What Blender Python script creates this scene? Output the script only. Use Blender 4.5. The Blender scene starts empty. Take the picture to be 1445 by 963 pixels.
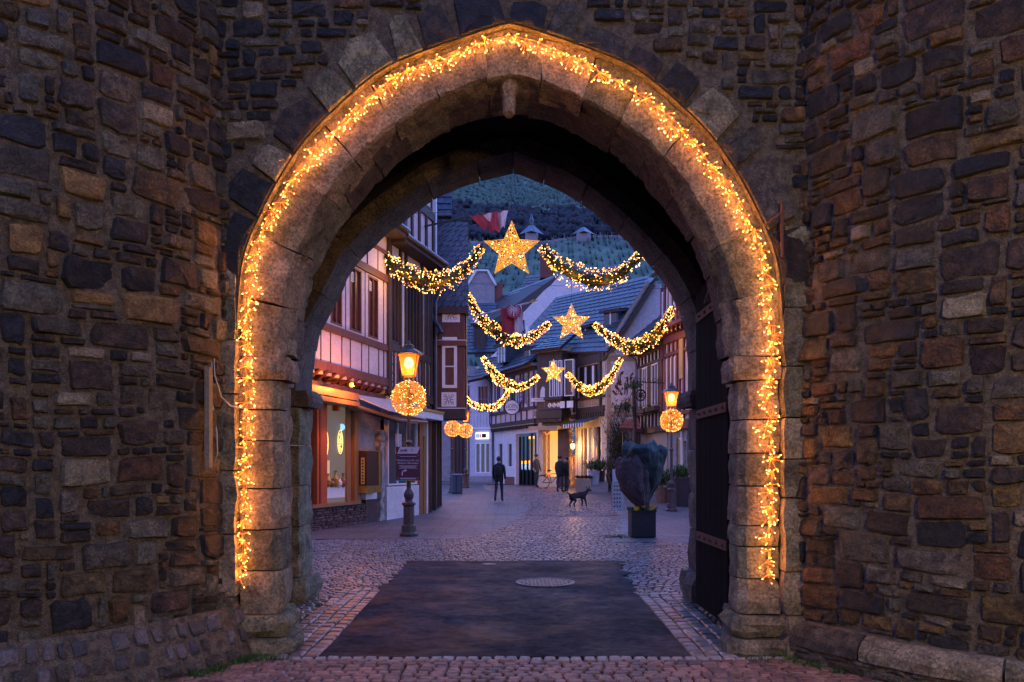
import bpy, math, random
from math import sin, cos, pi, radians, hypot, atan2, sqrt
from mathutils import Vector, noise
random.seed(7)
R = random.uniform
scene = bpy.context.scene
COL = scene.collection

# ------------------------------------------------------------------ camera, sky, light, exposure
EXPO = 6.4          # a long dusk exposure
cam_d = bpy.data.cameras.new('camera'); cam = bpy.data.objects.new('camera', cam_d); COL.objects.link(cam)
cam.location = (0, 0, 1.5); cam.rotation_euler = (radians(90), 0, 0)
cam_d.sensor_width = 36; cam_d.lens = 36*1100/1445
cam_d.shift_y = 178.5/1445; cam_d.clip_end = 3000; cam_d.clip_start = .05
scene.camera = cam
world = bpy.data.worlds.new('World'); scene.world = world; world.use_nodes = True
wn = world.node_tree; bg = wn.nodes['Background']
sky = wn.nodes.new('ShaderNodeTexSky'); sky.sky_type = 'NISHITA'; sky.sun_disc = False
SUN_EL, SUN_ROT = -1.6, 20
sky.sun_elevation = radians(SUN_EL); sky.sun_rotation = radians(SUN_ROT)
sky.ozone_density = 3.2; sky.air_density = 1.0; sky.dust_density = .4
wn.links.new(sky.outputs[0], bg.inputs[0]); bg.inputs[1].default_value = .15
scene.view_settings.view_transform = 'Standard'; scene.view_settings.look = 'None'
scene.view_settings.exposure = EXPO; scene.view_settings.gamma = 1
scene.view_settings.use_curve_mapping = False
scene.cycles.use_denoising = True
scene.cycles.max_bounces = 6; scene.cycles.diffuse_bounces = 3; scene.cycles.glossy_bounces = 3
scene.cycles.sample_clamp_indirect = 4
scene.cycles.caustics_reflective = False; scene.cycles.caustics_refractive = False

def P(px, py, Y):                    # a place seen at photo pixel (px, py), Y metres ahead
    return Vector(((px-722.5)*Y/1100, Y, 1.5+(660-py)*Y/1100))
def gz(y):                           # the street climbs gently beyond the little square
    return 0 if y < 24 else min(.5, (y-24)*.025) if y < 46 else .5+(y-46)*.02

# ------------------------------------------------------------------ materials
MATS = {}
def rgb(c): return (c[0], c[1], c[2], 1)
def mat(name, c1, c2=None, scale=4, bump=.3, rough=.8, rnd=.25, metal=0, dist=.01, spec=.5, detail=6, hue=0, stretch=None, cracks=0, mottle=None):
    if name in MATS: return MATS[name]
    m = bpy.data.materials.new(name); m.use_nodes = True; nt = m.node_tree; N = nt.nodes; L = nt.links
    b = N['Principled BSDF']; c2 = c2 or tuple(x*.75 for x in c1)
    tc = N.new('ShaderNodeTexCoord'); oi = N.new('ShaderNodeObjectInfo')
    mp = N.new('ShaderNodeVectorMath'); mp.operation = 'MULTIPLY_ADD'
    cx = N.new('ShaderNodeCombineXYZ')
    for i in range(3): L.new(oi.outputs['Random'], cx.inputs[i])
    mp.inputs[1].default_value = (37, 23, 51)
    L.new(cx.outputs[0], mp.inputs[0]); L.new(tc.outputs['Object'], mp.inputs[2])
    vec = mp.outputs[0]
    if stretch:
        ms = N.new('ShaderNodeVectorMath'); ms.operation = 'MULTIPLY'; ms.inputs[1].default_value = stretch
        L.new(vec, ms.inputs[0]); vec = ms.outputs[0]
    n1 = N.new('ShaderNodeTexNoise'); n1.inputs['Scale'].default_value = scale; n1.inputs['Detail'].default_value = detail; n1.inputs['Roughness'].default_value = .65
    L.new(vec, n1.inputs['Vector'])
    rp = N.new('ShaderNodeValToRGB'); rp.color_ramp.elements[0].position = .35; rp.color_ramp.elements[1].position = .65
    rp.color_ramp.elements[0].color = rgb(c2); rp.color_ramp.elements[1].color = rgb(c1)
    if mottle:
        e = rp.color_ramp.elements.new(.72); e.color = rgb(mottle)
        rp.color_ramp.elements[1].position = .6
    L.new(n1.outputs['Fac'], rp.inputs[0])
    hs = N.new('ShaderNodeHueSaturation')
    mr = N.new('ShaderNodeMapRange'); mr.inputs['To Min'].default_value = 1-rnd; mr.inputs['To Max'].default_value = 1+rnd
    L.new(oi.outputs['Random'], mr.inputs['Value']); L.new(mr.outputs[0], hs.inputs['Value'])
    if hue:
        m3 = N.new('ShaderNodeMath'); m3.operation = 'MULTIPLY'; m3.inputs[1].default_value = 7.31
        fr = N.new('ShaderNodeMath'); fr.operation = 'FRACT'; L.new(oi.outputs['Random'], m3.inputs[0]); L.new(m3.outputs[0], fr.inputs[0])
        mh = N.new('ShaderNodeMapRange'); mh.inputs['To Min'].default_value = .5-hue; mh.inputs['To Max'].default_value = .5+hue
        L.new(fr.outputs[0], mh.inputs['Value']); L.new(mh.outputs[0], hs.inputs['Hue'])
    if bump:
        gn = N.new('ShaderNodeTexNoise'); gn.inputs['Scale'].default_value = scale*7; gn.inputs['Detail'].default_value = 5; gn.inputs['Roughness'].default_value = .8; L.new(vec, gn.inputs['Vector'])
        gr = N.new('ShaderNodeMapRange'); gr.inputs['From Min'].default_value = .36; gr.inputs['From Max'].default_value = .64; gr.inputs['To Min'].default_value = 1-.62*min(1, bump); gr.inputs['To Max'].default_value = 1+.62*min(1, bump); L.new(gn.outputs['Fac'], gr.inputs['Value'])
        gm = N.new('ShaderNodeMixRGB'); gm.blend_type = 'MULTIPLY'; gm.inputs[0].default_value = 1; L.new(rp.outputs[0], gm.inputs[1]); L.new(gr.outputs[0], gm.inputs[2]); L.new(gm.outputs[0], hs.inputs['Color'])
    else: L.new(rp.outputs[0], hs.inputs['Color'])
    L.new(hs.outputs[0], b.inputs['Base Color'])
    b.inputs['Roughness'].default_value = rough; b.inputs['Metallic'].default_value = metal
    b.inputs['Specular IOR Level'].default_value = spec
    if bump:
        n2 = N.new('ShaderNodeTexNoise'); n2.inputs['Scale'].default_value = scale*4; n2.inputs['Detail'].default_value = 8; n2.inputs['Roughness'].default_value = .7
        L.new(vec, n2.inputs['Vector'])
        h = n2.outputs['Fac']
        if cracks:
            vo = N.new('ShaderNodeTexVoronoi'); vo.inputs['Scale'].default_value = cracks; vo.feature = 'DISTANCE_TO_EDGE'
            wv = N.new('ShaderNodeVectorMath'); wv.operation = 'MULTIPLY_ADD'; wv.inputs[1].default_value = (.25, .25, .25)
            L.new(n1.outputs['Color'], wv.inputs[0]); L.new(vec, wv.inputs[2]); L.new(wv.outputs[0], vo.inputs['Vector'])
            cr = N.new('ShaderNodeMapRange'); cr.inputs['From Max'].default_value = .06; L.new(vo.outputs['Distance'], cr.inputs['Value'])
            ad = N.new('ShaderNodeMath'); ad.operation = 'MULTIPLY_ADD'; ad.inputs[1].default_value = .25
            L.new(cr.outputs[0], ad.inputs[0]); L.new(h, ad.inputs[2]); h = ad.outputs[0]
        bp = N.new('ShaderNodeBump'); bp.inputs['Strength'].default_value = bump; bp.inputs['Distance'].default_value = dist
        L.new(h, bp.inputs['Height']); L.new(bp.outputs[0], b.inputs['Normal'])
    MATS[name] = m; return m
def emat(name, col, s, base=None):
    if name in MATS: return MATS[name]
    m = bpy.data.materials.new(name); m.use_nodes = True; b = m.node_tree.nodes['Principled BSDF']
    b.inputs['Base Color'].default_value = rgb(base or col); b.inputs['Emission Color'].default_value = rgb(col); b.inputs['Emission Strength'].default_value = s/2**EXPO
    b.inputs['Roughness'].default_value = .5
    try: m.cycles.emission_sampling = 'NONE'
    except Exception: pass
    MATS[name] = m; return m
def glass(name, c=(.02,.025,.035), rough=.06):
    if name in MATS: return MATS[name]
    m = mat(name, c, c, bump=.04, scale=1.5, rough=rough, rnd=0, dist=.02); return m

STONES = {
 'dark':  [mat('slate_brown', (.075,.048,.030), (.018,.013,.010), 11, 1, .7, .45, dist=.04, hue=.02, cracks=9, mottle=(.12,.085,.055)),
           mat('slate_black', (.036,.031,.030), (.010,.010,.011), 12, 1, .6, .4, dist=.04, cracks=8, mottle=(.07,.065,.06))],
 'rust':  [mat('rust_stone', (.17,.088,.030), (.04,.021,.010), 9, 1, .75, .35, dist=.035, hue=.02, cracks=7, mottle=(.26,.15,.06)),
           mat('umber_stone', (.12,.072,.030), (.028,.018,.011), 10, 1, .75, .4, dist=.04, hue=.02, cracks=9, mottle=(.18,.12,.06))],
 'grey':  [mat('greywacke', (.13,.105,.076), (.038,.032,.026), 11, 1, .8, .35, dist=.035, hue=.015, cracks=8, mottle=(.2,.17,.13)),
           mat('grey_green_stone', (.14,.125,.088), (.05,.045,.034), 9, 1, .8, .3, dist=.03, cracks=6)],
 'pale':  [mat('pale_stone', (.27,.22,.15), (.12,.095,.065), 10, .9, .85, .25, dist=.03, hue=.015),
           mat('ochre_stone', (.22,.13,.045), (.09,.05,.022), 9, .9, .85, .3, dist=.03)],
}
M_MORTAR = mat('lime_mortar', (.215,.168,.118), (.07,.054,.038), 16, 1, .95, 0, dist=.045, detail=12)
M_TUFF = mat('tuff_block', (.33,.25,.16), (.12,.09,.06), 6, 1.0, .9, .18, dist=.022, hue=.012, detail=9, cracks=2.2)
M_TUFF2 = mat('weathered_tuff', (.24,.20,.125), (.075,.063,.04), 6.5, 1.0, .9, .22, dist=.025, hue=.015, detail=9, cracks=3)
M_REARST = mat('rear_arch_sandstone', (.15,.10,.075), (.06,.042,.035), 5, 1, .85, .15, dist=.02, detail=8)
M_WOODD = mat('old_oak_boards', (.010,.007,.006), (.005,.0035,.0035), 6, .6, .95, .3, spec=.1, stretch=(6,6,.5))
M_IRON = mat('black_iron', (.02,.02,.022), None, 8, .2, .45, .1, metal=.6)
M_RUSTI = mat('rusty_iron', (.14,.05,.02), (.1,.04,.02), 12, .5, .8, .1)
M_CABLE = mat('white_cable', (.45,.42,.38), None, 5, 0, .5, 0)
M_BULB = emat('warm_bulb', (1,.50,.12), 12)
M_WIRE = emat('glowing_twig', (1,.26,.03), 1.1)
M_HALO = emat('bulb_and_halo', (1,.27,.02), 1.9)  # orange halo round each arch bulb as glowing balls; window string bulbs share it

# ------------------------------------------------------------------ mesh helpers
ORG = {}
def tag(o, label=None, cat=None, group=None, kind=None):
    if label: o['label'] = label
    if cat: o['category'] = cat
    if group: o['group'] = group
    if kind: o['kind'] = kind
    return o
def thing(name, label, cat, loc=(0,0,0), group=None):
    o = bpy.data.objects.new(name, None); COL.objects.link(o); o.location = loc; ORG[o.name] = Vector(loc)
    o.empty_display_size = .1
    return tag(o, label, cat, group)
class MB:
    def __init__(s): s.v = []; s.f = []; s.m = []; s.cur = 0
    def add(s, vs, fs, m=None):
        b = len(s.v); s.v.extend([tuple(v) for v in vs]); s.f.extend([tuple(i+b for i in f) for f in fs]); s.m.extend([s.cur if m is None else m]*len(fs)); return s
    def box(s, x0, x1, y0, y1, z0, z1, m=None):
        return s.hexa([(x0,y0,z0),(x1,y0,z0),(x1,y1,z0),(x0,y1,z0),(x0,y0,z1),(x1,y0,z1),(x1,y1,z1),(x0,y1,z1)], m)
    def hexa(s, c, m=None):
        return s.add(c, [(0,3,2,1),(4,5,6,7),(0,1,5,4),(1,2,6,5),(2,3,7,6),(3,0,4,7)], m)
    def poly(s, pts, m=None): return s.add(pts, [tuple(range(len(pts)))], m)
    def prism(s, pts, d, m=None):            # polygon pushed by vector d
        n = len(pts); d = Vector(d); a = [Vector(p) for p in pts]
        return s.add(a+[p+d for p in a], [tuple(range(n-1,-1,-1)), tuple(range(n,2*n))]+[(i,(i+1)%n,(i+1)%n+n,i+n) for i in range(n)], m)
    def tube(s, pts, r, n=6, m=None, caps=True):
        pts = [Vector(p) for p in pts]; k = len(pts); vs = []; rr = r if isinstance(r, (list,tuple)) else [r]*k
        for i, p in enumerate(pts):
            t = (pts[min(i+1,k-1)]-pts[max(i-1,0)]); t = t.normalized() if t.length > 1e-9 else Vector((0,0,1))
            a = t.cross(Vector((0,0,1)) if abs(t.z) < .9 else Vector((1,0,0))).normalized(); b = t.cross(a)
            for j in range(n): th = 2*pi*j/n; vs.append(p+(a*cos(th)+b*sin(th))*rr[i])
        fs = [(i*n+j, i*n+(j+1)%n, (i+1)*n+(j+1)%n, (i+1)*n+j) for i in range(k-1) for j in range(n)]
        if caps: fs += [tuple(range(n-1,-1,-1)), tuple(range((k-1)*n, k*n))]
        return s.add(vs, fs, m)
    def lathe(s, prof, c=(0,0,0), n=12, m=None):   # profile of (radius, z)
        c = Vector(c); vs = [c+Vector((r*cos(2*pi*j/n), r*sin(2*pi*j/n), z)) for r, z in prof for j in range(n)]; k = len(prof)
        fs = [(i*n+j, i*n+(j+1)%n, (i+1)*n+(j+1)%n, (i+1)*n+j) for i in range(k-1) for j in range(n)]
        fs += [tuple(range(n-1,-1,-1)), tuple(range((k-1)*n, k*n))]
        return s.add(vs, fs, m)
    def ball(s, c, r, m=None, nu=6, nv=4, sq=(1,1,1)):
        c = Vector(c); prof = [(sin(pi*i/nv), -cos(pi*i/nv)) for i in range(1, nv)]
        vs = [c+Vector((0,0,-r*sq[2]))]+[c+Vector((a*r*cos(2*pi*j/nu)*sq[0], a*r*sin(2*pi*j/nu)*sq[1], z*r*sq[2])) for a, z in prof for j in range(nu)]+[c+Vector((0,0,r*sq[2]))]
        e = len(vs)-1; k = len(prof)
        fs = [(0, 1+(j+1)%nu, 1+j) for j in range(nu)]+[(1+i*nu+j, 1+i*nu+(j+1)%nu, 1+(i+1)*nu+(j+1)%nu, 1+(i+1)*nu+j) for i in range(k-1) for j in range(nu)]+[(e, 1+(k-1)*nu+j, 1+(k-1)*nu+(j+1)%nu) for j in range(nu)]
        return s.add(vs, fs, m)
    def octa(s, c, r, m=None):
        x, y, z = c
        return s.add([(x+r,y,z),(x-r,y,z),(x,y+r,z),(x,y-r,z),(x,y,z+r),(x,y,z-r)], [(0,2,4),(2,1,4),(1,3,4),(3,0,4),(2,0,5),(1,2,5),(3,1,5),(0,3,5)], m)
    def build(s, name, mats, parent=None, label=None, cat=None, group=None, kind=None, smooth=False):
        org = ORG.get(parent.name, Vector((0,0,0))) if parent else Vector((0,0,0))
        me = bpy.data.meshes.new(name); mats = mats if isinstance(mats, (list,tuple)) else [mats]
        me.from_pydata([(x-org.x, y-org.y, z-org.z) for x, y, z in s.v], [], s.f)
        for m in mats: me.materials.append(m)
        if any(s.m): me.polygons.foreach_set('material_index', s.m)
        if smooth: me.polygons.foreach_set('use_smooth', [True]*len(s.f))
        me.update()
        o = bpy.data.objects.new(name, me); COL.objects.link(o)
        if parent: o.parent = parent
        ORG[o.name] = org
        return tag(o, label, cat, group, kind)
def copy_tree(o, parent=None):
    c = o.copy(); COL.objects.link(c); c.parent = parent
    for ch in list(o.children): copy_tree(ch, c)
    return c
class Frame:                      # a facade's own axes: u along it, v up, w out of it
    def __init__(s, p0, p1, z=0, side=1):
        s.p = Vector((p0[0], p0[1], z)); d = Vector((p1[0]-p0[0], p1[1]-p0[1], 0)); s.len = d.length; s.u = d.normalized(); s.w = Vector((s.u.y, -s.u.x, 0))*side
    def at(s, u, v, w=0): return s.p+s.u*u+s.w*w+Vector((0,0,v))
    def box(s, mb, u0, u1, v0, v1, w0, w1, m=None):
        return mb.hexa([s.at(u0,v0,w1), s.at(u1,v0,w1), s.at(u1,v0,w0), s.at(u0,v0,w0), s.at(u0,v1,w1), s.at(u1,v1,w1), s.at(u1,v1,w0), s.at(u0,v1,w0)], m)
    def beam(s, mb, a, b, wd, w0, w1, m=None):   # leaning bar from a=(u,v) to b
        a = Vector(a); b = Vector(b); d = (b-a).normalized(); n = Vector((-d.y, d.x))*wd/2
        q = [a-n, b-n, b+n, a+n]
        return mb.hexa([s.at(*q[0],w0), s.at(*q[1],w0), s.at(*q[1],w1), s.at(*q[0],w1), s.at(*q[3],w0), s.at(*q[2],w0), s.at(*q[2],w1), s.at(*q[3],w1)], m)
def fb(fr, name, m, par, u0, u1, v0, v1, w0, w1, **k):
    mb = MB(); fr.box(mb, u0, u1, v0, v1, w0, w1); return mb.build(name, m, par, **k)
def text(s, name, fr, u, v, w, size, m, par, tilt=0, ext=.006, align='CENTER', **k):
    cu = bpy.data.curves.new(name, 'FONT'); cu.body = s; cu.size = size; cu.extrude = ext; cu.align_x = align; cu.align_y = 'CENTER'; cu.resolution_u = 3
    o = bpy.data.objects.new(name, cu); COL.objects.link(o)
    me = bpy.data.meshes.new_from_object(o); bpy.data.objects.remove(o); bpy.data.curves.remove(cu)
    mb = MB(); x = fr.u if k.pop('flip', 1) > 0 else -fr.u
    mb.add([fr.at(u, v, w)+x*p.co.x+Vector((0,0,1))*p.co.y+fr.w*p.co.z for p in me.vertices], [tuple(p.vertices) for p in me.polygons])
    return mb.build(name, m, par, **k)
def point(name, loc, e, col, r=.05, parent=None):
    l = bpy.data.lights.new(name, 'POINT'); l.energy = e/2**(EXPO-2.3); l.color = col; l.shadow_soft_size = r
    o = bpy.data.objects.new(name, l); COL.objects.link(o); o.location = Vector(loc)-(ORG[parent.name] if parent else Vector())
    if parent: o.parent = parent
    return o
WARM = (1,.50,.16)
# ------------------------------------------------------------------ rubble masonry
def skyline(U, V, seed, hmin=.05, hmax=.225, wr=(1.15,3.1), du=.025):
    rs = random.Random(seed); n = int(U/du); sky_ = [0.0]*n; out = []
    while True:
        lo = min(sky_)
        if lo >= V: break
        i = next(k for k in range(n) if sky_[k] <= lo+1e-6); j = i
        while j < n and sky_[j] <= lo+.012: j += 1
        run = (j-i)*du
        h = hmin+(hmax-hmin)*rs.random()**1.7
        if rs.random() < .12: h = hmin*rs.uniform(.5,.8)
        w = h*rs.uniform(*wr)
        if h < hmin: w = rs.uniform(.08,.25)
        if h > hmax*.8: w = min(w, h*1.9)
        k = max(2, int(round(w/du)))
        if run/du-k < 4: k = j-i
        if k*du > .6: k = int(.38/du)
        k = min(k, j-i)
        if k*du < h*.5: h = max(.05, k*du*rs.uniform(.6,1.3))
        top = lo+h
        for nb in ([sky_[i-1]] if i > 0 else [])+([sky_[i+k]] if i+k < n else []):
            if abs(nb-top) < .045 and nb > lo+.035: top = nb; break
        out.append((i*du, (i+k)*du, lo, top))
        for q in range(i, i+k): sky_[q] = top
    return out
def stone_mesh(mb, F, u0, u1, v0, v1, rs, proud=.02, joint=.0065, wob=None):
    g = joint*rs.uniform(.6,1.5); u0 += g; u1 -= g; v0 += g*.8; v1 -= g*.8
    a = (u1-u0)/2; b = (v1-v0)/2; cu = (u0+u1)/2; cv = (v0+v1)/2; mn = min(a, b)
    if mn < .012: return False
    pts = []
    for sx, sy, hor in ((1,-1,0),(1,1,1),(-1,1,0),(-1,-1,1)):
        cx_, cy_ = rs.uniform(.12,.42)*mn, rs.uniform(.12,.42)*mn
        p1 = (sx*a, sy*(b-cy_)); p2 = (sx*(a-cx_), sy*b)
        pts += [p1, p2] if not hor else [p2, p1]
    # order: start right-bottom going counter-clockwise
    pts = [(a*1, -b+rs.uniform(.1,.4)*mn), (a, b-rs.uniform(.1,.4)*mn), (a-rs.uniform(.1,.45)*mn, b), (rs.uniform(-.3,.3)*a, b), (-a+rs.uniform(.1,.45)*mn, b),
           (-a, b-rs.uniform(.1,.4)*mn), (-a, -b+rs.uniform(.1,.4)*mn), (-a+rs.uniform(.1,.45)*mn, -b), (rs.uniform(-.3,.3)*a, -b), (a-rs.uniform(.1,.45)*mn, -b)]
    j = mn*.30
    pts = [(x*(1-abs(rs.gauss(0,.02)))+rs.uniform(-j,j)*.5-abs(rs.gauss(0,j*.3))*(1 if x > 0 else -1), y+rs.uniform(-j,j)*.5) for x, y in pts]
    n = len(pts); gx, gy = rs.gauss(0,.07), rs.gauss(0,.09); pr = proud*rs.uniform(.3,1.5)
    rnd = wob or (lambda u, v: (0, 0))
    def at(x, y, d):
        o = rnd(cu+x, cv+y); return F(cu+x+o[0], cv+y+o[1], d)
    vs = [at(x, y, -.035) for x, y in pts]
    e = max(.82, 1-.012/mn)
    vs += [at(x*e, y*e, pr+gx*x+gy*y+rs.uniform(-.007,.005)) for x, y in pts]
    vs += [at(x*.58+rs.uniform(-.1,.1)*mn, y*.58+rs.uniform(-.1,.1)*mn, pr+.004+gx*x*.6+gy*y*.6+rs.uniform(-.006,.008)) for x, y in pts]
    vs += [at(rs.uniform(-.2,.2)*mn, rs.uniform(-.2,.2)*mn, pr+rs.uniform(0,.014))]
    fs = [(r*n+i, r*n+(i+1)%n, (r+1)*n+(i+1)%n, (r+1)*n+i) for r in (0,1) for i in range(n)]+[(2*n+i, 2*n+(i+1)%n, 3*n) for i in range(n)]
    mb.add(vs, fs); return True
def pick(rs, w):
    k = rs.choices(list(w), weights=list(w.values()))[0]; return rs.choice(STONES[k])
def rubble(par, F, U, V, seed, weights, keep=lambda a,b,c,d: True, limit=300, area=lambda s: 1, wob=None, **kw):
    rs = random.Random(seed); ss = [s for s in skyline(U, V, seed, **kw) if keep(*s)]
    ss.sort(key=lambda s: -(s[1]-s[0])*(s[3]-s[2])*area(s))
    rest = {}
    for i, s in enumerate(ss):
        m = pick(rs, weights(s) if callable(weights) else weights)
        if i < limit:
            mb = MB()
            if stone_mesh(mb, F, *s, rs, wob=wob): mb.build('stone', m, par)
        else: stone_mesh(rest.setdefault(m.name, (MB(), m))[0], F, *s, rs, wob=wob)
    if rest:
        mb = MB(); ms = []
        for q, (b, m) in rest.items():
            mb.add(b.v, b.f, len(ms)); ms.append(m)
        mb.build('small_stones', ms, par, kind='stuff')
def wobf(amp=.018, f=1.6, s=0):
    return lambda u, v: (noise.noise((u*f, v*f, s))*amp*.6, noise.noise((u*f*.8, v*f, s+9))*amp*1.3)
def mortar_sheet(par, F, U, V, du=.03, amp=.012, v0=0, name='mortar_bed'):
    nu, nv = int(U/du)+1, int((V-v0)/du)+1; mb = MB(); vs = []
    for j in range(nv+1):
        for i in range(nu+1):
            u = U*i/nu; v = v0+(V-v0)*j/nv
            d = noise.noise((u*7, v*7, 3))*amp+noise.noise((u*22, v*22, 5))*amp*.8-.013
            vs.append(F(u, v, d))
    mb.add(vs, [(j*(nu+1)+i, j*(nu+1)+i+1, (j+1)*(nu+1)+i+1, (j+1)*(nu+1)+i) for j in range(nv) for i in range(nu)])
    return mb.build(name, M_MORTAR, par, smooth=True)

# ------------------------------------------------------------------ the two round towers
def tower(side, label, seed, weights):
    cx_, cy_, R0 = side*4.7, 7.0, 2.52
    t = thing('round_tower', label, 'tower', (cx_, cy_, 0), 'round towers of the town gate')
    a0 = atan2(6.12-cy_, side*2.33-cx_)        # seam with the gate wall
    def F(u, v, d):
        r = R0+d+.05*noise.noise((u*.7, v*.5, seed))*1.0
        a = a0+side*(u-.35)/R0
        return Vector((cx_+r*cos(a), cy_+r*sin(a), v))
    U, V = 4.0, 5.9
    FF = F if side > 0 else (lambda u, v, d: F(U-u, v, d))
    vb = .30
    mortar_sheet(t, FF, U, V+.6, v0=.1)
    f2 = lambda u, v, d: FF(u, v+vb, d)
    rubble(t, f2, U, V-vb, seed, weights, area=lambda s: 1, wob=wobf(.05, 1.1, seed))
    # body of the tower behind the stones
    pts = [F(.1+4.9*i/24, -.3, -.09-.02) for i in range(25)]; pts = [Vector((p.x, p.y, -.3)) for p in pts]
    pts += [Vector((side*8.6, 9.0, -.3)), Vector((side*2.72, 9.0, -.3)), Vector((side*2.72, 6.5, -.3))]
    mb = MB(); mb.prism(pts, (0,0,9.4)); mb.build('core', M_MORTAR, t)
    return t, F, FF, U
def wr_(s):
    return {'dark': 4, 'rust': 3.2, 'grey': 2.2, 'pale': .5}
tR, FR_, FFR, UT = tower(1, 'round rubble stone tower right of the arch, many rust brown stones', 11, wr_)
tL, FL_, FFL, UT = tower(-1, 'round rubble stone tower left of the arch, darker stones, sloped base of dark setts', 23, {'dark': 5.5, 'rust': .9, 'grey': 2.6, 'pale': .8})
# plinths: right one a rounded ledge of long grey stones, left one a sloping skirt set with dark stones
def plinth_right():
    u = .1; k = 0; rs = random.Random(5)
    while u < 3.9:
        w = rs.uniform(.55,.95); mb = MB(); n = 7
        prof = [(.02,.29),(.07,.285),(.125,.25),(.155,.19),(.15,.12)]
        vs = []; 
        for i in range(n+1):
            uu = u+.008+(w-.016)*i/n
            for d, z in prof: vs.append(FR_(uu, z+.012*noise.noise((uu*4, z*9, 1)), d+.02*noise.noise((uu*5, z*6, 2))))
        m = len(prof); fs = [(i*m+j, (i+1)*m+j, (i+1)*m+j+1, i*m+j+1) for i in range(n) for j in range(m-1)]
        fs += [tuple(range(m)), tuple(range(n*m+m-1, n*m-1, -1))]
        mb.add(vs, fs); mb.build('plinth_stone', rs.choice([M_TUFF2, STONES['grey'][0]]), tR, smooth=False)
        u += w; k += 1
    f3 = lambda u, v, d: FR_(u, v*.125, d+.13)
    rs2 = random.Random(8)
    for r in range(2):
        u = .1
        while u < 3.9:
            w = rs2.uniform(.14,.4); mb = MB()
            if stone_mesh(mb, lambda a, b, d: FR_(a, b, d+.125), u, u+w, .005+r*.065, .065+r*.062, rs2, proud=.008, joint=.006): mb.build('plinth_stone', pick(rs2, {'dark':1,'grey':3}), tR)
            u += w
    mb = MB(); n = 40; vs = []
    for i in range(n+1):
        for d, z in ((.0,.30),(.12,.24),(.12,-.05)): vs.append(FR_(4.0*i/n, z, d))
    mb.add(vs, [(i*3+j, (i+1)*3+j, (i+1)*3+j+1, i*3+j+1) for i in range(n) for j in range(2)]); mb.build('plinth_bed', M_MORTAR, tR)
plinth_right()
def plinth_left():
    rs = random.Random(15)
    def S(u, v, d):                  # v runs up the slope 0..1 over .38 m of height
        out = .27-.20*v**1.1; z = .40*v
        out += .03*noise.noise((u*1.5, 1, 0))
        return FFL(u, z+d*.6, out+d*.8)
    mb = MB(); nu, nv = 110, 12; vs = [S(4.0*i/nu, j/nv, .012*noise.noise((i*.35, j*.5, 2))+.006*noise.noise((i*1.3,j*1.3,2))) for j in range(nv+1) for i in range(nu+1)]
    mb.add(vs, [(j*(nu+1)+i, j*(nu+1)+i+1, (j+1)*(nu+1)+i+1, (j+1)*(nu+1)+i) for j in range(nv) for i in range(nu)]); mb.build('plinth_bed', M_MORTAR, tL, smooth=True)
    m1 = mat('sloped_basalt_sett', (.10,.085,.085), (.045,.04,.045), 6, .7, .7, .5, dist=.02, hue=.02)
    m2 = STONES['grey'][0]
    for r in range(3):
        u = 0
        while u < 3.9:
            w = rs.uniform(.085,.15) if r else rs.uniform(.15,.28); mb = MB(); v0, v1 = ((.02,.28),(.30,.60),(.62,.93))[r]
            if stone_mesh(mb, lambda a, b, d: S(a+(.03*sin(a*9)+.02), b/.4, d+.004), u, u+w, v0*.4, v1*.4, rs, proud=.012, joint=.007):
                mb.build('plinth_stone', m1 if rs.random() < .75 and r else m2, tL)
            u += w+(rs.random() < .12)*.1
plinth_left()

# ------------------------------------------------------------------ the gate wall and its arches
YW, YF = 6.2, 6.27
CXp = 719.5
def half(lst, Y, Yw=None): return [((dx)*Y/1100, 1.5+(660-py)*Y/1100) for dx, py in lst]
XC = (CXp-722.5)*6.27/1100
def resample(lst, n):
    pts = [Vector(p) for p in lst]
    # smooth with Catmull-Rom then resample by arc length
    fine = []
    for i in range(len(pts)-1):
        p0 = pts[max(i-1,0)]; p1 = pts[i]; p2 = pts[i+1]; p3 = pts[min(i+2,len(pts)-1)]
        for k in range(8):
            t = k/8; fine.append(.5*((2*p1)+(p2-p0)*t+(2*p0-5*p1+4*p2-p3)*t*t+(3*p1-p0-3*p2+p3)*t**3))
    fine.append(pts[-1]); L = [0]
    for a, b in zip(fine, fine[1:]): L.append(L[-1]+(b-a).length)
    out = []
    for k in range(n+1):
        s = L[-1]*k/n; i = max(0, min(len(L)-2, next((q for q in range(1, len(L)) if L[q] >= s-1e-9), len(L)-1)-1))
        t = (s-L[i])/max(1e-9, L[i+1]-L[i]); out.append(fine[i].lerp(fine[i+1], t))
    return out
NH = 56
cO = resample(half([(381,503),(379,430),(370,362),(342,296),(305,231),(262,178),(187,112),(131,84),(34,50),(0,41)], YF), NH)
cF = resample(half([(324,503),(320,434),(304,366),(271,296),(243,252),(201,207),(147,165),(92,134),(34,112),(0,104)], YF), NH)
cM = resample(half([(306,503),(302,440),(286,378),(247,296),(212,243),(170,199),(118,166),(70,145),(20,131),(0,128)], 6.5), NH)
cI = resample(half([(300,506),(295,447),(283,391),(257,335),(228,293),(181,240),(150,212),(103,184),(60,162),(0,150)], 6.8), NH)
full = lambda c: [Vector((XC-p.x, p.y)) for p in c]+[Vector((XC+p.x, p.y)) for p in reversed(c[:-1])]
fO, fF, fM, fI = map(full, (cO, cF, cM, cI)); NT = len(fO)
gate = thing('stone_gateway', 'rubble stone gate wall pierced by the big pointed arch with fairy lights', 'gateway', (0, YW, 0))
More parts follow.
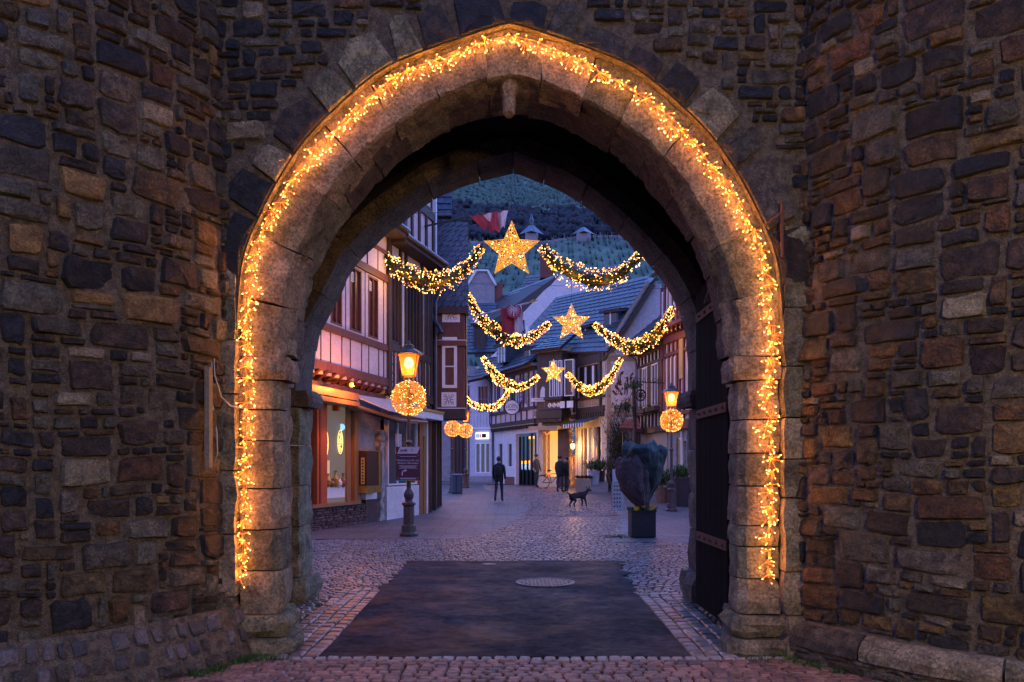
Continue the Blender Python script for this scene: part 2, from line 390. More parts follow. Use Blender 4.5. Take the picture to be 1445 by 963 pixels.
def ring_block(sec, i0, i1, rough=.011, seed=0, gap=.004):
    """sec: list of functions index->Vector along the ring, one per profile corner; a block between stations i0 and i1"""
    n = max(4, int((i1-i0)*1.6)); mb = MB(); m = len(sec); vs = []
    for k in range(n+1):
        s = i0+(i1-i0)*k/n
        if k == 0: s += gap*9
        if k == n: s -= gap*9
        for q, f in enumerate(sec):
            p = f(s)
            d = Vector((noise.noise(p*6+Vector((seed,0,0))), noise.noise(p*6+Vector((0,seed,7))), noise.noise(p*6+Vector((3,0,seed)))))*rough*1.8
            d += Vector((noise.noise(p*19), noise.noise(p*19+Vector((5,5,5))), noise.noise(p*19+Vector((9,1,4)))))*rough
            vs.append(p+d)
    fs = [(k*m+j, k*m+j+1, (k+1)*m+j+1, (k+1)*m+j) for k in range(n) for j in range(m-1)]+[tuple(range(m-1,-1,-1)), tuple(range(n*m, n*m+m))]
    mb.add(vs, fs); return mb
def lerpc(c, s):
    s = max(0, min(len(c)-1.0001, s)); i = int(s); return c[i].lerp(c[i+1], s-i)
def S3(c, y, off=0, c2=None, t=0):
    def f(s):
        p = lerpc(c, s)
        if c2 is not None: p = p.lerp(lerpc(c2, s), t)
        return Vector((p.x, y, p.y))
    return f
rs = random.Random(4)
sec1 = [S3(fO, 6.5), S3(fO, YF, c2=fF, t=-.0), S3(fO, YF-.004, c2=fF, t=.33), S3(fO, YF, c2=fF, t=.66), S3(fF, YF+.004, c2=fO, t=.04), S3(fF, YF+.03), S3(fM, 6.42, c2=fF, t=.45), S3(fM, 6.49), S3(fM, 6.6)]
half_j = [0, 7.5, 15.5, 24, 31, 38.5, 45.5, 52]
js = half_j+[NT-1-j for j in reversed(half_j)]
js = [max(0, min(NT-1, j+(rs.uniform(-.8,.8) if 0 < j < NT-1 else 0))) for j in js]
for a, b in zip(js, js[1:]): ring_block(sec1, a, b, seed=a).build('voussoir', rs.choice([M_TUFF, M_TUFF, M_TUFF2]), gate)
sec2 = [S3(fM, 6.5, c2=fF, t=.2), S3(fM, 6.5, c2=fI, t=.12), S3(fM, 6.52, c2=fI, t=.35), S3(fI, 6.68, c2=fM, t=.25), S3(fI, 6.72), S3(fI, 6.95)]
j2 = [0, 6, 13, 19.5, 26, 33, 39, 46, 53]; j2 = j2+[NT-1-j for j in reversed(j2)]
for a, b in zip(j2, j2[1:]): ring_block(sec2, a, b, seed=a+50).build('inner_voussoir', rs.choice([M_TUFF2, M_REARST]), gate)
# boss hanging at the crown
mb = MB(); q = P(718.5, 120, 6.4); mb.lathe([(.02,-.27),(.05,-.24),(.055,-.1),(.075,-.05),(.085,.05),(.08,.12)], (q.x, q.y, q.z), 8); mb.build('keystone_boss', M_TUFF, gate)
# jambs below the springing: (left, right) blocks with their courses
zt = lambda py, Y=YF: 1.5+(660-py)*Y/1100
XL, XR = XC-cF[0].x, XC+cF[0].x
def jamb_block(pts, z0, z1, m, seed, name='jamb_block', rough=.012, bev=.012):
    n = len(pts); nz = max(3, int((z1-z0)/.09)); mb = MB(); vs = []
    # refine outline
    pl = []
    for a, b in zip(pts, pts[1:]):
        a, b = Vector(a), Vector(b); k = max(1, int((b-a).length/.12))
        for i in range(k): pl.append(a.lerp(b, i/k))
    pl.append(Vector(pts[-1])); m_ = len(pl)
    cx_ = sum(p.x for p in pl)/m_; cy_ = sum(p.y for p in pl)/m_
    for j in range(nz+1):
        z = z0+.006+(z1-z0-.012)*j/nz
        ins = bev if j in (0, nz) else 0
        for p in pl:
            d = Vector((cx_-p.x, cy_-p.y)); d = d.normalized()*ins if d.length else d
            q = Vector((p.x+d.x, p.y+d.y, z))
            r_ = Vector((noise.noise(q*5+Vector((seed,0,0))), noise.noise(q*5+Vector((0,seed,7))), .3*noise.noise(q*5)))*rough*1.8+Vector((noise.noise(q*17), noise.noise(q*17+Vector((5,5,5))), 0))*rough
            vs.append(q+r_)
    fs = [(j*m_+i, j*m_+i+1, (j+1)*m_+i+1, (j+1)*m_+i) for j in range(nz) for i in range(m_-1)]+[tuple(range(m_-1,-1,-1)), tuple(nz*m_+i for i in range(m_))]
    mb.add(vs, fs); return mb.build(name, m, gate)
def jamb(side, X, courses, Xo):
    # outline runs from outer reveal, over the face, round the corner and into the passage
    s = side; base = [(Xo, YF+.1), (Xo, YF), (X+s*.06, YF), (X, YF+.06), (X, YF+.3), (X+s*.02, 6.62), (X+s*.10, 6.66), (X+s*.10, 6.95)]
    for k, (pa, pb) in enumerate(zip(courses, courses[1:])):
        z1, z0 = zt(pa), zt(pb); m = random.Random(k*3+s).choice([M_TUFF, M_TUFF2, M_TUFF])
        jamb_block(base, z0, z1, m, k+10*s, rough=.013 if k < 6 else .02)
cl = [537, 578, 622, 690, 748, 806, 868]; cr = [537, 592, 640, 686, 742, 772, 818, 868]
jamb(-1, XL, cl, XC-cO[0].x-.0); jamb(1, XR, cr, XC+cO[0].x)
for s, X in ((-1, XL), (1, XR)):
    Xo = XC+s*cO[0].x
    jamb_block([(Xo, YF+.05), (Xo, YF-.03), (X-s*.05, YF-.03), (X-s*.07, YF+.02), (X-s*.07, 6.6), (X+s*.08, 6.66), (X+s*.08, 6.95)], zt(537)-.0, zt(503), M_TUFF, 3*s, 'capital', .012, .02)
    # spreading base stones
    jamb_block([(Xo+s*.05, YF+.1), (Xo+s*.03, YF-.07), (X+s*.02, YF-.07), (X-s*.06, YF+.02), (X-s*.06, 6.6), (X+s*.06, 6.8), (X+s*.06, 6.95)], zt(900), zt(868), M_TUFF2, 5*s, 'base_stone', .03, .05)
    jamb_block([(Xo+s*.05, YF+.1), (Xo+s*.03, YF-.10), (X, YF-.10), (X-s*.10, YF+.0), (X-s*.10, 6.6), (X+s*.04, 6.8), (X+s*.04, 6.95)], -.04, zt(900), M_TUFF2, 6*s, 'base_stone', .03, .03)
# outer strips of squared blocks beside the recess
for s in (-1, 1):
    Xi = XC+s*(cO[0].x+.005); Xe = s*2.62; k = 0; z = 0; rs = random.Random(31+s)
    while z < 3.3:
        h = rs.uniform(.3,.62); e = 1 if z < .3 else 0
        jamb_block([(Xi, YF+.25), (Xi, YW-.02-.05*e), (Xe, YW-.02-.05*e), (Xe, YW+.2)][::1], z, min(z+h, 3.42), rs.choice([M_TUFF2, M_TUFF2, M_TUFF]), s*20+k, 'jamb_block', .012+.012*e); z += h; k += 1
# wall surface above, as a radial sheet round the outer arch line
mb = MB(); vs = []; NR = 22; ring = [Vector((XC-cO[0].x, 3.35))]+[p for p in fO[3:-3]]+[Vector((XC+cO[0].x, 3.35))]
top = 6.6
fineR = []
for a, b in zip(ring, ring[1:]): fineR += [a, a.lerp(b,.5)]
fineR.append(ring[-1])
for p in fineR:
    c = Vector((XC, 2.6)); d = (p-c).normalized(); t = 1e9
    if d.y > 0: t = (top-c.y)/d.y
    if abs(d.x) > 1e-6: t = min(t, (2.7+abs(XC))/abs(d.x))
    q = c+d*t
    for k in range(NR+1):
        w = p.lerp(q, k/NR); dd = noise.noise((w.x*7, w.y*7, 2))*.014+noise.noise((w.x*22, w.y*22, 5))*.009-.008 if k else 0
        vs.append((w.x, YW-dd, w.y))
n1 = NR+1
mb.add(vs, [(i*n1+k, i*n1+k+1, (i+1)*n1+k+1, (i+1)*n1+k) for i in range(len(fineR)-1) for k in range(NR)]); mb.build('mortar_bed', M_MORTAR, gate, smooth=True)
# reveal between the wall face and the recessed ring
mb = MB(); vs = []
for p in fineR: vs += [(p.x, YW-.002, p.y), (p.x, YF+.05, p.y)]
mb.add(vs, [(2*i, 2*i+1, 2*i+3, 2*i+2) for i in range(len(fineR)-1)]); mb.build('arch_reveal', M_TUFF2, gate)
# dark wedge stones standing round the arch
rs = random.Random(77); s = 9; band = []
while s < NT-10:
    w = rs.uniform(3.5,8.5); th = rs.uniform(.14,.34); e = min(s+w, NT-9)
    band.append((s, e, th)); s = e
def outw(i, d):
    p = lerpc(fO, i); a, b = lerpc(fO, i-.6), lerpc(fO, i+.6); t = (b-a).normalized(); return p+Vector((-t.y, t.x))*d
for a, b, th in band:
    mb = MB(); nn = 4; pts = [outw(a+.18+(b-a-.36)*k/nn, .012) for k in range(nn+1)]+[outw(b-.2-rs.uniform(0,.7), th*rs.uniform(.85,1.05)), outw((a+b)/2, th*rs.uniform(1,1.15)), outw(a+.2+rs.uniform(0,.7), th*rs.uniform(.8,1.05))]
    c = sum(pts, Vector((0,0)))/len(pts); n = len(pts); pr = rs.uniform(.015,.035)
    vs = [(p.x, YW+.04, p.y) for p in pts]+[(c.x+(p.x-c.x)*.95, YW-pr-rs.uniform(0,.008), c.y+(p.y-c.y)*.95) for p in pts]+[(c.x+(p.x-c.x)*.5, YW-pr-rs.uniform(.0,.02), c.y+(p.y-c.y)*.5) for p in pts]+[(c.x, YW-pr-.01, c.y)]
    fs = [(r*n+i, r*n+(i+1)%n, (r+1)*n+(i+1)%n, (r+1)*n+i) for r in (0,1) for i in range(n)]+[(2*n+i, 2*n+(i+1)%n, 3*n) for i in range(n)]
    mb.add(vs, fs); mb.build('arch_wedge_stone', rs.choice([STONES['dark'][1], STONES['dark'][0], STONES['grey'][0], STONES['dark'][0], M_TUFF2]), gate)
def keepw(u0, u1, v0, v1):
    for u in (u0, u1, (u0+u1)/2):
        for v in (v0, v1):
            x = u-2.6; z = v+3.3
            i = min(range(0, NT), key=lambda i: hypot(fO[i].x-x, fO[i].y-z)); dm = hypot(fO[i].x-x, fO[i].y-z)
            k = min(range(NT), key=lambda i: abs(fO[i].x-x))
            if abs(x-XC) < cO[0].x and z < fO[k].y: return False
            th = next((t_ for a, b, t_ in band if a <= i <= b), .04)
            if dm < th*.98: return False
    return True
rubble(gate, lambda u, v, d: Vector((u-2.6, YW-d, v+3.3)), 5.2, 2.75, 41, lambda s: {'dark': 5, 'rust': 1, 'grey': 3, 'pale': .6} if s[0] > 2.6 else {'dark': 6, 'rust': 1, 'grey': 2, 'pale': .3}, keep=keepw, wob=wobf(.03, 1.2, 4), hmin=.05, hmax=.17, wr=(1.3,3.4))
# passage: side walls, vault, rear wall with its own arch
M_PASS = mat('dark_passage_stone', (.028,.022,.020), (.012,.010,.010), 3, .9, .95, 0, dist=.03, cracks=3)  # stone colour set near black, carrying the shade of the passage
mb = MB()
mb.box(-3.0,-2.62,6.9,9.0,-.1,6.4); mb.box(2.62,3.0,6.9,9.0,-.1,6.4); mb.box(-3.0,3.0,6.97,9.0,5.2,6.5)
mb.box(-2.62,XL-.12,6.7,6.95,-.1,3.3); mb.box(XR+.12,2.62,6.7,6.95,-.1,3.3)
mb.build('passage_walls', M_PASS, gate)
mb = MB(); vs = []
for p in fI:
    c = Vector((XC, 2.6)); d = (p-c).normalized(); t = 1e9
    if d.y > 0: t = (6.4-c.y)/d.y
    if abs(d.x) > 1e-6: t = min(t, 2.65/abs(d.x))
    q = c+d*t; vs += [(p.x, 6.93, p.y), (q.x, 6.93, q.y)]
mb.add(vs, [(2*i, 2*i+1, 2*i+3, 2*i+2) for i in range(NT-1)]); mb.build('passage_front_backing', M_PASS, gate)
mb = MB(); mb.box(-3.0,3.0,6.3,6.9,6.5,9); mb.box(-3,3,6.9,9.1,6.5,9); mb.build('upper_wall', M_MORTAR, gate)
YB = 9.1
rp = [(440,575),(440,550),(443,512),(452,469),(466,443),(481,414),(498,379),(522,353),(548,329),(583,303),(615,280),(662,260),(724,244),(767,259),(801,275),(835,298),(880,336),(906,362),(935,396),(957,436),(968,475),(971,515),(971,575)]
q = [P(x, y, YB) for x, y in rp]
iL = resample([(p.x, p.z) for p in q[:13]], 30); iR = resample([(p.x, p.z) for p in q[12:]], 30); rI = iL+iR[1:]; NB = len(rI)
def rout(d):
    out = []
    for i in range(NB):
        a, b = rI[max(i-1,0)], rI[min(i+1,NB-1)]; t = (b-a).normalized(); out.append(rI[i]+Vector((-t.y, t.x))*d)
    return out
rE, rN = rout(.23), rout(.03)
sec = [S3(rE, 8.75), S3(rE, 8.62), S3(rE, 8.62, c2=rI, t=.5), S3(rN, 8.62, c2=rE, t=.12), S3(rN, 8.70), S3(rI, 8.9), S3(rI, 9.12)]
jj = [0,5,9.5,14,18,22.5,27,30,33,37,41.5,46,50.5,55,60]
for a, b in zip(jj, jj[1:]): ring_block(sec, a, b, rough=.006, seed=a+90).build('rear_voussoir', M_REARST, gate)
mb = MB(); vs = []
for p in rE:
    c = Vector((-.1, 2.3)); d = (p-c).normalized(); t = 1e9
    if d.y > 0: t = (7-c.y)/d.y
    if abs(d.x) > 1e-6: t = min(t, 3/abs(d.x))
    e = c+d*t; pp = p.lerp(c, .02); vs += [(pp.x, 8.66, pp.y), (e.x, 8.66, e.y), (e.x, 9.08, e.y), (pp.x, 9.08, pp.y)]
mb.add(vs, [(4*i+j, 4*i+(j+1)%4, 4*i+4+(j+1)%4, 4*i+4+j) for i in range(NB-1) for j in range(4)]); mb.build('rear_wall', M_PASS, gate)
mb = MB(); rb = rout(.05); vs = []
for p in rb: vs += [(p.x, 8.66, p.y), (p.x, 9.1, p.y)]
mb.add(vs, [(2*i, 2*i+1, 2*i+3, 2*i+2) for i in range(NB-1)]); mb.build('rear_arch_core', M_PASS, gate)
mb = MB(); r2 = rout(.42); vs = []
for p, q in zip(rb, r2): vs += [(p.x, 8.72, p.y), (q.x, 8.72, q.y)]
mb.add(vs, [(2*i, 2*i+1, 2*i+3, 2*i+2) for i in range(NB-1)]); mb.build('rear_arch_backing', M_PASS, gate)
# rear piers
xl, xr = rI[0].x, rI[-1].x
for s, X in ((-1, xl), (1, xr)):
    zs = [0, .28, .85, 1.3, 1.75, 2.17] if s < 0 else [0, .32, .8, 1.2, 1.7, 2.17]
    for k, (a, b) in enumerate(zip(zs, zs[1:])):
        e = .10 if k == 0 else 0
        jamb_block([(s*2.64, 8.9), (s*2.64, 8.62-e), (X+s*.02-s*e, 8.62-e), (X-s*e, 8.72), (X-s*e, 9.1)], a-.03*(k == 0), b, M_REARST if s > 0 else M_TUFF2, k*7+s, 'pier_block', .015+.02*(k == 0), .015+.03*(k == 0))
    jamb_block([(s*2.64, 8.9), (s*2.64, 8.58), (X-s*.10, 8.58), (X-s*.13, 8.66), (X-s*.13, 9.1)], 2.17, 2.36, M_REARST, 5*s, 'pier_capital', .015, .03)
    mb = MB(); mb.box(min(s*2.6, s*2.95), max(s*2.6, s*2.95), 8.7, 9.1, -.1, 2.5); mb.build('passage_end_wall', M_PASS, gate)
mb = MB(); mb.box(-2.95,-2.62, 6.3,6.9,-.1,6.5); mb.box(2.62,2.95,6.3,6.9,-.1,6.5); mb.build('wall_core', M_PASS, gate)
# open gate wing, right
wing = thing('wooden_gate_wing', 'dark boarded gate wing folded open inside the right of the passage', 'gate', (1.93, 7.2, 0))
y = 6.98
for k in range(6):
    mb = MB(); mb.box(1.93,1.98,y+.004,y+.2-.004,.08,3.35-.02*abs(k-3)); mb.build('board', M_WOODD, wing); y += .2
for z in (.75, 2.0, 3.0):
    mb = MB(); mb.box(1.915,1.935,6.99,8.1,z,z+.09)
    for k in range(5): mb.octa((1.91, 7.08+k*.22, z+.045), .02)
    mb.build('iron_strap', M_RUSTI, wing)
mb = MB(); mb.tube([P(1003,408,7.05),P(1010,440,7.0),P(1022,470,6.95),P(1038,502,6.9)], .006, 5); tag(mb.build('thin_chain', M_RUSTI), 'thin rusty chain hanging from the right arch reveal above the gate wing', 'chain')
mb = MB(); mb.prism([P(1000,408,7.0),P(1004,405,7.0),P(1005,424,7.0),P(994,428,7.0)], (0,.03,0)); tag(mb.build('iron_hinge_plate', M_RUSTI), 'small orange iron plate at the top of the gate wing', 'hinge plate')
mb = MB(); mb.prism([P(969,608,9.0),P(972,607,9.0),P(972,646,9.0),P(969,648,9.0)], (0,.02,0)); tag(mb.build('number_strip', mat('white_print',(.7,.7,.68),None,3,0,.5,0)), 'narrow white strip fixed low on the right rear pier', 'plate')

# ------------------------------------------------------------------ fairy lights on the arch
path = [(338,822),(340,760),(344,700),(344,640),(347,560),(346,503),(347,430),(354,365),(384,302),(421,240),(463,192),(537,124),(592,93),(688,60),(723,52),(778,68),(868,113),(930,153),(971,193),(1029,266),(1052,306),(1074,355),(1087,420),(1090,503),(1086,560),(1090,640),(1088,700),(1086,760),(1085,820)]
fp = []
pv = [P(x, y, YF-.03) for x, y in path]
for i in range(len(pv)-1):
    p0 = pv[max(i-1,0)]; p1 = pv[i]; p2 = pv[i+1]; p3 = pv[min(i+2,len(pv)-1)]
    for k in range(10):
        t = k/10; fp.append(.5*((2*p1)+(p2-p0)*t+(2*p0-5*p1+4*p2-p3)*t*t+(3*p1-p0-3*p2+p3)*t**3))
fp.append(pv[-1])
lights = thing('fairy_light_string', 'long string of glowing fairy lights following the pointed arch and both jambs', 'fairy lights', tuple(fp[0]))
rs = random.Random(3)
mb = MB()
for off in (0, .014, -.012): mb.tube([p+Vector((off+.006*sin(i*.7+off*99), -.004+.003*sin(i), .005*cos(i*.9))) for i, p in enumerate(fp)], .0028, 4)
mb.build('cable', [mat('dull_cable', (.22,.15,.08), None, 5, 0, .6, 0)], lights)
variants = []
for v in range(6):
    mb = MB(); n = rs.randint(7, 10)
    for k in range(n):
        a = rs.uniform(0, 2*pi); l = rs.uniform(.03,.065); d = Vector((cos(a)*l, -rs.uniform(.0,.02), sin(a)*l-.018))
        mb.tube([(0,0,0), d*.6+Vector((0,-.004,.004)), d], .0011, 3, m=1)
        mb.octa(d, .0046, 0)
        mb.ball(d*.90, .0056, 2, 5, 3)
    mb.v = [tuple(Vector(q)+ORG[lights.name]) for q in mb.v]
    me_o = mb.build('light_cluster', [M_BULB, M_WIRE, M_HALO], lights); variants.append(me_o)
L = [0]
for a, b in zip(fp, fp[1:]): L.append(L[-1]+(b-a).length)
tot = L[-1]; s = .02; i = 0; cnt = 0; spots = []
while s < tot:
    while i < len(L)-2 and L[i+1] < s: i += 1
    t = (s-L[i])/(L[i+1]-L[i]); p = fp[i].lerp(fp[i+1], t); spots.append((p, (fp[i+1]-fp[i]).normalized())); s += rs.uniform(.07,.115)
for k, (p, tg) in enumerate(spots):
    o = variants[k] if k < 6 else bpy.data.objects.new('light_cluster', variants[rs.randrange(6)].data)
    if k >= 6: COL.objects.link(o); o.parent = lights
    inw = Vector((XC, YF, 2.5))-p; inw.y = 0; inw.normalize()
    o.location = p+inw*rs.uniform(-.005,.05)+Vector((0,-.012,0))-ORG[lights.name]
    o.rotation_euler = (rs.uniform(-.2,.2), rs.uniform(-.9,.9), 0); sc = rs.uniform(.85,1.4); o.scale = (sc,1,sc)
NL = 84
for k in range(NL):
    s = tot*(k+.5)/NL; i = next(q for q in range(1, len(L)) if L[q] >= s)-1
    p = fp[i].lerp(fp[i+1], (s-L[i])/(L[i+1]-L[i]))
    inw = Vector((XC, YF, 2.5))-p; inw.y = 0; inw.normalize()
    point('fairy_glow', p+Vector((0,-.035,0))+inw*.02, .17, (1,.35,.06), .02, lights)
# cables at the sides
mb = MB(); mb.tube([P(297,470,6.1),P(299,520,6.08),P(301,580,6.08),P(306,610,6.08),P(307,640,6.08),P(301,660,6.1),P(292,662,6.1)], .006, 5); mb.tube([P(302,500,6.1),P(303,530,6.08),P(312,560,6.1),P(325,573,6.15),P(340,576,6.18)], .006, 5)
tag(mb.build('hanging_cable', M_CABLE), 'loose pale cable hanging in loops on the left jamb blocks', 'cable')
mb = MB(); mb.box(P(294,0,5.93).x-.018, P(294,0,5.93).x+.018, 5.90, 5.97, P(0,660,6).z, P(0,520,6).z); tag(mb.build('cable_duct', mat('painted_duct',(.18,.15,.11),None,6,.5,.8,0)), 'narrow upright cable duct in the corner between left tower and jamb', 'duct')
mb = MB(); mb.tube([P(950,432,9.0),P(952,440,8.9),P(958,446,8.8),P(966,448,8.7)], .007, 5); tag(mb.build('white_cable', M_CABLE), 'short white cable curving out of the right rear arch reveal', 'cable')
mb = MB(); mb.tube([P(1103,285,6.12),P(1104,362,6.12)], .012, 6); mb.tube([P(1080,318,6.14),P(1104,300,6.12),P(1104,285,6.12)], .012, 6); tag(mb.build('iron_bracket', M_RUSTI), 'thin angled iron bracket beside the right springing of the arch', 'bracket')
# ------------------------------------------------------------------ ground
import numpy as np
M_DIRT = mat('joint_dirt', (.05,.043,.038), (.025,.022,.02), 8, .6, .9, 0, dist=.01)
M_ASPH = mat('asphalt', (.042,.045,.056), (.017,.018,.024), 1.3, .9, .6, 0, dist=.008, detail=14, spec=.25, stretch=(1,1,1))
M_ASPH.node_tree.nodes['Principled BSDF'].inputs['IOR'].default_value = 1.12
_n = M_ASPH.node_tree; _b = _n.nodes['Principled BSDF']; _t = _n.nodes.new('ShaderNodeTexCoord'); _v = _n.nodes.new('ShaderNodeVectorMath'); _v.operation = 'MULTIPLY'; _v.inputs[1].default_value = (1, 1.1, 1)
_q = _n.nodes.new('ShaderNodeTexNoise'); _q.inputs['Scale'].default_value = 1.1; _q.inputs['Detail'].default_value = 9; _q.inputs['Roughness'].default_value = .7; _r = _n.nodes.new('ShaderNodeMapRange'); _r.inputs['From Min'].default_value = .35; _r.inputs['From Max'].default_value = .65; _r.inputs['To Min'].default_value = .35; _r.inputs['To Max'].default_value = .75
_n.links.new(_t.outputs['Object'], _v.inputs[0]); _n.links.new(_v.outputs[0], _q.inputs['Vector']); _n.links.new(_q.outputs['Fac'], _r.inputs['Value']); _n.links.new(_r.outputs[0], _b.inputs['Roughness'])
M_COB = mat('grey_cobbles', (.23,.18,.175), (.11,.085,.085), 2.5, .6, .38, 0, dist=.006, detail=9)
M_COBR = mat('red_brown_setts', (.20,.10,.075), (.09,.05,.04), 3, .6, .55, 0, dist=.006, detail=9)
M_PAVE = mat('pavement_slabs', (.14,.135,.145), (.085,.08,.09), 1.0, .7, .4, 0, dist=.006, detail=10)
M_KERB = mat('kerb_setts', (.33,.30,.29), (.2,.18,.18), 5, .5, .6, .3)
M_GRASS = mat('grass_blades', (.05,.12,.02), (.02,.06,.01), 6, 0, .7, 0)
nx, ys = 24, [-30,-10,0,4,5.4,6,8,12,16,20,24,28,32,36,40,44,48,54,62,75,95,130]
mb = MB(); vs = [(-90+180*i/nx, y, gz(y)-.022) for y in ys for i in range(nx+1)]
mb.add(vs, [(j*(nx+1)+i, j*(nx+1)+i+1, (j+1)*(nx+1)+i+1, (j+1)*(nx+1)+i) for j in range(len(ys)-1) for i in range(nx)])
mb.build('ground', M_DIRT, kind='structure')

def cobbles(name, m, cells, top=.0, dark=None, rs=random.Random(1)):
    """cells: (x, y, wx, wy, rot) each a small crowned sett, all joined"""
    n = len(cells); V = np.empty((n*12, 3)); F = []
    for k, (x, y, wx, wy, rot) in enumerate(cells):
        z = gz(y)+top+rs.gauss(0,.003); c, s = cos(rot), sin(rot); tx, ty = rs.gauss(0,.02), rs.gauss(0,.02)
        b = k*12
        for r, (f, dz) in enumerate(((1,-.03),(.98,-.008),(.72,.004))):
            for q, (ax, ay) in enumerate(((-1,-1),(1,-1),(1,1),(-1,1))):
                px_ = ax*wx/2*f*(1+rs.uniform(-.07,.07)); py_ = ay*wy/2*f*(1+rs.uniform(-.07,.07))
                V[b+r*4+q] = (x+px_*c-py_*s, y+px_*s+py_*c, z+dz+tx*px_+ty*py_)
        for r in (0,1):
            for q in range(4): F.append((b+r*4+q, b+r*4+(q+1)%4, b+(r+1)*4+(q+1)%4, b+(r+1)*4+q))
        F.append((b+8, b+9, b+10, b+11))
    me = bpy.data.meshes.new(name); me.from_pydata(V.tolist(), [], F); me.materials.append(m)
    at = me.attributes.new('tone', 'FLOAT', 'FACE'); at.data.foreach_set('value', np.repeat(np.random.RandomState(5).rand(n), 9).astype(np.float32))
    me.update(); o = bpy.data.objects.new(name, me); COL.objects.link(o); o['kind'] = 'stuff'; return o
def tone(m, amt=.45):
    nt = m.node_tree; hs = [n for n in nt.nodes if n.type == 'HUE_SAT'][0]
    a = nt.nodes.new('ShaderNodeAttribute'); a.attribute_name = 'tone'
    r = nt.nodes.new('ShaderNodeMapRange'); r.inputs['To Min'].default_value = 1-amt; r.inputs['To Max'].default_value = 1+amt
    nt.links.new(a.outputs['Fac'], r.inputs['Value']); nt.links.new(r.outputs[0], hs.inputs['Value'])
for m in (M_COB, M_COBR): tone(m)
rs = random.Random(12)
inaxs = lambda x, y: -1.5-.03*(y-6) < x < (1.42 if y < 9 else 1.5+.07*(y-9)) and 6.13 < y < 12.55
def edge_jag(x, y): return .12*noise.noise((0, y*1.7, 3))
# asphalt patch
mb = MB(); Lp, Rp = [], []
y = 6.14
while y < 12.5:
    Lp.append((-1.53-.02*(y-6)+(.10*noise.noise((1,y*2.2,0)) if y > 9.5 else .012*noise.noise((1,y*3,0))), y)); Rp.append((1.42+.02*(y-6)+(.09*(y-9.2)*.6+.16*noise.noise((7,y*2.4,0)) if y > 9.2 else .01*noise.noise((4,y*3,0))), y)); y += .12
vs = []
for (a, y), (b, _) in zip(Lp, Rp):
    for i in range(13): vs.append((a+(b-a)*i/12, y, .006+.012*noise.noise((a+(b-a)*i/12, y*.8, 4))))
mb.add(vs, [(j*13+i, j*13+i+1, (j+1)*13+i+1, (j+1)*13+i) for j in range(len(Lp)-1) for i in range(12)]); mb.build('asphalt_patch', M_ASPH, kind='structure', smooth=True)
def asph(x, y):
    if not 6.14 < y < 12.5: return False
    k = min(len(Lp)-1, int((y-6.14)/.12)); return Lp[k][0]-.01 < x < Rp[k][0]+.01
# red setts in front of the gate
cells = []; y = 4.2
while y < 6.06:
    w = rs.uniform(.07,.09); x = -3.6+rs.uniform(0,.1)
    while x < 3.6:
        l = rs.uniform(.085,.13); cells.append((x+l/2, y+w/2+.012*noise.noise((x*1.3,y,0)), l-.008, w-.008, rs.gauss(0,.03))); x += l
    y += w
cobbles('red_setts', M_COBR, cells, .006)
mb = MB()
cells = [(-2.4+.1*k+rs.gauss(0,.004), 6.10, .088, .06, rs.gauss(0,.05)) for k in range(46)]
cobbles('threshold_setts', M_KERB, cells, .012)
# grey setts: bands along the asphalt and the little square beyond the gate
cells = []
for s in (-1, 1):
    for b in range(4):
        y = 6.2
        while y < (9.6 if s < 0 else 9.2):
            l = rs.uniform(.13,.19); k = min(len(Lp)-1, int((y-6.14)/.12)); x0 = Lp[k][0] if s < 0 else Rp[k][0]
            cells.append((x0+s*(.07+b*.125), y+l/2, .115, l-.012, rs.gauss(0,.02))); y += l
taken = lambda x, y: asph(x, y) or (6.1 < y < (9.6 if x < 0 else 9.2) and (-2.09 < x < 0 or 0 < x < 1.98))
y = 6.17
def pave_r(x, y):
    pts = [(15.6,2.05),(16.6,2.2),(18.3,2.62),(22,3.2),(26,3.55),(30,3.5),(34,2.6),(37,2.2),(46,2.2)]
    if y < 15.6: return False
    for (a, b), (c, d) in zip(pts, pts[1:]):
        if a <= y <= c: return x > b+(d-b)*(y-a)/(c-a)
    return False
def pave_l(x, y):
    pts = [(16.3,-1.25),(17.5,-.75),(19.4,-.35),(22,.0),(26,.42),(29,.55),(32,.35),(34,.0),(36,-.6),(40,-1.3),(46,-1.6)]
    if y < 16.3: return False
    for (a, b), (c, d) in zip(pts, pts[1:]):
        if a <= y <= c: return x < b+(d-b)*(y-a)/(c-a)
    return False
while y < 24:
    st = .1 if y < 15 else .115
    xa, xb = (-2.75, 2.75) if y < 9 else (-.42*y-1.2, .42*y+1.2)
    xa, xb = max(xa, -6), min(xb, 6.2); x = xa+rs.uniform(0,.1)
    while x < xb:
        l = st*rs.uniform(.9,1.35)
        if not (taken(x+l/2, y) or pave_l(x, y) or pave_r(x, y)):
            cells.append((x+l/2, y+.05*sin(x*2.2)+rs.gauss(0,.006)+.02*noise.noise((x,y,1)), l-.014, st-.014, rs.gauss(0,.06)))
        x += l
    y += st
cobbles('cobblestones', M_COB, cells, .0)
cells = []; y = 24.0
while y < 42:
    st = .125+.002*(y-24); x = -1.9+rs.uniform(0,.1)
    while x < 3.9:
        l = st*rs.uniform(.9,1.35)
        if not (pave_l(x+l/2, y) or pave_r(x, y)): cells.append((x+l/2, y+.09*sin(x*2.6)+rs.gauss(0,.006), l-.016, st-.016, rs.gauss(0,.06)))
        x += l
    y += st
cobbles('cobblestones', M_COB, cells, .012)
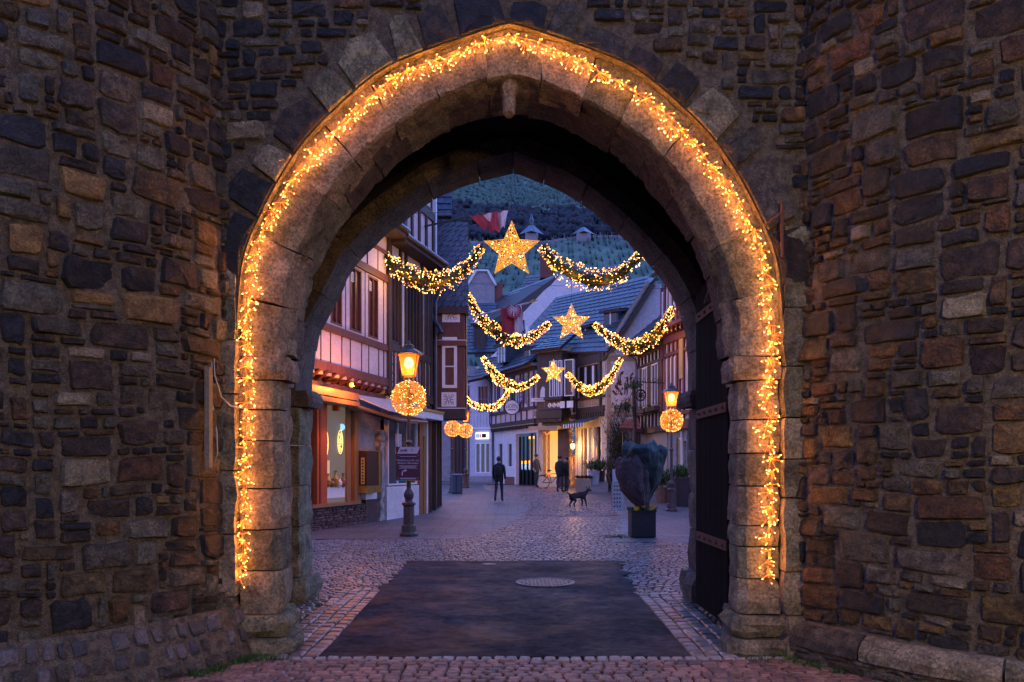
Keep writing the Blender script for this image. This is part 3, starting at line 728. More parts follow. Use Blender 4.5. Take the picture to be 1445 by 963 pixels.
# far street: sheet whose material carries the fan of setts
def brickmat(name, c1, c2, cm, w, h, rough=.4, off=.5, bump=.6, arc=0):
    m = mat(name, c1, c2, 2, 0, rough, 0); nt = m.node_tree; N = nt.nodes; L = nt.links
    b = N['Principled BSDF']; bt = N.new('ShaderNodeTexBrick'); bt.inputs['Scale'].default_value = 1; bt.inputs['Brick Width'].default_value = w; bt.inputs['Row Height'].default_value = h
    bt.inputs['Mortar Size'].default_value = h*.09; bt.inputs['Mortar Smooth'].default_value = .4; bt.offset = off; bt.inputs['Bias'].default_value = 0
    bt.inputs['Color1'].default_value = rgb(c1); bt.inputs['Color2'].default_value = rgb(c2); bt.inputs['Mortar'].default_value = rgb(cm)
    tc = N.new('ShaderNodeTexCoord'); n = N.new('ShaderNodeTexNoise'); n.inputs['Scale'].default_value = .5
    v = N.new('ShaderNodeVectorMath'); v.operation = 'MULTIPLY_ADD'; v.inputs[1].default_value = (.3,.6,0); L.new(tc.outputs['Object'], n.inputs['Vector'])
    L.new(n.outputs['Color'], v.inputs[0]); L.new(tc.outputs['Object'], v.inputs[2]); L.new(v.outputs[0], bt.inputs['Vector'])
    mx = N.new('ShaderNodeMixRGB'); mx.blend_type = 'MULTIPLY'; mx.inputs[0].default_value = .5; L.new(bt.outputs['Color'], mx.inputs[1])
    n3 = N.new('ShaderNodeTexNoise'); n3.inputs['Scale'].default_value = .8; n3.inputs['Detail'].default_value = 8; L.new(tc.outputs['Object'], n3.inputs['Vector'])
    rr = N.new('ShaderNodeMapRange'); rr.inputs['From Min'].default_value = .3; rr.inputs['From Max'].default_value = .7; rr.inputs['To Min'].default_value = .4; rr.inputs['To Max'].default_value = 1.5
    L.new(n3.outputs['Fac'], rr.inputs['Value']); L.new(rr.outputs[0], mx.inputs[2]); L.new(mx.outputs[0], b.inputs['Base Color'])
    bp = N.new('ShaderNodeBump'); bp.inputs['Strength'].default_value = bump; bp.inputs['Distance'].default_value = .02; bp.invert = True; L.new(bt.outputs['Fac'], bp.inputs['Height']); L.new(bp.outputs[0], b.inputs['Normal'])
    return m
M_FARCOB = brickmat('far_cobbles', (.22,.20,.20), (.11,.10,.105), (.02,.018,.018), .16, .13, .36, bump=1)
M_SLAB = brickmat('slab_pavement', (.12,.125,.15), (.08,.085,.10), (.03,.03,.035), .7, .26, .55, bump=.8)
def sheet(name, m, fn, y0, y1, dz, x0, x1, st=.4):
    mb = MB(); ny = int((y1-y0)/st); nx = int((x1-x0)/st); vs = []; fs = []; idx = {}
    def vid(i, j):
        if (i, j) not in idx:
            x, y = x0+(x1-x0)*i/nx, y0+(y1-y0)*j/ny; idx[(i,j)] = len(vs); vs.append((x, y, gz(y)+dz))
        return idx[(i,j)]
    for j in range(ny):
        for i in range(nx):
            x, y = x0+(x1-x0)*(i+.5)/nx, y0+(y1-y0)*(j+.5)/ny
            if fn(x, y): fs.append((vid(i,j), vid(i+1,j), vid(i+1,j+1), vid(i,j+1)))
    mb.add(vs, fs); return mb.build(name, m, kind='structure')
sheet('street', M_FARCOB, lambda x, y: True, 24, 130, -.012, -10, 14, 1.0)
sheet('left_pavement', M_SLAB, pave_l, 16.3, 46, .004, -7, 1, .1)
sheet('right_pavement', M_SLAB, pave_r, 15.6, 46, .004, 1.8, 9, .1)
cells = []
for fn, xs in ((pave_l, (-1.3,.7)), (pave_r, (1.9,3.8))):
    y = 16.4
    while y < 45:
        lo, hi = xs if fn is pave_r else xs; x = None
        a, b = (-3, .8) if fn is pave_l else (1.9, 3.8); prev = fn(a, y)
        k = a
        while k < b:
            c_ = fn(k, y)
            if c_ != prev: x = k; break
            k += .02
        if x is not None: cells.append((x, y, .2, .3, 0))
        y += .17
cobbles('kerb_line_setts', M_KERB, [c[:2]+(.22,.155,0) for c in cells], .008)
# a cross band of long setts in the cobbles, seen as paler lines
mh = thing('manhole_cover', 'round cast iron manhole cover set in the dark asphalt under the arch', 'manhole', (.43,10.1,0))
mi = mat('manhole_iron', (.13,.12,.125), (.05,.048,.05), 14, .6, .45, 0, metal=.3)
mb = MB(); mb.lathe([(.385,-.02),(.385,.020),(.35,.020),(.35,.012)], (.43,10.1,0), 28); mb.build('rim', mi, mh)
mb = MB(); mb.lathe([(.34,0),(.34,.014)], (.43,10.1,0), 28)
for i in range(-6, 7):
    for j in range(-6, 7):
        if hypot(i, j) < 6.1: mb.box(.43+i*.05-.017, .43+i*.05+.017, 10.1+j*.05-.017, 10.1+j*.05+.017, .014, .021)
mb.build('lid', mi, mh)
mb = MB(); mb.lathe([(.11,-.01),(.11,.016)], (-.35,12.0,0), 16); tag(mb.build('drain_cap', mi), 'tiny round metal cap near the far edge of the asphalt', 'drain cap')
# grass along the feet of the walls
mb = MB(); rs = random.Random(9)
def tuft(x, y, n, h, sp):
    for k in range(n):
        a = rs.uniform(0, 2*pi); bx, by = x+rs.gauss(0,sp), y+rs.gauss(0,sp*.6); hh = h*rs.uniform(.4,1.2); l = hh*.6
        mb.add([(bx-.004*sin(a), by+.004*cos(a), 0), (bx+.004*sin(a), by-.004*cos(a), 0), (bx+cos(a)*l, by+sin(a)*l, hh)], [(0,1,2)])
for k in range(120):
    u = rs.uniform(.0,.8)
    p = FL_(u, 0, .29); tuft(p.x, p.y-.02, rs.randint(6,22), .05, .035)
for k in range(45): tuft(rs.uniform(-2.3,-1.75), 6.06+rs.gauss(0,.03), rs.randint(6,16), .045, .04)
for k in range(60):
    u = rs.uniform(-.1,.75); p = FR_(u, 0, .17); tuft(p.x, p.y-.03, rs.randint(5,18), .04, .03)
for k in range(25): tuft(rs.uniform(1.85,2.3), 6.05+rs.gauss(0,.03), rs.randint(5,12), .04, .04)
for k in range(50): tuft(rs.choice([rs.uniform(-2.3,-1.9), rs.uniform(1.75,2.0)]), rs.uniform(6.9,9.2), rs.randint(3,9), .03, .05)
for k in range(14): tuft(2.2+rs.gauss(0,.12), 16.6+rs.gauss(0,.1), 12, .1, .06)
mb.build('grass', M_GRASS, kind='stuff')
# ------------------------------------------------------------------ materials of the street
M_PLR = mat('pink_white_render', (.62,.50,.52), (.54,.43,.45), 2, .25, .8, .04, dist=.004)
M_PLW = mat('white_render', (.66,.64,.66), (.56,.55,.58), 2, .3, .85, .03, dist=.005)
M_PLB = mat('rough_white_render', (.60,.61,.66), (.46,.48,.54), 6, .8, .9, 0, dist=.02)
M_PLC = mat('cream_render', (.58,.50,.36), (.5,.42,.3), 3, .3, .85, .03, dist=.005)
M_PLG = mat('grey_render', (.30,.29,.31), (.22,.21,.23), 3, .5, .9, .05, dist=.008)
M_TAN = mat('tan_painted_band', (.36,.30,.24), (.3,.25,.2), 3, .3, .85, 0, dist=.004)
M_TIM = mat('dark_timber', (.055,.035,.03), (.03,.02,.018), 5, .5, .65, .25, dist=.006, stretch=(2,2,.5))
M_TIMR = mat('oxblood_timber', (.16,.045,.035), (.09,.028,.022), 5, .5, .6, .25, dist=.006, stretch=(2,2,.5))
M_TIMD = mat('wine_red_timber', (.14,.022,.030), (.09,.016,.02), 5, .4, .6, .2, dist=.005)
M_SHUT = mat('dark_shutter', (.05,.022,.018), (.035,.016,.013), 5, .4, .55, .2, dist=.005)
M_WHITE = mat('white_paint', (.72,.72,.75), (.66,.66,.7), 4, .15, .5, .04, dist=.003)
M_SLATE = mat('blue_slate', (.075,.095,.135), (.035,.045,.07), 5, .5, .4, .4, dist=.006)
M_TILE = mat('dark_roof_tile', (.075,.08,.105), (.04,.042,.06), 6, .5, .45, .3, dist=.008)
M_TILEB = mat('brown_roof_tile', (.13,.09,.10), (.07,.05,.06), 6, .5, .5, .3, dist=.008)
M_GUT = mat('zinc_gutter', (.12,.13,.16), (.08,.09,.11), 5, .2, .4, 0, metal=.7)
M_GLASS = glass('dark_window_glass', (.025,.03,.045), .08)
M_GLASSD = glass('shop_glass', (.05,.055,.07), .05)
M_LITW = emat('lit_shop_interior', (1,.50,.10), .9, (.8,.6,.3))
M_LITO = emat('lit_doorway', (1,.30,.03), .9, (.8,.4,.1))
M_LITP = emat('lit_pale_interior', (1,.72,.38), .2, (.6,.5,.35))
M_LITC = emat('cold_lit_sign', (.75,.85,1), 1.6)
M_REDL = emat('red_lit_sign', (1,.03,.02), 1.0)
M_BRICK = mat('red_brick', (.20,.07,.05), (.13,.05,.04), 8, .6, .85, .2)
M_GOLD = mat('gilded_trim', (.45,.30,.10), (.35,.22,.07), 6, .2, .45, 0)
M_FOL = mat('spruce_needles', (.050,.052,.018), (.022,.026,.009), 8, 0, .8, .2)
M_BLK = mat('black_cloth', (.018,.018,.022), (.012,.012,.015), 8, .4, .9, .3)
M_ANTH = mat('anthracite_planter', (.035,.028,.034), (.025,.02,.025), 4, .3, .5, .1)

M_BRASS_ = mat('display_brass', (.5,.32,.09), None, 5, .1, .35, 0, metal=.5); M_TERR_ = mat('display_glaze', (.25,.12,.06), None, 5, .1, .4, 0)
def uv(fr, px, py, w=0):            # where the ray through a photo pixel meets a facade pushed out by w
    o = Vector((0,0,1.5)); d = P(px, py, 1)-o; n = fr.w; t = ((fr.p+fr.w*w)-o).dot(n)/d.dot(n); q = o+d*t-fr.p-fr.w*w
    return q.dot(fr.u), q.z
def U(fr, px): return uv(fr, px, 600)[0]
def V(fr, px, py): return uv(fr, px, py)[1]
def tiles(par, a, b, c, d, rows, tw=.28, m=M_TILE, name='tile_row', lift=.035, skew=0, seed=1, kind=None, joined=False):
    """rows of separate tiles from the eave a-b up to the ridge d-c"""
    rs = random.Random(seed); a, b, c, d = map(Vector, (a, b, c, d)); nrm = (b-a).cross(d-a).normalized()
    if nrm.z < 0 or (abs(nrm.z) < .1 and nrm.y > 0): nrm = -nrm
    def at(s, t): return (a.lerp(b, s)).lerp(d.lerp(c, s), t)
    J = MB()
    for r in range(rows):
        mb = J if joined else MB(); t0, t1 = r/rows, min(1, (r+1.25)/rows); ln = (at(1,t0)-at(0,t0)).length; k = max(2, int(ln/tw)); off = (.5/k if r % 2 else 0)
        for i in range(-1, k+1):
            s0, s1 = max(0, min(1, (i)/k+off)), max(0, min(1, (i+1)/k+off))
            if s1-s0 < .2/k: continue
            j = rs.uniform(0,.012); g = (s1-s0)*.03; sk = skew/rows
            q0, q1 = at(s0+g, t0)+nrm*(lift+j), at(s1-g, min(1,t0+sk))+nrm*(lift+j+rs.uniform(0,.008)); q2, q3 = at(s1-g, min(1,t1+sk))+nrm*.004, at(s0+g, t1)+nrm*.004
            mb.add([q0, q1, q2, q3, q0-nrm*(lift+j), q1-nrm*(lift+j)], [(0,1,2,3),(4,5,1,0)])
        if not joined: mb.build(name, m, par)
    if joined: J.build(name+'s', m, par, kind='stuff')
    mb = MB(); e = nrm*-.01; mb.add([a+e, b+e, c+e, d+e, a+e-nrm*.12, b+e-nrm*.12, c+e-nrm*.12, d+e-nrm*.12], [(0,1,2,3),(7,6,5,4),(0,4,5,1),(1,5,6,2),(2,6,7,3),(3,7,4,0)]); return mb.build('roof_deck', M_TIM, par)
def window(fr, par, u0, u1, v0, v1, cols=2, rws=1, w=.02, m=None, g=None, fw=.06, bars=.035, d=.10):
    m = m or M_WHITE; g = g or M_GLASS; mb = MB()
    fr.box(mb, u0, u0+fw, v0, v1, w-d, w+.03); fr.box(mb, u1-fw, u1, v0, v1, w-d, w+.03)
    fr.box(mb, u0+fw, u1-fw, v0, v0+fw, w-d, w+.03); fr.box(mb, u0+fw, u1-fw, v1-fw, v1, w-d, w+.03)
    for i in range(1, cols): x = u0+(u1-u0)*i/cols; fr.box(mb, x-bars/2, x+bars/2, v0+fw, v1-fw, w-.03, w+.02)
    for i in range(1, rws): z = v0+(v1-v0)*i/rws; fr.box(mb, u0+fw, u1-fw, z-bars/2, z+bars/2, w-.03, w+.016)
    o = mb.build('window', m, par); mb = MB(); fr.box(mb, u0+fw, u1-fw, v0+fw, v1-fw, w-d+.02, w-.035); mb.build('pane', g, o); return o
def wallpanel(fr, par, u0, u1, v0, v1, m, holes=(), w0=-.3, w1=0, name='wall'):
    """a wall slab with rectangular openings left out"""
    us = sorted({u0, u1, *[h[0] for h in holes], *[h[1] for h in holes]}); us = [x for x in us if u0 <= x <= u1]; mb = MB()
    for a, b in zip(us, us[1:]):
        if b-a < 1e-4: continue
        hs = sorted([(h[2], h[3]) for h in holes if h[0] < (a+b)/2 < h[1]]); z = v0
        for c, d in hs:
            if c > z+1e-4: fr.box(mb, a, b, z, c, w0, w1)
            z = max(z, d)
        if v1 > z+1e-4: fr.box(mb, a, b, z, v1, w0, w1)
    return mb.build(name, m, par)
def beam(fr, par, u0, u1, v0, v1, w=.05, m=None, name='timber_beam'):
    j = R(-.004,.004); return fb(fr, name, m or M_TIM, par, u0, u1, v0, v1, -.05, w+j)

# ------------------------------------------------------------------ left side: house A (nearest), house B, bay house C
def LP_(Y): return (-4.6+.275*(Y-18.25), Y)
fA = Frame(LP_(15.6), LP_(22.2)); fB = Frame(LP_(22.2), LP_(25.4))
hA = thing('timber_framed_house', 'nearest half timbered house on the left, pale panels, red timbers and lit shop window', 'house', tuple(fA.p))
uA = lambda px: U(fA, px)
wins = [(466.5,482.5),(493.5,510),(519.5,533.5)]
hol = [(uA(a), uA(b), 5.02, 6.68) for a, b in wins]
wallpanel(fA, hA, 0, fA.len, 3.72, 8.2, M_PLR, hol)
wallpanel(fA, hA, 0, fA.len, 0, 3.6, M_PLG, [(uA(452),uA(517),.62,3.3)], w0=-.6, w1=-.25, name='ground_floor_wall')
fb(fA, 'end_wall', M_PLG, hA, 0, fA.len, 0, 8.2, -5, -.62)
for u, (a, b) in zip((0,1,2), wins):
    o = window(fA, hA, uA(a), uA(b), 5.02, 6.68, 2, 1, w=-.02, m=M_TIMR, g=mat('brown_blind', (.10,.035,.022), (.07,.025,.018), 5, .1, .35, .1), fw=.05)
    mb = MB()
    for k in range(6): fA.box(mb, uA(a)+.08, uA(a)+.32, 6.3+.045*k, 6.325+.045*k, -.05, -.03)
    if u: mb.build('ventilation_slats', M_WHITE, o)
for z0, z1, w in ((3.80,4.02,.07),(4.78,4.96,.06),(6.72,6.92,.06),(7.5,7.6,.05)): beam(fA, hA, 0, fA.len, z0, z1, w, M_TIMR)
for px in (432,442,452.5,466,482,494,510,520,534,541): 
    u = uA(px); beam(fA, hA, u-.012, u+.012, 4.02, 4.78, .02, M_TIM)
for px in (487.5,515,541):
    u = uA(px); beam(fA, hA, u-.012, u+.012, 4.96, 6.72, .015, M_TIM)
for px in (470,486,502,518,533,545): u = uA(px); beam(fA, hA, u-.015, u+.015, 6.92, 7.5, .02, M_TIM)
mb = MB(); fA.box(mb, fA.len-.14, fA.len-.02, 3.6, 8.0, -.05, .09); mb.build('corner_post', M_TIM, hA)
# joist ends under the jetty
for k in range(17):
    u = uA(443)-1.5+k*.40
    if u > fA.len-.15: break
    mb = MB(); fA.beam(mb, (u, 3.5), (u+.001, 3.80), .13, -.25, .1)
    mb = MB(); mb.prism([fA.at(u-.06, 3.80, .12), fA.at(u-.06, 3.56, -.22), fA.at(u-.06, 3.80, -.22)], fA.u*.13); mb.build('joist_end', M_TIMR, hA)
fb(fA, 'jetty_sill', M_TIMR, hA, 0, fA.len, 3.42, 3.55, -.25, -.08)
# shop front
M_OPIL = mat('orange_red_lacquer', (.42,.085,.02), (.33,.065,.018), 5, .2, .4, 0)
M_WDF = mat('varnished_wood', (.30,.15,.06), (.22,.11,.045), 6, .4, .45, .1, stretch=(3,3,.6))
sf = thing  # (shop front pieces are parts of the house)
fb(fA, 'shop_pillar', M_OPIL, hA, uA(454), uA(468), .62, 3.15, -.30, -.12)
fb(fA, 'shop_pillar_edge', mat('dark_red_edge', (.2,.03,.015), None, 5, 0, .4, 0), hA, uA(457), uA(459), .64, 3.13, -.118, -.105)
fb(fA, 'shop_window_head', M_WDF, hA, uA(468.2), uA(507), 3.05, 3.2, -.30, -.14)
fb(fA, 'shop_window_sill', M_WDF, hA, uA(445), uA(513), .54, .62, -.32, -.06)
fb(fA, 'shop_window_post', M_WDF, hA, uA(507.2), uA(513), .62, 3.05, -.30, -.13)
fb(fA, 'shop_window_stile', M_WDF, hA, uA(500), uA(505), .62, 3.05, -.34, -.2)
o = fb(fA, 'shop_pane', emat('glowing_showroom_glass', (1,.78,.5), .10, (.09,.09,.1)), hA, uA(468.3), uA(500), .62, 3.05, -.30, -.26)  # lit interior put into the opaque pane as a faint warm emission
fb(fA, 'shop_pane', M_GLASSD, hA, uA(438), uA(454), .62, 3.05, -.30, -.26)
# things seen in the shop window: glowing ornament panels and a lit vase shape
def fret(u, v, a, b, nm):
    mb = MB(); rs = random.Random(int(u*100)); M_ = emat('gold_fretwork_light', (1,.75,.22), 1.1)
    for k in range(70):
        x, y = rs.uniform(-1,1), rs.uniform(-1,1)
        if x*x+y*y > 1: continue
        th = rs.uniform(0, pi); l = .07
        p = fA.at(u+x*a-cos(th)*l/2, v+y*b-sin(th)*l/2, -.235); q = fA.at(u+x*a+cos(th)*l/2, v+y*b+sin(th)*l/2, -.235); mb.tube([p, q], .010, 4)
    for k in range(24):
        t = 2*pi*k/24; t2 = 2*pi*(k+1)/24; mb.tube([fA.at(u+a*cos(t), v+b*sin(t), -.235), fA.at(u+a*cos(t2), v+b*sin(t2), -.235)], .012, 4)
    tag(mb.build('fretwork_lamp', M_), nm, 'window lamp', 'glowing fretwork shapes in the shop window')
fret(uA(471.5), V(fA,471,625), .13, .33, 'left glowing fretwork lamp in the shop window beside the orange red pillar')
fret(uA(492), V(fA,492,624), .13, .30, 'right glowing fretwork lamp in the shop window below the round blue light')
mb = MB(); mb.ball(fA.at(uA(494), V(fA,494,603), -.24), .09, None, 12, 8, (1,.3,1)); tag(mb.build('round_blue_light', emat('pale_blue_light', (.35,.75,1), .9)), 'round pale blue light behind the shop window', 'window light')
fb(fA, 'lit_display_back', emat('lit_display', (1,.8,.4), .22, (.6,.5,.3)), hA, uA(469), uA(478), V(fA,473,684), V(fA,473,650), -.258, -.25)
fb(fA, 'display_shelf', M_WHITE, hA, uA(469), uA(499), V(fA,473,704), V(fA,473,688), -.258, -.25)
for k, (px, h, m) in enumerate(((474.5,.34,M_BRASS_),(480,.22,M_TERR_),(485,.42,M_BRASS_),(490,.26,M_WHITE),(495.5,.36,M_TERR_))):
    q = fA.at(uA(px), V(fA,px,688), -.22); mb = MB(); mb.lathe([(.03,0),(.07,h*.25),(.08,h*.5),(.03,h*.75),(.025,h*.9),(.045,h)], q, 10)
    tag(mb.build('vase', m), ('brass','small brown','tall brass','small white','tall brown')[k]+' vase on the lit shelf of the shop window, '+('leftmost of five','second of five','middle of five','fourth of five','rightmost of five')[k], 'vase', 'vases in the shop window')
# rubble plinth under the shop window: separate thin stones
rs = random.Random(6); z = 0; M_PL = mat('plum_schist', (.13,.075,.08), (.06,.04,.045), 8, .8, .75, .4, dist=.015)
while z < .52:
    h = rs.uniform(.045,.085); u = 0.0
    while u < uA(520):
        w = rs.uniform(.12,.38)
        mb = MB()
        if u > uA(425) and stone_mesh(mb, lambda a, b, d: fA.at(a, b, d-.13), u, u+w, z, min(z+h,.535), rs, proud=.03, joint=.006): mb.build('plinth_stone', M_PL, hA)
        u += w
    z += h
fb(fA, 'plinth_core', M_DIRT, hA, 0, uA(521), -.05, .54, -.3, -.135)
fb(fA, 'low_brick_pier', M_PL, hA, uA(522), uA(538), 0, .62, -.3, -.12); fb(fA, 'white_block', M_WHITE, hA, uA(522), uA(538), .63, .82, -.3, -.13)
mb = MB(); rs = random.Random(8)
for k in range(8): z0 = k*.32; fA.box(mb, uA(541)+rs.uniform(-.02,.02), uA(546.5)+rs.uniform(-.02,.02), z0, z0+.318, -.28, -.08+rs.uniform(-.02,.02))
mb.build('flaking_post', mat('flaking_plaster', (.55,.5,.5), (.12,.1,.1), 7, .8, .9, 0, dist=.02), hA)
fb(fA, 'shop_door', mat('dark_violet_door', (.05,.035,.05), None, 5, .2, .5, 0), hA, uA(514), uA(540), .85, 3.0, -.40, -.27)
fb(fA, 'brick_strip', M_BRICK, hA, uA(444), uA(447), .7, 3, -.24, -.2)
# brass display case on the wall
M_BRASS = mat('brass', (.55,.36,.10), (.42,.27,.08), 5, .15, .3, 0, metal=.8)
kase = thing('brass_display_case', 'brass and dark display case with a column of squares, right of the shop window', 'display case', tuple(fA.at(uA(525), 1, 0)))
a, b = uA(512.5), uA(529); fb(fA, 'case_front', mat('case_dark', (.045,.02,.015), None, 5, 0, .35, 0), kase, a, b, 1.02, 1.93, -.12, .10)
fb(fA, 'case_edge', M_BRASS, kase, b+.004, b+.12, 1.02, 1.95, -.12, .115); fb(fA, 'case_base', M_BRASS, kase, a-.01, b+.19, .82, 1.015, -.12, .12)
fb(fA, 'case_side', M_GUT, kase, b+.125, b+.26, 1.02, 1.93, -.12, .09); fb(fA, 'case_top', M_BRASS, kase, a-.01, b-.004, 1.935, 1.96, -.12, .105)
mb = MB(); fA.box(mb, a-.008, a, 1.06, 1.76, -.06, .04); mb.build('letter_strip', mat('brass_strip', (.6,.45,.15), None, 4, 0, .4, 0), kase)
mb = MB()
for k in range(8): fA.box(mb, a-.012, a-.008, 1.10+k*.08, 1.15+k*.08, -.035, .015)
mb.build('letter_squares', M_TIM, kase)
# awning over the shop
aw = thing('shop_awning', 'half open pale awning over the left shop, orange lit at its near end', 'awning', tuple(fA.at(uA(490), 3.2, 0)))
u0, u1 = uA(446), uA(489); fb(fA, 'awning_box', M_WDF, aw, u0-1.5, u1, 3.18, 3.36, .0, .34); fb(fA, 'awning_rail', M_WDF, aw, u0-1.5, u1-.06, 3.03, 3.14, .02, .40)
fb(fA, 'awning_bracket', M_OPIL, aw, uA(474), uA(477), 2.9, 3.03, -.1, .05)
mb = MB(); ua, ub = u1+.02, fA.len+.5
mb.hexa([fA.at(ua,3.36,.02), fA.at(ub,3.42,.02), fA.at(ub,2.88,.95), fA.at(ua+.9,2.98,.75), fA.at(ua,3.385,.02), fA.at(ub,3.445,.02), fA.at(ub,2.905,.95), fA.at(ua+.9,3.005,.75)]); mb.build('awning_cloth', mat('awning_cloth_rose', (.5,.40,.38), (.42,.33,.32), 4, .2, .8, 0), aw)
mb = MB(); mb.tube([fA.at(ua, 3.1, .1), fA.at(ua+1.6, 2.78, .75), fA.at(ub, 2.80, .97)], .045, 6); mb.build('awning_arm', M_WDF, aw)
mb = MB(); mb.tube([fA.at(ua-.1, 3.0, .05), fA.at(ua+2.0, 2.75, .6)], .03, 6); mb.build('awning_arm', M_TIM, aw)
# assumed small lantern by the awning box, added to throw orange light on panels and joists
wl = thing('assumed_wall_lantern', 'small assumed orange wall lantern under the jetty at the near end of the shop awning', 'assumed wall lamp', tuple(fA.at(uA(458), 3.3, .5)))
q = fA.at(uA(463), 3.47, .62); mb = MB(); mb.lathe([(.01,-.05),(.05,-.03),(.05,.04),(.02,.06)], q, 8); mb.build('lamp_glass', emat('orange_lamp_glass', (1,.35,.05), 3), wl)
mb = MB(); mb.tube([q+Vector((0,0,.06)), q+Vector((0,0,.10)), fA.at(uA(463), 3.6, .0)], .012, 5); mb.build('lamp_arm', M_IRON, wl)
point('lamp_light', q+Vector((.0,0,.0))+fA.w*.12, 30, (1,.28,.04), .06, wl)
# roof of house A: eave soffit and tiles
ea = MB(); fA.box(ea, 0, fA.len, 8.0, 8.2, -.1, .55); ea.build('eave_soffit', M_TIM, hA)
mb = MB(); mb.tube([fA.at(0,8.18,.62), fA.at(fA.len,8.18,.62)], .07, 8); mb.build('gutter', M_GUT, hA)
tiles(hA, fA.at(0,8.2,.6), fA.at(fA.len,8.2,.6), fA.at(fA.len,11.2,-2.6), fA.at(0,11.2,-2.6), 14, joined=True)

hB = thing('timber_framed_house', 'tall half timbered house behind the nearest lamp, with gabled dormer and white shop window', 'house', tuple(fB.p))
uB = lambda px: U(fB, px)
wallpanel(fB, hB, 0, fB.len, 3.6, 8.0, M_PLW, [(uB(551),uB(562),5.1,7.3),(uB(573),uB(592),5.1,7.3)])
fb(fB, 'ground_floor_wall', M_PLW, hB, 0, fB.len, 0, .95, -.4, -.05); fb(fB, 'body', M_PLG, hB, 0, fB.len, 0, 8.0, -5, -.45)
fb(fB, 'shop_lintel', M_PLW, hB, 0, fB.len, 2.95, 3.55, -.4, -.05)
window(fB, hB, uB(551), uB(592), .98, 2.92, 3, 1, w=-.1, m=M_WHITE, g=M_GLASSD, fw=.05, bars=.04)
for k, (a, b) in enumerate(((553,561),(583,590))): 
    mb = MB(); 
    for i in range(6): fB.box(mb, uB(a)+(uB(b)-uB(a))*i/6, uB(a)+(uB(b)-uB(a))*(i+.8)/6, 1.1, 2.8, -.145, -.137)
    mb.build('curtain', mat('grey_curtain', (.4,.33,.32), (.25,.22,.22), 3, .2, .9, 0), hB)
fb(fB, 'notice_sheet', mat('pale_notice', (.5,.5,.58), (.35,.36,.42), 9, 0, .6, 0), hB, uB(563.5), uB(572), 1.9, 2.5, -.13, -.12)
fb(fB, 'warm_reflection_glow', emat('warm_small', (1,.45,.08), 1.2), hB, uB(587), uB(589), 1.25, 1.36, -.134, -.125)  # warm reflection on the glass drawn as a small glowing block
fb(fB, 'door_post', M_WDF, hB, uB(593.5), uB(598), 0, 2.95, -.2, -.02); fb(fB, 'door_leaf', M_WDF, hB, uB(598.3), uB(601.5), 0, 2.5, -.2, .0); fb(fB, 'white_door_frame', M_WHITE, hB, uB(602), uB(603.5), 0, 2.95, -.2, .02)
fb(fB, 'dark_corner_post', M_SHUT, hB, uB(604.5), fB.len, 0, 3.5, -.2, .02)
fb(fB, 'sign_band', M_WHITE, hB, .3, fB.len, 3.02, 3.22, -.04, .42); fb(fB, 'sign_band_trim', M_GOLD, hB, .3, fB.len, 3.225, 3.30, -.04, .46)
for z0, z1, w in ((3.55,3.8,.08),(4.86,5.08,.06),(7.35,7.55,.06)): beam(fB, hB, 0, fB.len, z0, z1, w, M_TIM)
for px in (549.5,563.5,571.5,594,602,607): u = uB(px); beam(fB, hB, u-.05, u+.05, 3.8, 8.0, .07, M_TIM)
for px in (555,560,567,579,585,590,598): u = uB(px); beam(fB, hB, u-.03, u+.03, 3.8, 4.86, .05, M_TIMR)
for px in (599,605): u = uB(px); beam(fB, hB, u-.03, u+.03, 5.08, 7.35, .05, M_TIM)
window(fB, hB, uB(551), uB(562), 5.1, 7.3, 2, 1, w=.0, m=M_TIM, g=M_GLASS); window(fB, hB, uB(573), uB(592), 5.1, 7.3, 4, 1, w=.0, m=M_TIM, g=M_GLASS)
for z in (3.95,4.2,4.45,4.7): 
    mb = MB(); mb.tube([fB.at(.05,z,.1), fB.at(.2,z,.1)], .02, 5); mb.build('iron_step', M_IRON, hB)
ea = MB(); fB.box(ea, 0, fB.len, 7.9, 8.06, -.1, .5); ea.build('eave_soffit', M_TIM, hB)
mb = MB(); mb.tube([fB.at(0,8.08,.55), fB.at(fB.len,8.08,.55)], .07, 8); mb.tube([fB.at(fB.len,8.05,.5), fB.at(fB.len+.15,7.6,.3), fB.at(fB.len+.15,7.3,.25), fB.at(fB.len+.12,6.9,.12), fB.at(fB.len+.12,3.4,.12)], .05, 8); mb.build('gutter', M_GUT, hB)
# gabled dormer, its near side facing the camera
dz0, dz1 = 8.0, 12.0; d0, d1 = uB(563), fB.len-.05
D = Frame(tuple(fB.at(d0,0,-2.2).xy), tuple(fB.at(d0,0,.12).xy))       # near side wall, w points to the camera
fb(fB, 'dormer_wall', M_PLR, hB, d0, d1, dz0, dz1, -2.2, .10)
for z0, z1 in ((8.0,8.2),(9.45,9.72),(11.2,11.4)): beam(D, hB, 0, D.len, z0, z1, .05, M_TIM); beam(fB, hB, d0, d1, z0, z1, .17, M_TIM)
for u in (D.len-.22, D.len-1.25): beam(D, hB, u, u+.2, 8.0, 12, .06, M_TIM)
mb = MB(); D.beam(mb, (D.len-.3, 8.25), (D.len-1.0, 9.4), .16, 0, .07); mb.build('timber_brace', M_TIM, hB)
for a, b in ((8.24,9.41),(9.76,11.1)):
    mb = MB(); q0, q1 = D.len-1.02, D.len-.25
    for (x0,x1,y0,y1) in ((q0,q1,a,a+.05),(q0,q1,b-.05,b),(q1-.05,q1,a,b)): D.box(mb, x0, x1, y0, y1, 0, .03)
    mb.build('painted_panel_line', M_WHITE, hB)
for k in range(5): u = d0+.1+(d1-d0-.2)*k/4; beam(fB, hB, u-.06, u+.06, 8.2, 9.45, .16, M_TIM)
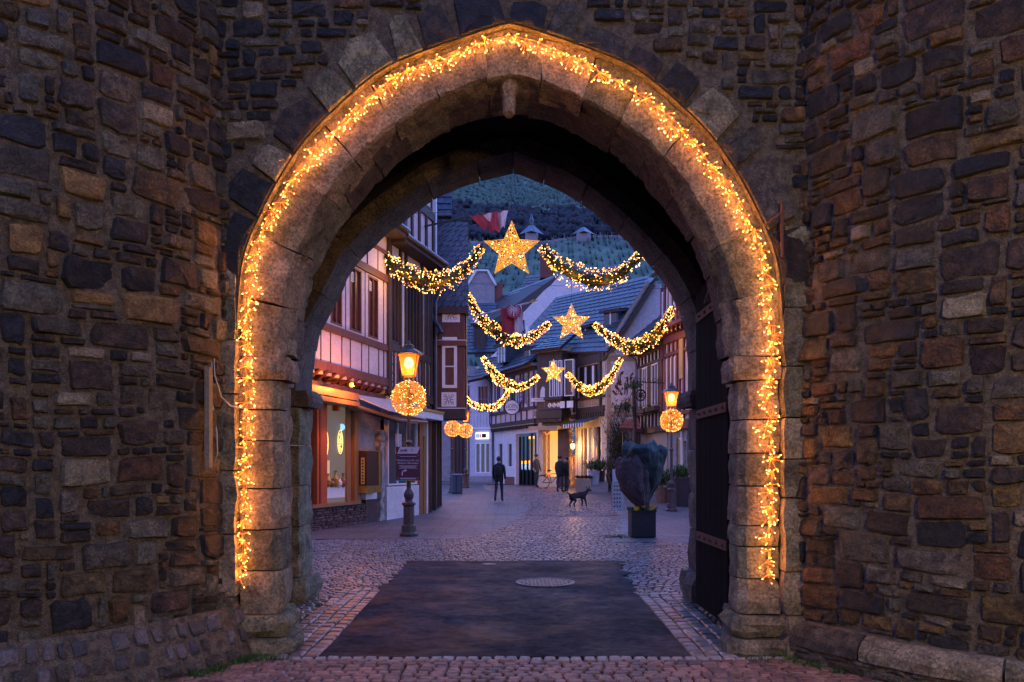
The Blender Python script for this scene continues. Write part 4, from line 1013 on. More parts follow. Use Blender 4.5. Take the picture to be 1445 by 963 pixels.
window(fB, hB, d0+.2, d1-.2, 9.75, 11.15, 3, 1, w=.12, m=M_TIM, g=M_GLASS); fb(fB, 'corner_board', M_WHITE, hB, d1-.02, d1+.05, 7.9, 12, .1, .2)
mb = MB(); mb.tube([D.at(D.len+.25,12,0), D.at(D.len+.1,8.2,.0)], .035, 6); mb.build('downpipe', M_GUT, hB)

# house C: bay of the corner house, slate hung above
hC = thing('bay_house', 'corner house with a dark timber oriel and blue slate hung wall beyond the left lamp', 'house', (-2.5, 26.2, 0))
fC = Frame((-3.2, 26.0), (-1.5, 26.0)); uC = lambda px: U(fC, px)
mb = MB(); mb.prism([(-6,26.32,3.2),(-1.55,26.32,3.2),(-1.62,28.2,3.2),(-6,29.5,3.2)], (0,0,3.7)); mb.build('upper_body', M_TIM, hC)
mb = MB(); mb.prism([(-6,26.5,-.1),(-2.55,26.5,-.1),(-2.9,30,-.1),(-6,30,-.1)], (0,0,3.3)); mb.build('ground_floor', M_PLG, hC)
mb = MB(); mb.prism([(-6,26.6,6.9),(-1.5,26.6,6.9),(-1.6,28.2,6.9),(-6,29,6.9)], (0,0,2.9)); mb.build('slate_gable_core', M_TIM, hC)
tiles(hC, (-3.2,26.56,6.95), (-1.5,26.56,6.95), (-1.5,26.56,9.85), (-3.2,26.56,9.85), 17, tw=.2, m=M_SLATE, skew=.55, name='hung_slate', joined=True, lift=.028)
tiles(hC, P(600,306,26.3), P(637,306,26.3), P(637,262,26.8), P(600,262,26.8), 5, tw=.22, m=M_SLATE, name='upper_tile_row', lift=.05)
uc0, uc1 = uC(614), uC(655)
mb = MB(); fC.box(mb, uc0, uc1, 3.3, 6.6, -.32, 0); mb.build('oriel_body', M_TIMR, hC)
fb(fC, 'oriel_cornice', M_TIM, hC, uc0-.1, uc1+.14, 6.62, 6.85, -.35, .14); fb(fC, 'oriel_cornice', M_TIMR, hC, uc0-.04, uc1+.06, 5.55, 5.72, -.3, .08); fb(fC, 'oriel_cornice', M_WHITE, hC, uc0-.04, uc1+.07, 5.725, 5.75, -.3, .09)
fb(fC, 'oriel_base', M_TIM, hC, uc0-.04, uc1+.04, 3.12, 3.45, -.32, .05); fb(fC, 'oriel_base_line', M_WHITE, hC, uc0-.03, uc1+.05, 3.46, 3.49, -.3, .056)
def ornament(v0, v1, a, b, seed, gold=True):
    pn = fb(fC, 'painted_panel', M_WHITE, hC, uC(a), uC(b), v0, v1, .005, .02); mb = MB(); cu, cv = (uC(a)+uC(b))/2, (v0+v1)/2; s = min(uC(b)-uC(a), v1-v0)*.42
    for k in range(8):
        t = 2*pi*k/8; pts = [fC.at(cu+cos(t)*s*r+.12*s*sin(r*9)*-sin(t), cv+sin(t)*s*r+.12*s*sin(r*9)*cos(t), .026) for r in (.15,.4,.65,.95)]; mb.tube(pts, [.006,.014,.010,.004], 4)
    for sx in (-1,1):
        for sy in (-1,1): mb.tube([fC.at(cu+sx*s*(.62+.25*cos(t)), cv+sy*s*(.62+.25*sin(t)), .025) for t in [k*pi/4 for k in range(9)]], .007, 4)
    mb.build('ornament', mat('ornament_paint', (.16,.15,.22), None, 5, 0, .6, 0), pn)
ornament(V(fC,635,455), V(fC,635,433), 624, 649, 1); ornament(V(fC,635,574), V(fC,635,554), 623, 644, 2)
fb(fC, 'white_panel', M_WHITE, hC, uC(624), uC(645), V(fC,635,480), V(fC,635,476), .005, .02)
window(fC, hC, uC(624), uC(645), V(fC,635,548), V(fC,635,487), 1, 2, w=.03, m=M_WHITE, g=M_GLASS, fw=.10, bars=.04)
mb = MB(); mb.tube([P(607,440,25.9),P(612,450,25.6),P(620,462,25.3),P(624,470,25.2)], .06, 8); mb.tube([P(622,468,25.3),P(616,478,25.7),P(613,485,25.85),P(613,580,25.85)], .04, 8); mb.build('rainwater_pipe', M_GUT, hC)
for k, (px, m) in enumerate(((613,M_SHUT),(617,M_TIM),(621,M_SHUT))):
    mb = MB(); x = P(px,600,26.4+k*.9); mb.box(x.x-.07, x.x+.07, x.y-.1, x.y, 0, 3.2); mb.build('doorway_post', m, hC)
# ------------------------------------------------------------------ the row that closes the street
def gable(fr, par, pts, m, w0=-.3, w1=0, name='gable_wall'):
    mb = MB(); mb.prism([fr.at(u, v, w1) for u, v in pts], fr.w*(w0-w1)); return mb.build(name, m, par)
GZ = .5
f0 = Frame((-7,52), (-2.5,51.5)); f1 = Frame((-2.72,50.2), (-1.14,49.2)); f2 = Frame((-1.12,49), (1.45,42.9)); f3 = Frame((1.47,42.7), (3.44,41.2)); f4 = Frame((3.46,41.1), (4.66,38.7)); f5 = Frame((4.68,38.6), (7.4,38.6))
# leftmost grey house behind the small lamps
h0 = thing('grey_house', 'grey plastered house behind the two distant lamps at the left end of the street', 'house', (-4,52,GZ))
u0 = lambda px: U(f0, px)
fb(f0, 'wall', M_PLG, h0, 0, f0.len, 0, 8.2, -4, 0)
for px in (641,646,651,658): beam(f0, h0, u0(px)-.08, u0(px)+.08, .4, 4.0, .08, M_SHUT)
fb(f0, 'shop_glass', M_GLASSD, h0, u0(636), u0(656), .9, 3.6, .0, .03)
fb(f0, 'pale_pillar', M_PLC, h0, u0(659), u0(661), .4, 4.2, 0, .1)
fb(f0, 'cornice', M_TAN, h0, u0(640), f0.len, 4.2, 4.5, 0, .15)
for k in range(3): window(f0, h0, u0(640)+k*.45, u0(640)+k*.45+.35, 5.6, 7.0, 1, 2, w=.03)
window(f0, h0, u0(658), u0(662), 5.0, 6.6, 1, 2, w=.03, m=M_TIM); 
sgn = thing('shop_sign', 'small dark sign with white letters and a red end high on the grey house', 'sign', tuple(f0.at(u0(652), 5.3, .2)))
fb(f0, 'sign_board', M_IRON, sgn, u0(646), u0(657.5), V(f0,652,579), V(f0,652,569), .05, .2)
text('plus', 'sign_letters', f0, u0(651), V(f0,651,574), .21, .42, M_LITC, sgn); fb(f0, 'sign_red_end', M_REDL, sgn, u0(654.3), u0(657), V(f0,652,578), V(f0,652,570), .2, .22)
# roofs stepping up behind
hL = thing('slate_roofed_house', 'blue slate roofed house with a dormer rising behind the oriel', 'house', (-4,54,GZ))
mb = MB(); mb.box(-7.5,-1.6,54,60,0,8.5); mb.build('body', M_PLW, hL)
tiles(hL, P(600,500,53), P(700,497,53), P(700,428,60), P(600,428,60), 16, tw=.4, m=M_SLATE, joined=True)
fd = Frame(tuple(P(668,0,53.6).xy), tuple(P(686,0,53.6).xy))
fb(fd, 'dormer', M_TIM, hL, 0, fd.len, V(fd,670,497), V(fd,670,458), -2.5, 0); window(fd, hL, .1, fd.len-.1, V(fd,670,494), V(fd,670,462), 2, 1, w=.03, m=M_TIM)
tiles(hL, P(664,457,53.4), P(688,457,53.4), P(686,444,56), P(668,444,56), 4, tw=.3, m=M_SLATE, name='dormer_tile_row')
# F1 lavender house with the lit sign
h1 = thing('lavender_house', 'narrow lavender plastered house with a small white lit shop sign over its window', 'house', tuple(f1.p+Vector((0,0,GZ))))
u1 = lambda px: U(f1, px)
hs = [(u1(671),u1(692),V(f1,681,668),V(f1,681,625)),(u1(674.5),u1(690),V(f1,681,582),V(f1,681,545))]
wallpanel(f1, h1, 0, f1.len, 0, 7.35, mat('lavender_render', (.50,.50,.60), (.42,.42,.52), 3, .3, .8, 0), hs)
fb(f1, 'backing', M_IRON, h1, 0, f1.len, 0, 7.3, -3, -.32)
window(f1, h1, hs[0][0], hs[0][1], hs[0][2], hs[0][3], 3, 1, w=-.02, m=M_WHITE, g=emat('dim_shop', (.5,.6,.5), .06, (.1,.1,.1)), fw=.07, bars=.12); window(f1, h1, hs[1][0], hs[1][1], hs[1][2], hs[1][3], 3, 2, w=-.02, m=mat('grey_shutter', (.25,.27,.38), None, 4, .1, .6, 0))
for k in range(7): u = u1(668)+(u1(694)-u1(668))*k/6; fb(f1, 'pilaster_strip', M_WHITE, h1, u-.03, u+.03, V(f1,681,602), V(f1,681,585), 0, .04)
fb(f1, 'string_course', M_WHITE, h1, 0, f1.len, V(f1,681,606), V(f1,681,603), 0, .08)
fb(f1, 'stone_base', M_PLG, h1, 0, f1.len, 0, V(f1,681,672), 0, .06)
s1 = thing('lit_shop_sign', 'white glowing shop sign with black and red lettering over the lavender house window', 'sign', tuple(f1.at(u1(682),4,.1)))
fb(f1, 'sign_board', M_LITC, s1, u1(672.5), u1(690.5), V(f1,681,620), V(f1,681,610.5), .04, .12)
[fb(f1, 'sign_letter', M_IRON, s1, u1(673.4+k*1.15), u1(674.1+k*1.15), V(f1,681,618), V(f1,681,613-(k%2)), .12, .13) for k in range(4)]; fb(f1, 'sign_red_letter', M_REDL, s1, u1(678.3), u1(680.3), V(f1,681,618), V(f1,681,613), .12, .135); fb(f1, 'sign_dark_block', M_IRON, s1, u1(681.5), u1(687.5), V(f1,681,618), V(f1,681,612.5), .12, .13)
gable(f1, h1, [(u1(665),7.4),(u1(697),7.4),(u1(697),V(f1,697,487)),(u1(690),V(f1,690,492)),(u1(665),V(f1,665,515))], M_WHITE, w0=-1.3, w1=-1.0)
tiles(h1, P(660,538,48.6), P(702,529,48.2), P(706,500,50.5), P(690,503,50.8), 7, tw=.3, m=M_TILEB)
mb = MB(); mb.tube([f1.at(-.1,7.3,.4), f1.at(f1.len,7.3,.35), f1.at(f1.len,7.0,.1), f1.at(f1.len,.6,.1)], .05, 6); mb.build('gutter', M_GUT, h1)
# F2 pinkish timber house with the round sign
h2 = thing('timber_framed_house', 'pinkish half timbered house with white ground floor behind the round sign', 'house', tuple(f2.p+Vector((0,0,GZ))))
u2 = lambda px: U(f2, px); jz = 3.95
dr = (u2(728), u2(757), .0, 3.45); nw = [(u2(703),u2(709),V(f2,706,660),V(f2,706,625)),(u2(716),u2(722),V(f2,719,660),V(f2,719,625))]
wallpanel(f2, h2, 0, f2.len, 0, jz, M_PLW, [dr]+nw, name='ground_floor_wall')
for q in nw: window(f2, h2, *q, 1, 1, w=-.06, m=M_WHITE, fw=.07)
fb(f2, 'doorway_back', M_LITP, h2, dr[0], dr[1], .3, 3.3, -1.0, -.9)
for k in range(6): fb(f2, 'door_bar', M_IRON, h2, dr[0]+(dr[1]-dr[0])*k/5-.12*(k in (0,5))-.07, dr[0]+(dr[1]-dr[0])*k/5+.07+.1*(k in (0,5)), .4, 3.3, -.28, -.2)
fb(f2, 'door_panel', M_IRON, h2, dr[0]+.1, dr[1]-.1, .4, 1.35, -.34, -.29); fb(f2, 'door_lamp', emat('door_lamp', (1,.6,.15), 1.5), h2, u2(737), u2(743), 3.15, 3.3, -.5, -.4)
fb(f2, 'terracotta_base', M_BRICK, h2, u2(713), u2(726), .3, .95, 0, .05)
fb(f2, 'backing', M_IRON, h2, 0, f2.len, jz, 7.1, -4, -.32)
ws = [(u2(a),u2(b),4.95,6.75) for a, b in ((699,707),(718,726),(731.5,737.5),(744,749),(752,757))]
wallpanel(f2, h2, 0, f2.len, jz, 7.15, mat('rose_render', (.58,.44,.46), (.5,.38,.40), 3, .3, .8, 0), ws, w0=-.3, w1=.18, name='upper_wall')
for q in ws: window(f2, h2, *q, 2, 1, w=.12, m=M_WHITE, fw=.05)
for z0, z1 in ((jz,jz+.25),(4.72,4.9),(6.85,7.1)): beam(f2, h2, 0, f2.len, z0, z1, .25, M_TIM)
for px in (698,709,716,727,730,739,743,750.5,758): u = u2(px); beam(f2, h2, u-.09, u+.09, 4.9, 6.85, .23, M_TIM)
for px in (698,704,711,717.5,725,732,740,748,757): u = u2(px); beam(f2, h2, u-.05, u+.05, jz+.25, 4.72, .23, M_GOLD if px % 2 else M_TIM)
for k in range(19): u = .15+k*(f2.len-.3)/18; mb = MB(); f2.box(mb, u-.07, u+.07, 3.72, jz, -.02, .27); mb.build('joist_end', M_TIM, h2)
fb(f2, 'jetty_strip', M_GOLD, h2, 0, f2.len, jz-.05, jz-.004, .0, .30)
fb(f2, 'eave_soffit', M_TAN, h2, -.1, f2.len, 7.1, 7.25, -.1, .6)
tiles(h2, f2.at(-.1,7.2,.75), f2.at(f2.len+.2,7.2,.75), P(806,452,47), P(722,468,53.5), 13, tw=.33)
mb = MB(); mb.tube([f2.at(-.1,7.18,.8), f2.at(f2.len,7.18,.8)], .06, 6); mb.tube([f2.at(.0,7.15,.7),f2.at(.0,6.9,.3),f2.at(0,4.3,.3),f2.at(.05,3.8,.15),f2.at(.05,.5,.1)], .05, 6); mb.build('gutter', M_GUT, h2)
# dormers on that roof
for a, b, yt, yb, Y, lab in ((701,713,488,514,46.8,'x'),(740,758,492,512,44.5,'y')):
    fd = Frame(tuple(P(a,0,Y).xy), tuple(P(b,0,Y-.8).xy)); z0, z1 = V(fd,a,yb), V(fd,a,yt)
    d = fb(fd, 'dormer', M_SLATE, h2, 0, fd.len, z0, z1, -2.5, 0); n = 3 if lab == 'x' else 2
    for k in range(n): w = fd.len/n; fb(fd, 'dormer_window', M_GLASS, d, k*w+.04, (k+1)*w-.07, z0+.1, z1-.1, .0, .03); fb(fd, 'dormer_post', M_WHITE, d, (k+1)*w-.07, (k+1)*w, z0+.02, z1-.02, .0, .06)
    tiles(d, fd.at(-.15,z1,.15), fd.at(fd.len+.15,z1,.15), fd.at(fd.len+.15,z1+.55,-2.2), fd.at(-.15,z1+.55,-2.2), 4, tw=.25, m=M_SLATE, joined=True, name='dormer_tile')
# round sign
sg = thing('round_shop_sign', 'round white hanging sign reading GALERIE HUSTE with a black bar', 'sign', tuple(f2.at(u2(722), 5, .6)))
c = P(722.5, 575, 44.6); fs_ = Frame((c.x-1, c.y), (c.x+1, c.y)); r_ = 10*44.6/1100
def disc(fr, u, v, w, r, t, m, nm, par, n=28):
    mb = MB(); mb.prism([fr.at(u+r*cos(2*pi*k/n), v+r*sin(2*pi*k/n), w) for k in range(n)], fr.w*t); return mb.build(nm, m, par)
disc(fs_, 1, c.z, -.03, r_+.03, .05, M_IRON, 'sign_rim', sg); disc(fs_, 1, c.z, .022, r_-.015, .012, M_WHITE, 'sign_face', sg)
text('GALERIE', 'sign_letters', fs_, 1, c.z+.15, .036, .125, M_IRON, sg); text('HUSTE', 'sign_letters', fs_, 1, c.z+.005, .036, .235, M_IRON, sg); fb(fs_, 'sign_bar', M_IRON, sg, 1-.24, 1+.24, c.z-.17, c.z-.125, .034, .042)
mb = MB(); mb.tube([P(722.5,564,44.6), P(722.5,556,44.6), P(728,556,46.3)], .02, 5); mb.build('sign_arm', M_IRON, sg)
vs_ = fb(f2, 'vertical_banner_sign', mat('plum_banner', (.13,.05,.10), None, 5, 0, .6, 0), None, u2(740)-.02, u2(746), 5.2, 6.5, .30, .34); tag(vs_, 'narrow upright purple banner sign with pale scrollwork right of the round sign', 'sign')
mb = MB()
for k in range(5):
    z = 5.35+k*.24; cu = (u2(740)+u2(746))/2; mb.tube([f2.at(cu+.09*cos(t), z+.09*sin(t), .35) for t in [i*pi/4 for i in range(7)]], .014, 4)
mb.build('scrollwork', M_WHITE, vs_)
sb = thing('bell_shop_sign', 'white bell shaped sign over a white name board in front of the dark timber house', 'sign', tuple(P(764,570,41.5)))
fq = Frame(tuple(P(745,0,41.3).xy), tuple(P(800,0,41.3).xy)); q_ = lambda px: U(fq, px)
gable(fq, sb, [(q_(762),V(fq,762,561)),(q_(771),V(fq,771,561)),(q_(770),V(fq,770,551)),(q_(767.5),V(fq,767,546)),(q_(765),V(fq,765,546)),(q_(763),V(fq,763,551))], M_WHITE, w0=-.05, w1=0, name='bell_shape')
fb(fq, 'name_board', M_WHITE, sb, q_(750), q_(775), V(fq,760,567), V(fq,760,562), -.06, 0); fb(fq, 'faded_print', M_TAN, sb, q_(752.5), q_(772.5), V(fq,762,565.1), V(fq,762,563.9), 0, .006)
fb(fq, 'sign_post', M_WHITE, sb, q_(768.4), q_(769.6), V(fq,769,575), V(fq,769,567.2), -.05, -.01)
mb = MB(); mb.prism([P(753,580,41.6),P(759,580,41.6),P(759,587,41.6),P(753,587,41.6)], (0,.2,0)); tag(mb.build('small_box_sign', mat('box_sign_grey', (.35,.38,.5), (.06,.07,.1), 30, 0, .6, 0)), 'small square grey box sign under the white name board', 'sign')
# F3 dark timber house with the oriel
h3 = thing('timber_framed_house', 'dark timber house with projecting oriel, three white roundels and yellow lit shop window', 'house', tuple(f3.p+Vector((0,0,GZ))))
u3 = lambda px: U(f3, px)
wallpanel(f3, h3, 0, f3.len, 0, 4.1, M_PLC, [(u3(766),u3(787),.95,3.5),(u3(803),u3(812),.4,3.7)], name='ground_floor_wall')
fb(f3, 'backing', M_IRON, h3, 0, f3.len, 4.1, 8.0, -4, -.3)
fb(f3, 'shop_interior', M_LITW, h3, u3(766), u3(787), 1.0, 3.5, -.5, -.4)
for px in (766,772,787.5): fb(f3, 'shop_mullion', M_GOLD, h3, u3(px)-.05, u3(px)+.05, .95, 3.5, -.2, -.08)
mb = MB(); rs = random.Random(2)
for k in range(60):
    t = k/60; mb.octa(f3.at(u3(768)+(u3(786)-u3(768))*t, 3.42-.14*abs(sin(t*9)), -.06), .022)
for k in range(50): mb.octa(f3.at(u3(771.5)+rs.gauss(0,.05), 1+2.2*k/50, -.05), .022)
tag(mb.build('window_fairy_lights', M_HALO), 'tiny warm fairy lights around the yellow lit shop window', 'fairy lights')
fb(f3, 'open_door', M_WDF, h3, u3(806), u3(812.5), .45, 1.0, -.2, -.1); fb(f3, 'doorway_glow', M_LITO, h3, u3(805), u3(812.5), .4, 3.5, -.6, -.5); fb(f3, 'door_panel', M_WDF, h3, u3(806.3), u3(812), 1.0, 2.2, -.2, -.1)
fb(f3, 'stone_pier', M_TIM, h3, u3(788), u3(803), .3, 3.6, -.1, .05)
mb = MB(); rs = random.Random(5)
for k in range(80): mb.octa(f3.at(u3(808)+rs.gauss(0,.10), .6+3.0*rs.random(), .02), .018)
tag(mb.build('door_fairy_lights', M_HALO), 'cascade of orange fairy lights hanging in the doorway right of the bicycle', 'fairy lights')
ld = thing('door_lantern', 'small glowing lantern over the orange lit doorway', 'lantern', tuple(P(808,628,40.8))); q = P(808,630,40.8)
mb = MB(); mb.lathe([(.02,-.16),(.09,-.12),(.12,.1),(.03,.18),(.01,.26)], q, 8); mb.build('lantern_glass', emat('door_lantern_glass', (1,.55,.14), 4), ld); mb = MB(); mb.lathe([(.15,.11),(.02,.22)], q, 8); mb.build('lantern_cap', M_IRON, ld); point('lantern_light', q+Vector((0,-.2,0)), 25, WARM, .1, ld)
wallpanel(f3, h3, 0, f3.len, 4.1, 7.9, M_PLC, [], w0=-.28, w1=.1, name='upper_wall')
for z0, z1 in ((4.05,4.3),(4.95,5.1),(7.2,7.5)): beam(f3, h3, 0, f3.len, z0, z1, .18, M_TIM)
for px in (762,767,816): u = u3(px); beam(f3, h3, u-.07, u+.07, 4.3, 7.5, .17, M_TIM)
o3 = .95; b0, b1 = U(f3,773), U(f3,812)
fo = Frame(tuple(f3.at(b0-.0,0,o3).xy), tuple(f3.at(b1-.25,0,o3).xy)); uo = lambda px: U(fo, px)
mb = MB(); fo.box(mb, 0, fo.len, 4.55, 7.6, -o3, 0); mb.build('oriel_body', M_TIM, h3)
fb(fo, 'oriel_corbel', mat('green_black_paint', (.03,.05,.045), None, 4, .2, .5, 0), h3, .1, fo.len-.1, 3.75, 4.1, -o3, -.25); fb(fo, 'oriel_corbel', M_TIM, h3, -.05, fo.len+.05, 4.1, 4.52, -o3, .06)
for k in range(12): u = .05+k*(fo.len-.1)/11; fb(fo, 'dentil', M_TIM, h3, u-.05, u+.05, 3.9, 4.09, -.25, .02)
for k in range(3): disc(fo, uo(776)+k*.27, 4.78, .002, .12, .02, M_WHITE, 'white_roundel', h3, 18)
for k in range(3):
    mb = MB(); c_ = uo(776)+k*.27; mb.tube([fo.at(c_-.05, 4.85, .03), fo.at(c_, 4.76, .03), fo.at(c_+.05, 4.69, .03)], .012, 4); mb.build('roundel_stroke', M_IRON, h3)
for a, b in ((790.5,797),(800,809)): fb(fo, 'white_panel', M_WHITE, h3, uo(a), uo(b), 4.6, 4.95, .002, .025)
fb(fo, 'flower_box', M_TIM, h3, uo(770), uo(795), 5.05, 5.2, 0, .2)
for a, b in ((776,781),(782.5,787),(788.5,793),(797,810)): window(fo, h3, uo(a), uo(b), 5.2, 7.1, 1 if a < 797 else 1, 2, w=.03, m=M_WHITE, g=M_GLASS, fw=.05)
fb(fo, 'lit_corner', emat('dim_warm_pane', (1,.45,.12), .3, (.3,.15,.05)), h3, uo(806), uo(809), 5.4, 5.9, .0, .012)
fb(fo, 'oriel_eave', M_TAN, h3, -.15, fo.len+.15, 7.6, 7.75, -o3, .35)
tiles(h3, fo.at(-.2,7.7,.42), fo.at(fo.len+.2,7.7,.42), fo.at(fo.len+.0,8.7,-1.4), fo.at(.2,8.7,-1.4), 6, tw=.3, m=M_SLATE)
for px in (785,): 
    mb = MB(); mb.ball(fo.at(uo(px)+.3,4.0,.06), .05); mb.ball(fo.at(uo(px)+.9,4.0,.06), .05); mb.build('brass_knob', M_GOLD, h3)
fb(f3, 'shop_canopy', M_TAN, h3, u3(757), u3(797), 3.55, 3.72, .0, .75); fb(f3, 'shop_canopy_rim', M_GOLD, h3, u3(757), u3(797), 3.50, 3.545, .60, .78)
# F4 timber house with awning
h4 = thing('timber_framed_house', 'half timbered house with ochre panels between the oriel house and the cafe wall', 'house', tuple(f4.p+Vector((0,0,GZ))))
u4 = lambda px: U(f4, px)
wallpanel(f4, h4, 0, f4.len, 0, 4.3, M_PLC, [(u4(818),u4(849),.6,3.55)], name='ground_floor_wall')
fb(f4, 'shop_interior', emat('dim_shop_interior', (1,.55,.25), .10, (.3,.25,.2)), h4, u4(818), u4(849), .6, 3.5, -.4, -.32)
for px, m in ((819,M_PLC),(823,M_TAN),(829,M_WHITE),(837,M_WHITE),(843,M_TIM),(848,M_WHITE)): fb(f4, 'shop_mullion', m, h4, u4(px)-.06, u4(px)+.06, .6, 3.55, -.2, -.02)
mb = MB(); q = f4.at(u4(841),2.3,-.12); mb.ball(q, .12, None, 8, 6, (.7,.5,3)); mb.build('lit_vase', emat('vase_glow', (1,.5,.1), .8), h4)
fb(f4, 'backing', M_IRON, h4, 0, f4.len, 4.1, 7.9, -4, -.3); wallpanel(f4, h4, 0, f4.len, 3.9, 7.4, M_PLC, [(u4(818),u4(846),5.15,6.75)], w0=-.28, w1=.05, name='upper_wall')
window(f4, h4, u4(818), u4(846), 5.15, 6.75, 5, 1, w=.0, m=M_SHUT, g=M_GLASS, fw=.06, bars=.08)
for k in (1.5, 3.4): w = (u4(846)-u4(818))/5; fb(f4, 'white_casement', M_WHITE, h4, u4(818)+k*w-.05, u4(818)+k*w+.12, 5.2, 6.7, .0, .03)
for z0, z1 in ((4.3,4.6),(5.0,5.13),(6.8,7.3)): beam(f4, h4, 0, f4.len, z0, z1, .14, M_TIM)
for px in (812.5,849.5): u = u4(px); beam(f4, h4, u-.08, u+.08, 4.4, 7.3, .16, M_TIM)
for k in range(3): w = (u4(845)-u4(818))/3; fb(f4, 'ochre_panel', mat('ochre_panel', (.45,.28,.13), (.3,.18,.09), 12, .2, .8, 0), h4, u4(818)+k*w+.05, u4(818)+(k+1)*w-.05, 4.65, 4.98, .05, .07)
for k in range(12): u = .1+k*(f4.len-.2)/11; fb(f4, 'joist_end', M_TIM, h4, u-.06, u+.06, 4.05, 4.29, .0, .17)
a4 = thing('striped_awning', 'dark striped awning with scalloped edge right of the orange lit doorway', 'awning', tuple(f4.at(u4(830), 3.7, .3)))
mb = MB(); mb.hexa([f4.at(u4(814),3.72,.9), f4.at(u4(846),3.72,.9), f4.at(u4(846),4.0,.06), f4.at(u4(814),4.0,.06), f4.at(u4(814),3.76,.9), f4.at(u4(846),3.76,.9), f4.at(u4(846),4.04,.06), f4.at(u4(814),4.04,.06)]); mb.build('awning_cloth', mat('dark_awning', (.06,.07,.10), None, 3, .1, .8, 0), a4)
for k in range(18): w = (u4(846)-u4(814))/18; mb = MB(); mb.prism([f4.at(u4(814)+k*w+.005,3.74,.91), f4.at(u4(814)+k*w+.005,3.58,.91), f4.at(u4(814)+(k+.5)*w,3.52,.91), f4.at(u4(814)+(k+1)*w-.005,3.58,.91), f4.at(u4(814)+(k+1)*w-.005,3.74,.91)], f4.w*.01); mb.build('scallop', M_WHITE if k % 2 else M_SHUT, a4)
# big roof over the dark house and its neighbour
tiles(h4, P(742,500,44.5), P(860,496,38.2), P(918,388,43.5), P(788,419,50), 17, tw=.4, name='tile_row')
tiles(h3, P(735,476,50.4), P(762,492,46), P(790,421,50.2), P(786,419,50.6), 9, tw=.4, m=M_TILEB, name='verge_tile_row')
for a, b, yt, yb, Y in ((822,832,462,488,42.5),(852,872,440,470,41.2)):
    fd = Frame(tuple(P(a,0,Y).xy), tuple(P(b,0,Y-.5).xy)); z0, z1 = V(fd,a,yb), V(fd,a,yt)
    d = fb(fd, 'dormer', M_SLATE, h4, 0, fd.len, z0, z1, -3, 0); fb(fd, 'dormer_window', M_GLASS, d, .06, fd.len-.06, z0+.1, z1-.1, 0, .03); fb(fd, 'dormer_post', M_WHITE, d, fd.len*.5-.04, fd.len*.5+.04, z0, z1, .0, .06)
    tiles(d, fd.at(-.2,z1,.2), fd.at(fd.len+.2,z1,.2), fd.at(fd.len+.2,z1+.5,-2.4), fd.at(-.2,z1+.5,-2.4), 4, tw=.25, m=M_SLATE, joined=True, name='dormer_tile')
for q0, q1, rr in ((P(739,478,44),P(739,452,44),.05),(P(720,470,49),P(720,488,49),.14),(P(745,460,46.5),P(745,488,46.5),.14),(P(808,478,43),P(808,500,43),.1)):
    mb = MB(); mb.tube([q0, q1], rr, 8); mb.build('vent_pipe', M_WHITE if rr > .06 else M_IRON, h2)
# cafe house: plain side wall with painted bands and name
h5 = thing('cafe_house', 'white rendered cafe side wall with tan bands and dark red old lettering', 'cafe', tuple(f5.p+Vector((0,0,GZ))))
u5 = lambda px: U(f5, px)
gable(f5, h5, [(0,0),(f5.len,0),(f5.len,10.6),(u5(922),10.6),(u5(858),V(f5,858,495)),(0,V(f5,856,500))], M_PLB, w0=-6)
fb(f5, 'painted_band', M_TAN, h5, .01, u5(862), 0, 7.0, .002, .03)
for a, b, c, d in ((862,896,502,510),(862,905,580,588)): fb(f5, 'painted_band', M_TAN, h5, u5(a), u5(b), V(f5,a,d), V(f5,a,c), .002, .026)
mb = MB(); f5.beam(mb, (u5(860),V(f5,860,494)), (u5(919),V(f5,919,400)), .5, .003, .022); mb.build('painted_band', M_TAN, h5)
tiles(h5, P(852,507,38.2), P(857,498,38.0), P(924,392,38.2), P(915,392,40), 12, tw=.2, m=M_TILE, name='verge_tile_row')
# old lettering drawn with a broad nib
M_INK = mat('dark_red_ink', (.10,.02,.03), None, 4, .1, .8, 0)
GL = {'C': [[(.75,.9),(.5,1.0),(.15,.75),(.08,.4),(.3,.05),(.6,.0),(.82,.2)],[(.42,.95),(.36,.5),(.48,.12)],[(.6,1.08),(.8,.98),(.86,1.15)]],
 'a': [[(.1,.5),(.35,.6),(.5,.45),(.5,.1),(.6,.0)],[(.5,.35),(.2,.3),(.12,.1),(.3,.0),(.5,.12)]],
 'f': [[(.6,.85),(.42,.95),(.3,.75),(.3,.0),(.22,-.22)],[(.1,.52),(.55,.55)]],
 'e': [[(.12,.3),(.5,.42),(.42,.6),(.2,.55),(.12,.3),(.2,.05),(.42,.0),(.58,.14)]],
 'S': [[(-.35,.22),(-.15,.34),(.15,.15),(.5,.0),(.85,.2),(.8,.5),(.45,.62),(.25,.85),(.5,1.1),(.85,.95)],[(.45,.95),(.6,.6),(.45,.2)]],
 'c': [[(.5,.5),(.3,.6),(.12,.35),(.2,.08),(.45,.0),(.58,.1)]],
 'h': [[(.15,1.0),(.18,.5),(.15,.0)],[(.17,.42),(.4,.6),(.55,.4),(.52,.05),(.35,-.2)]]}
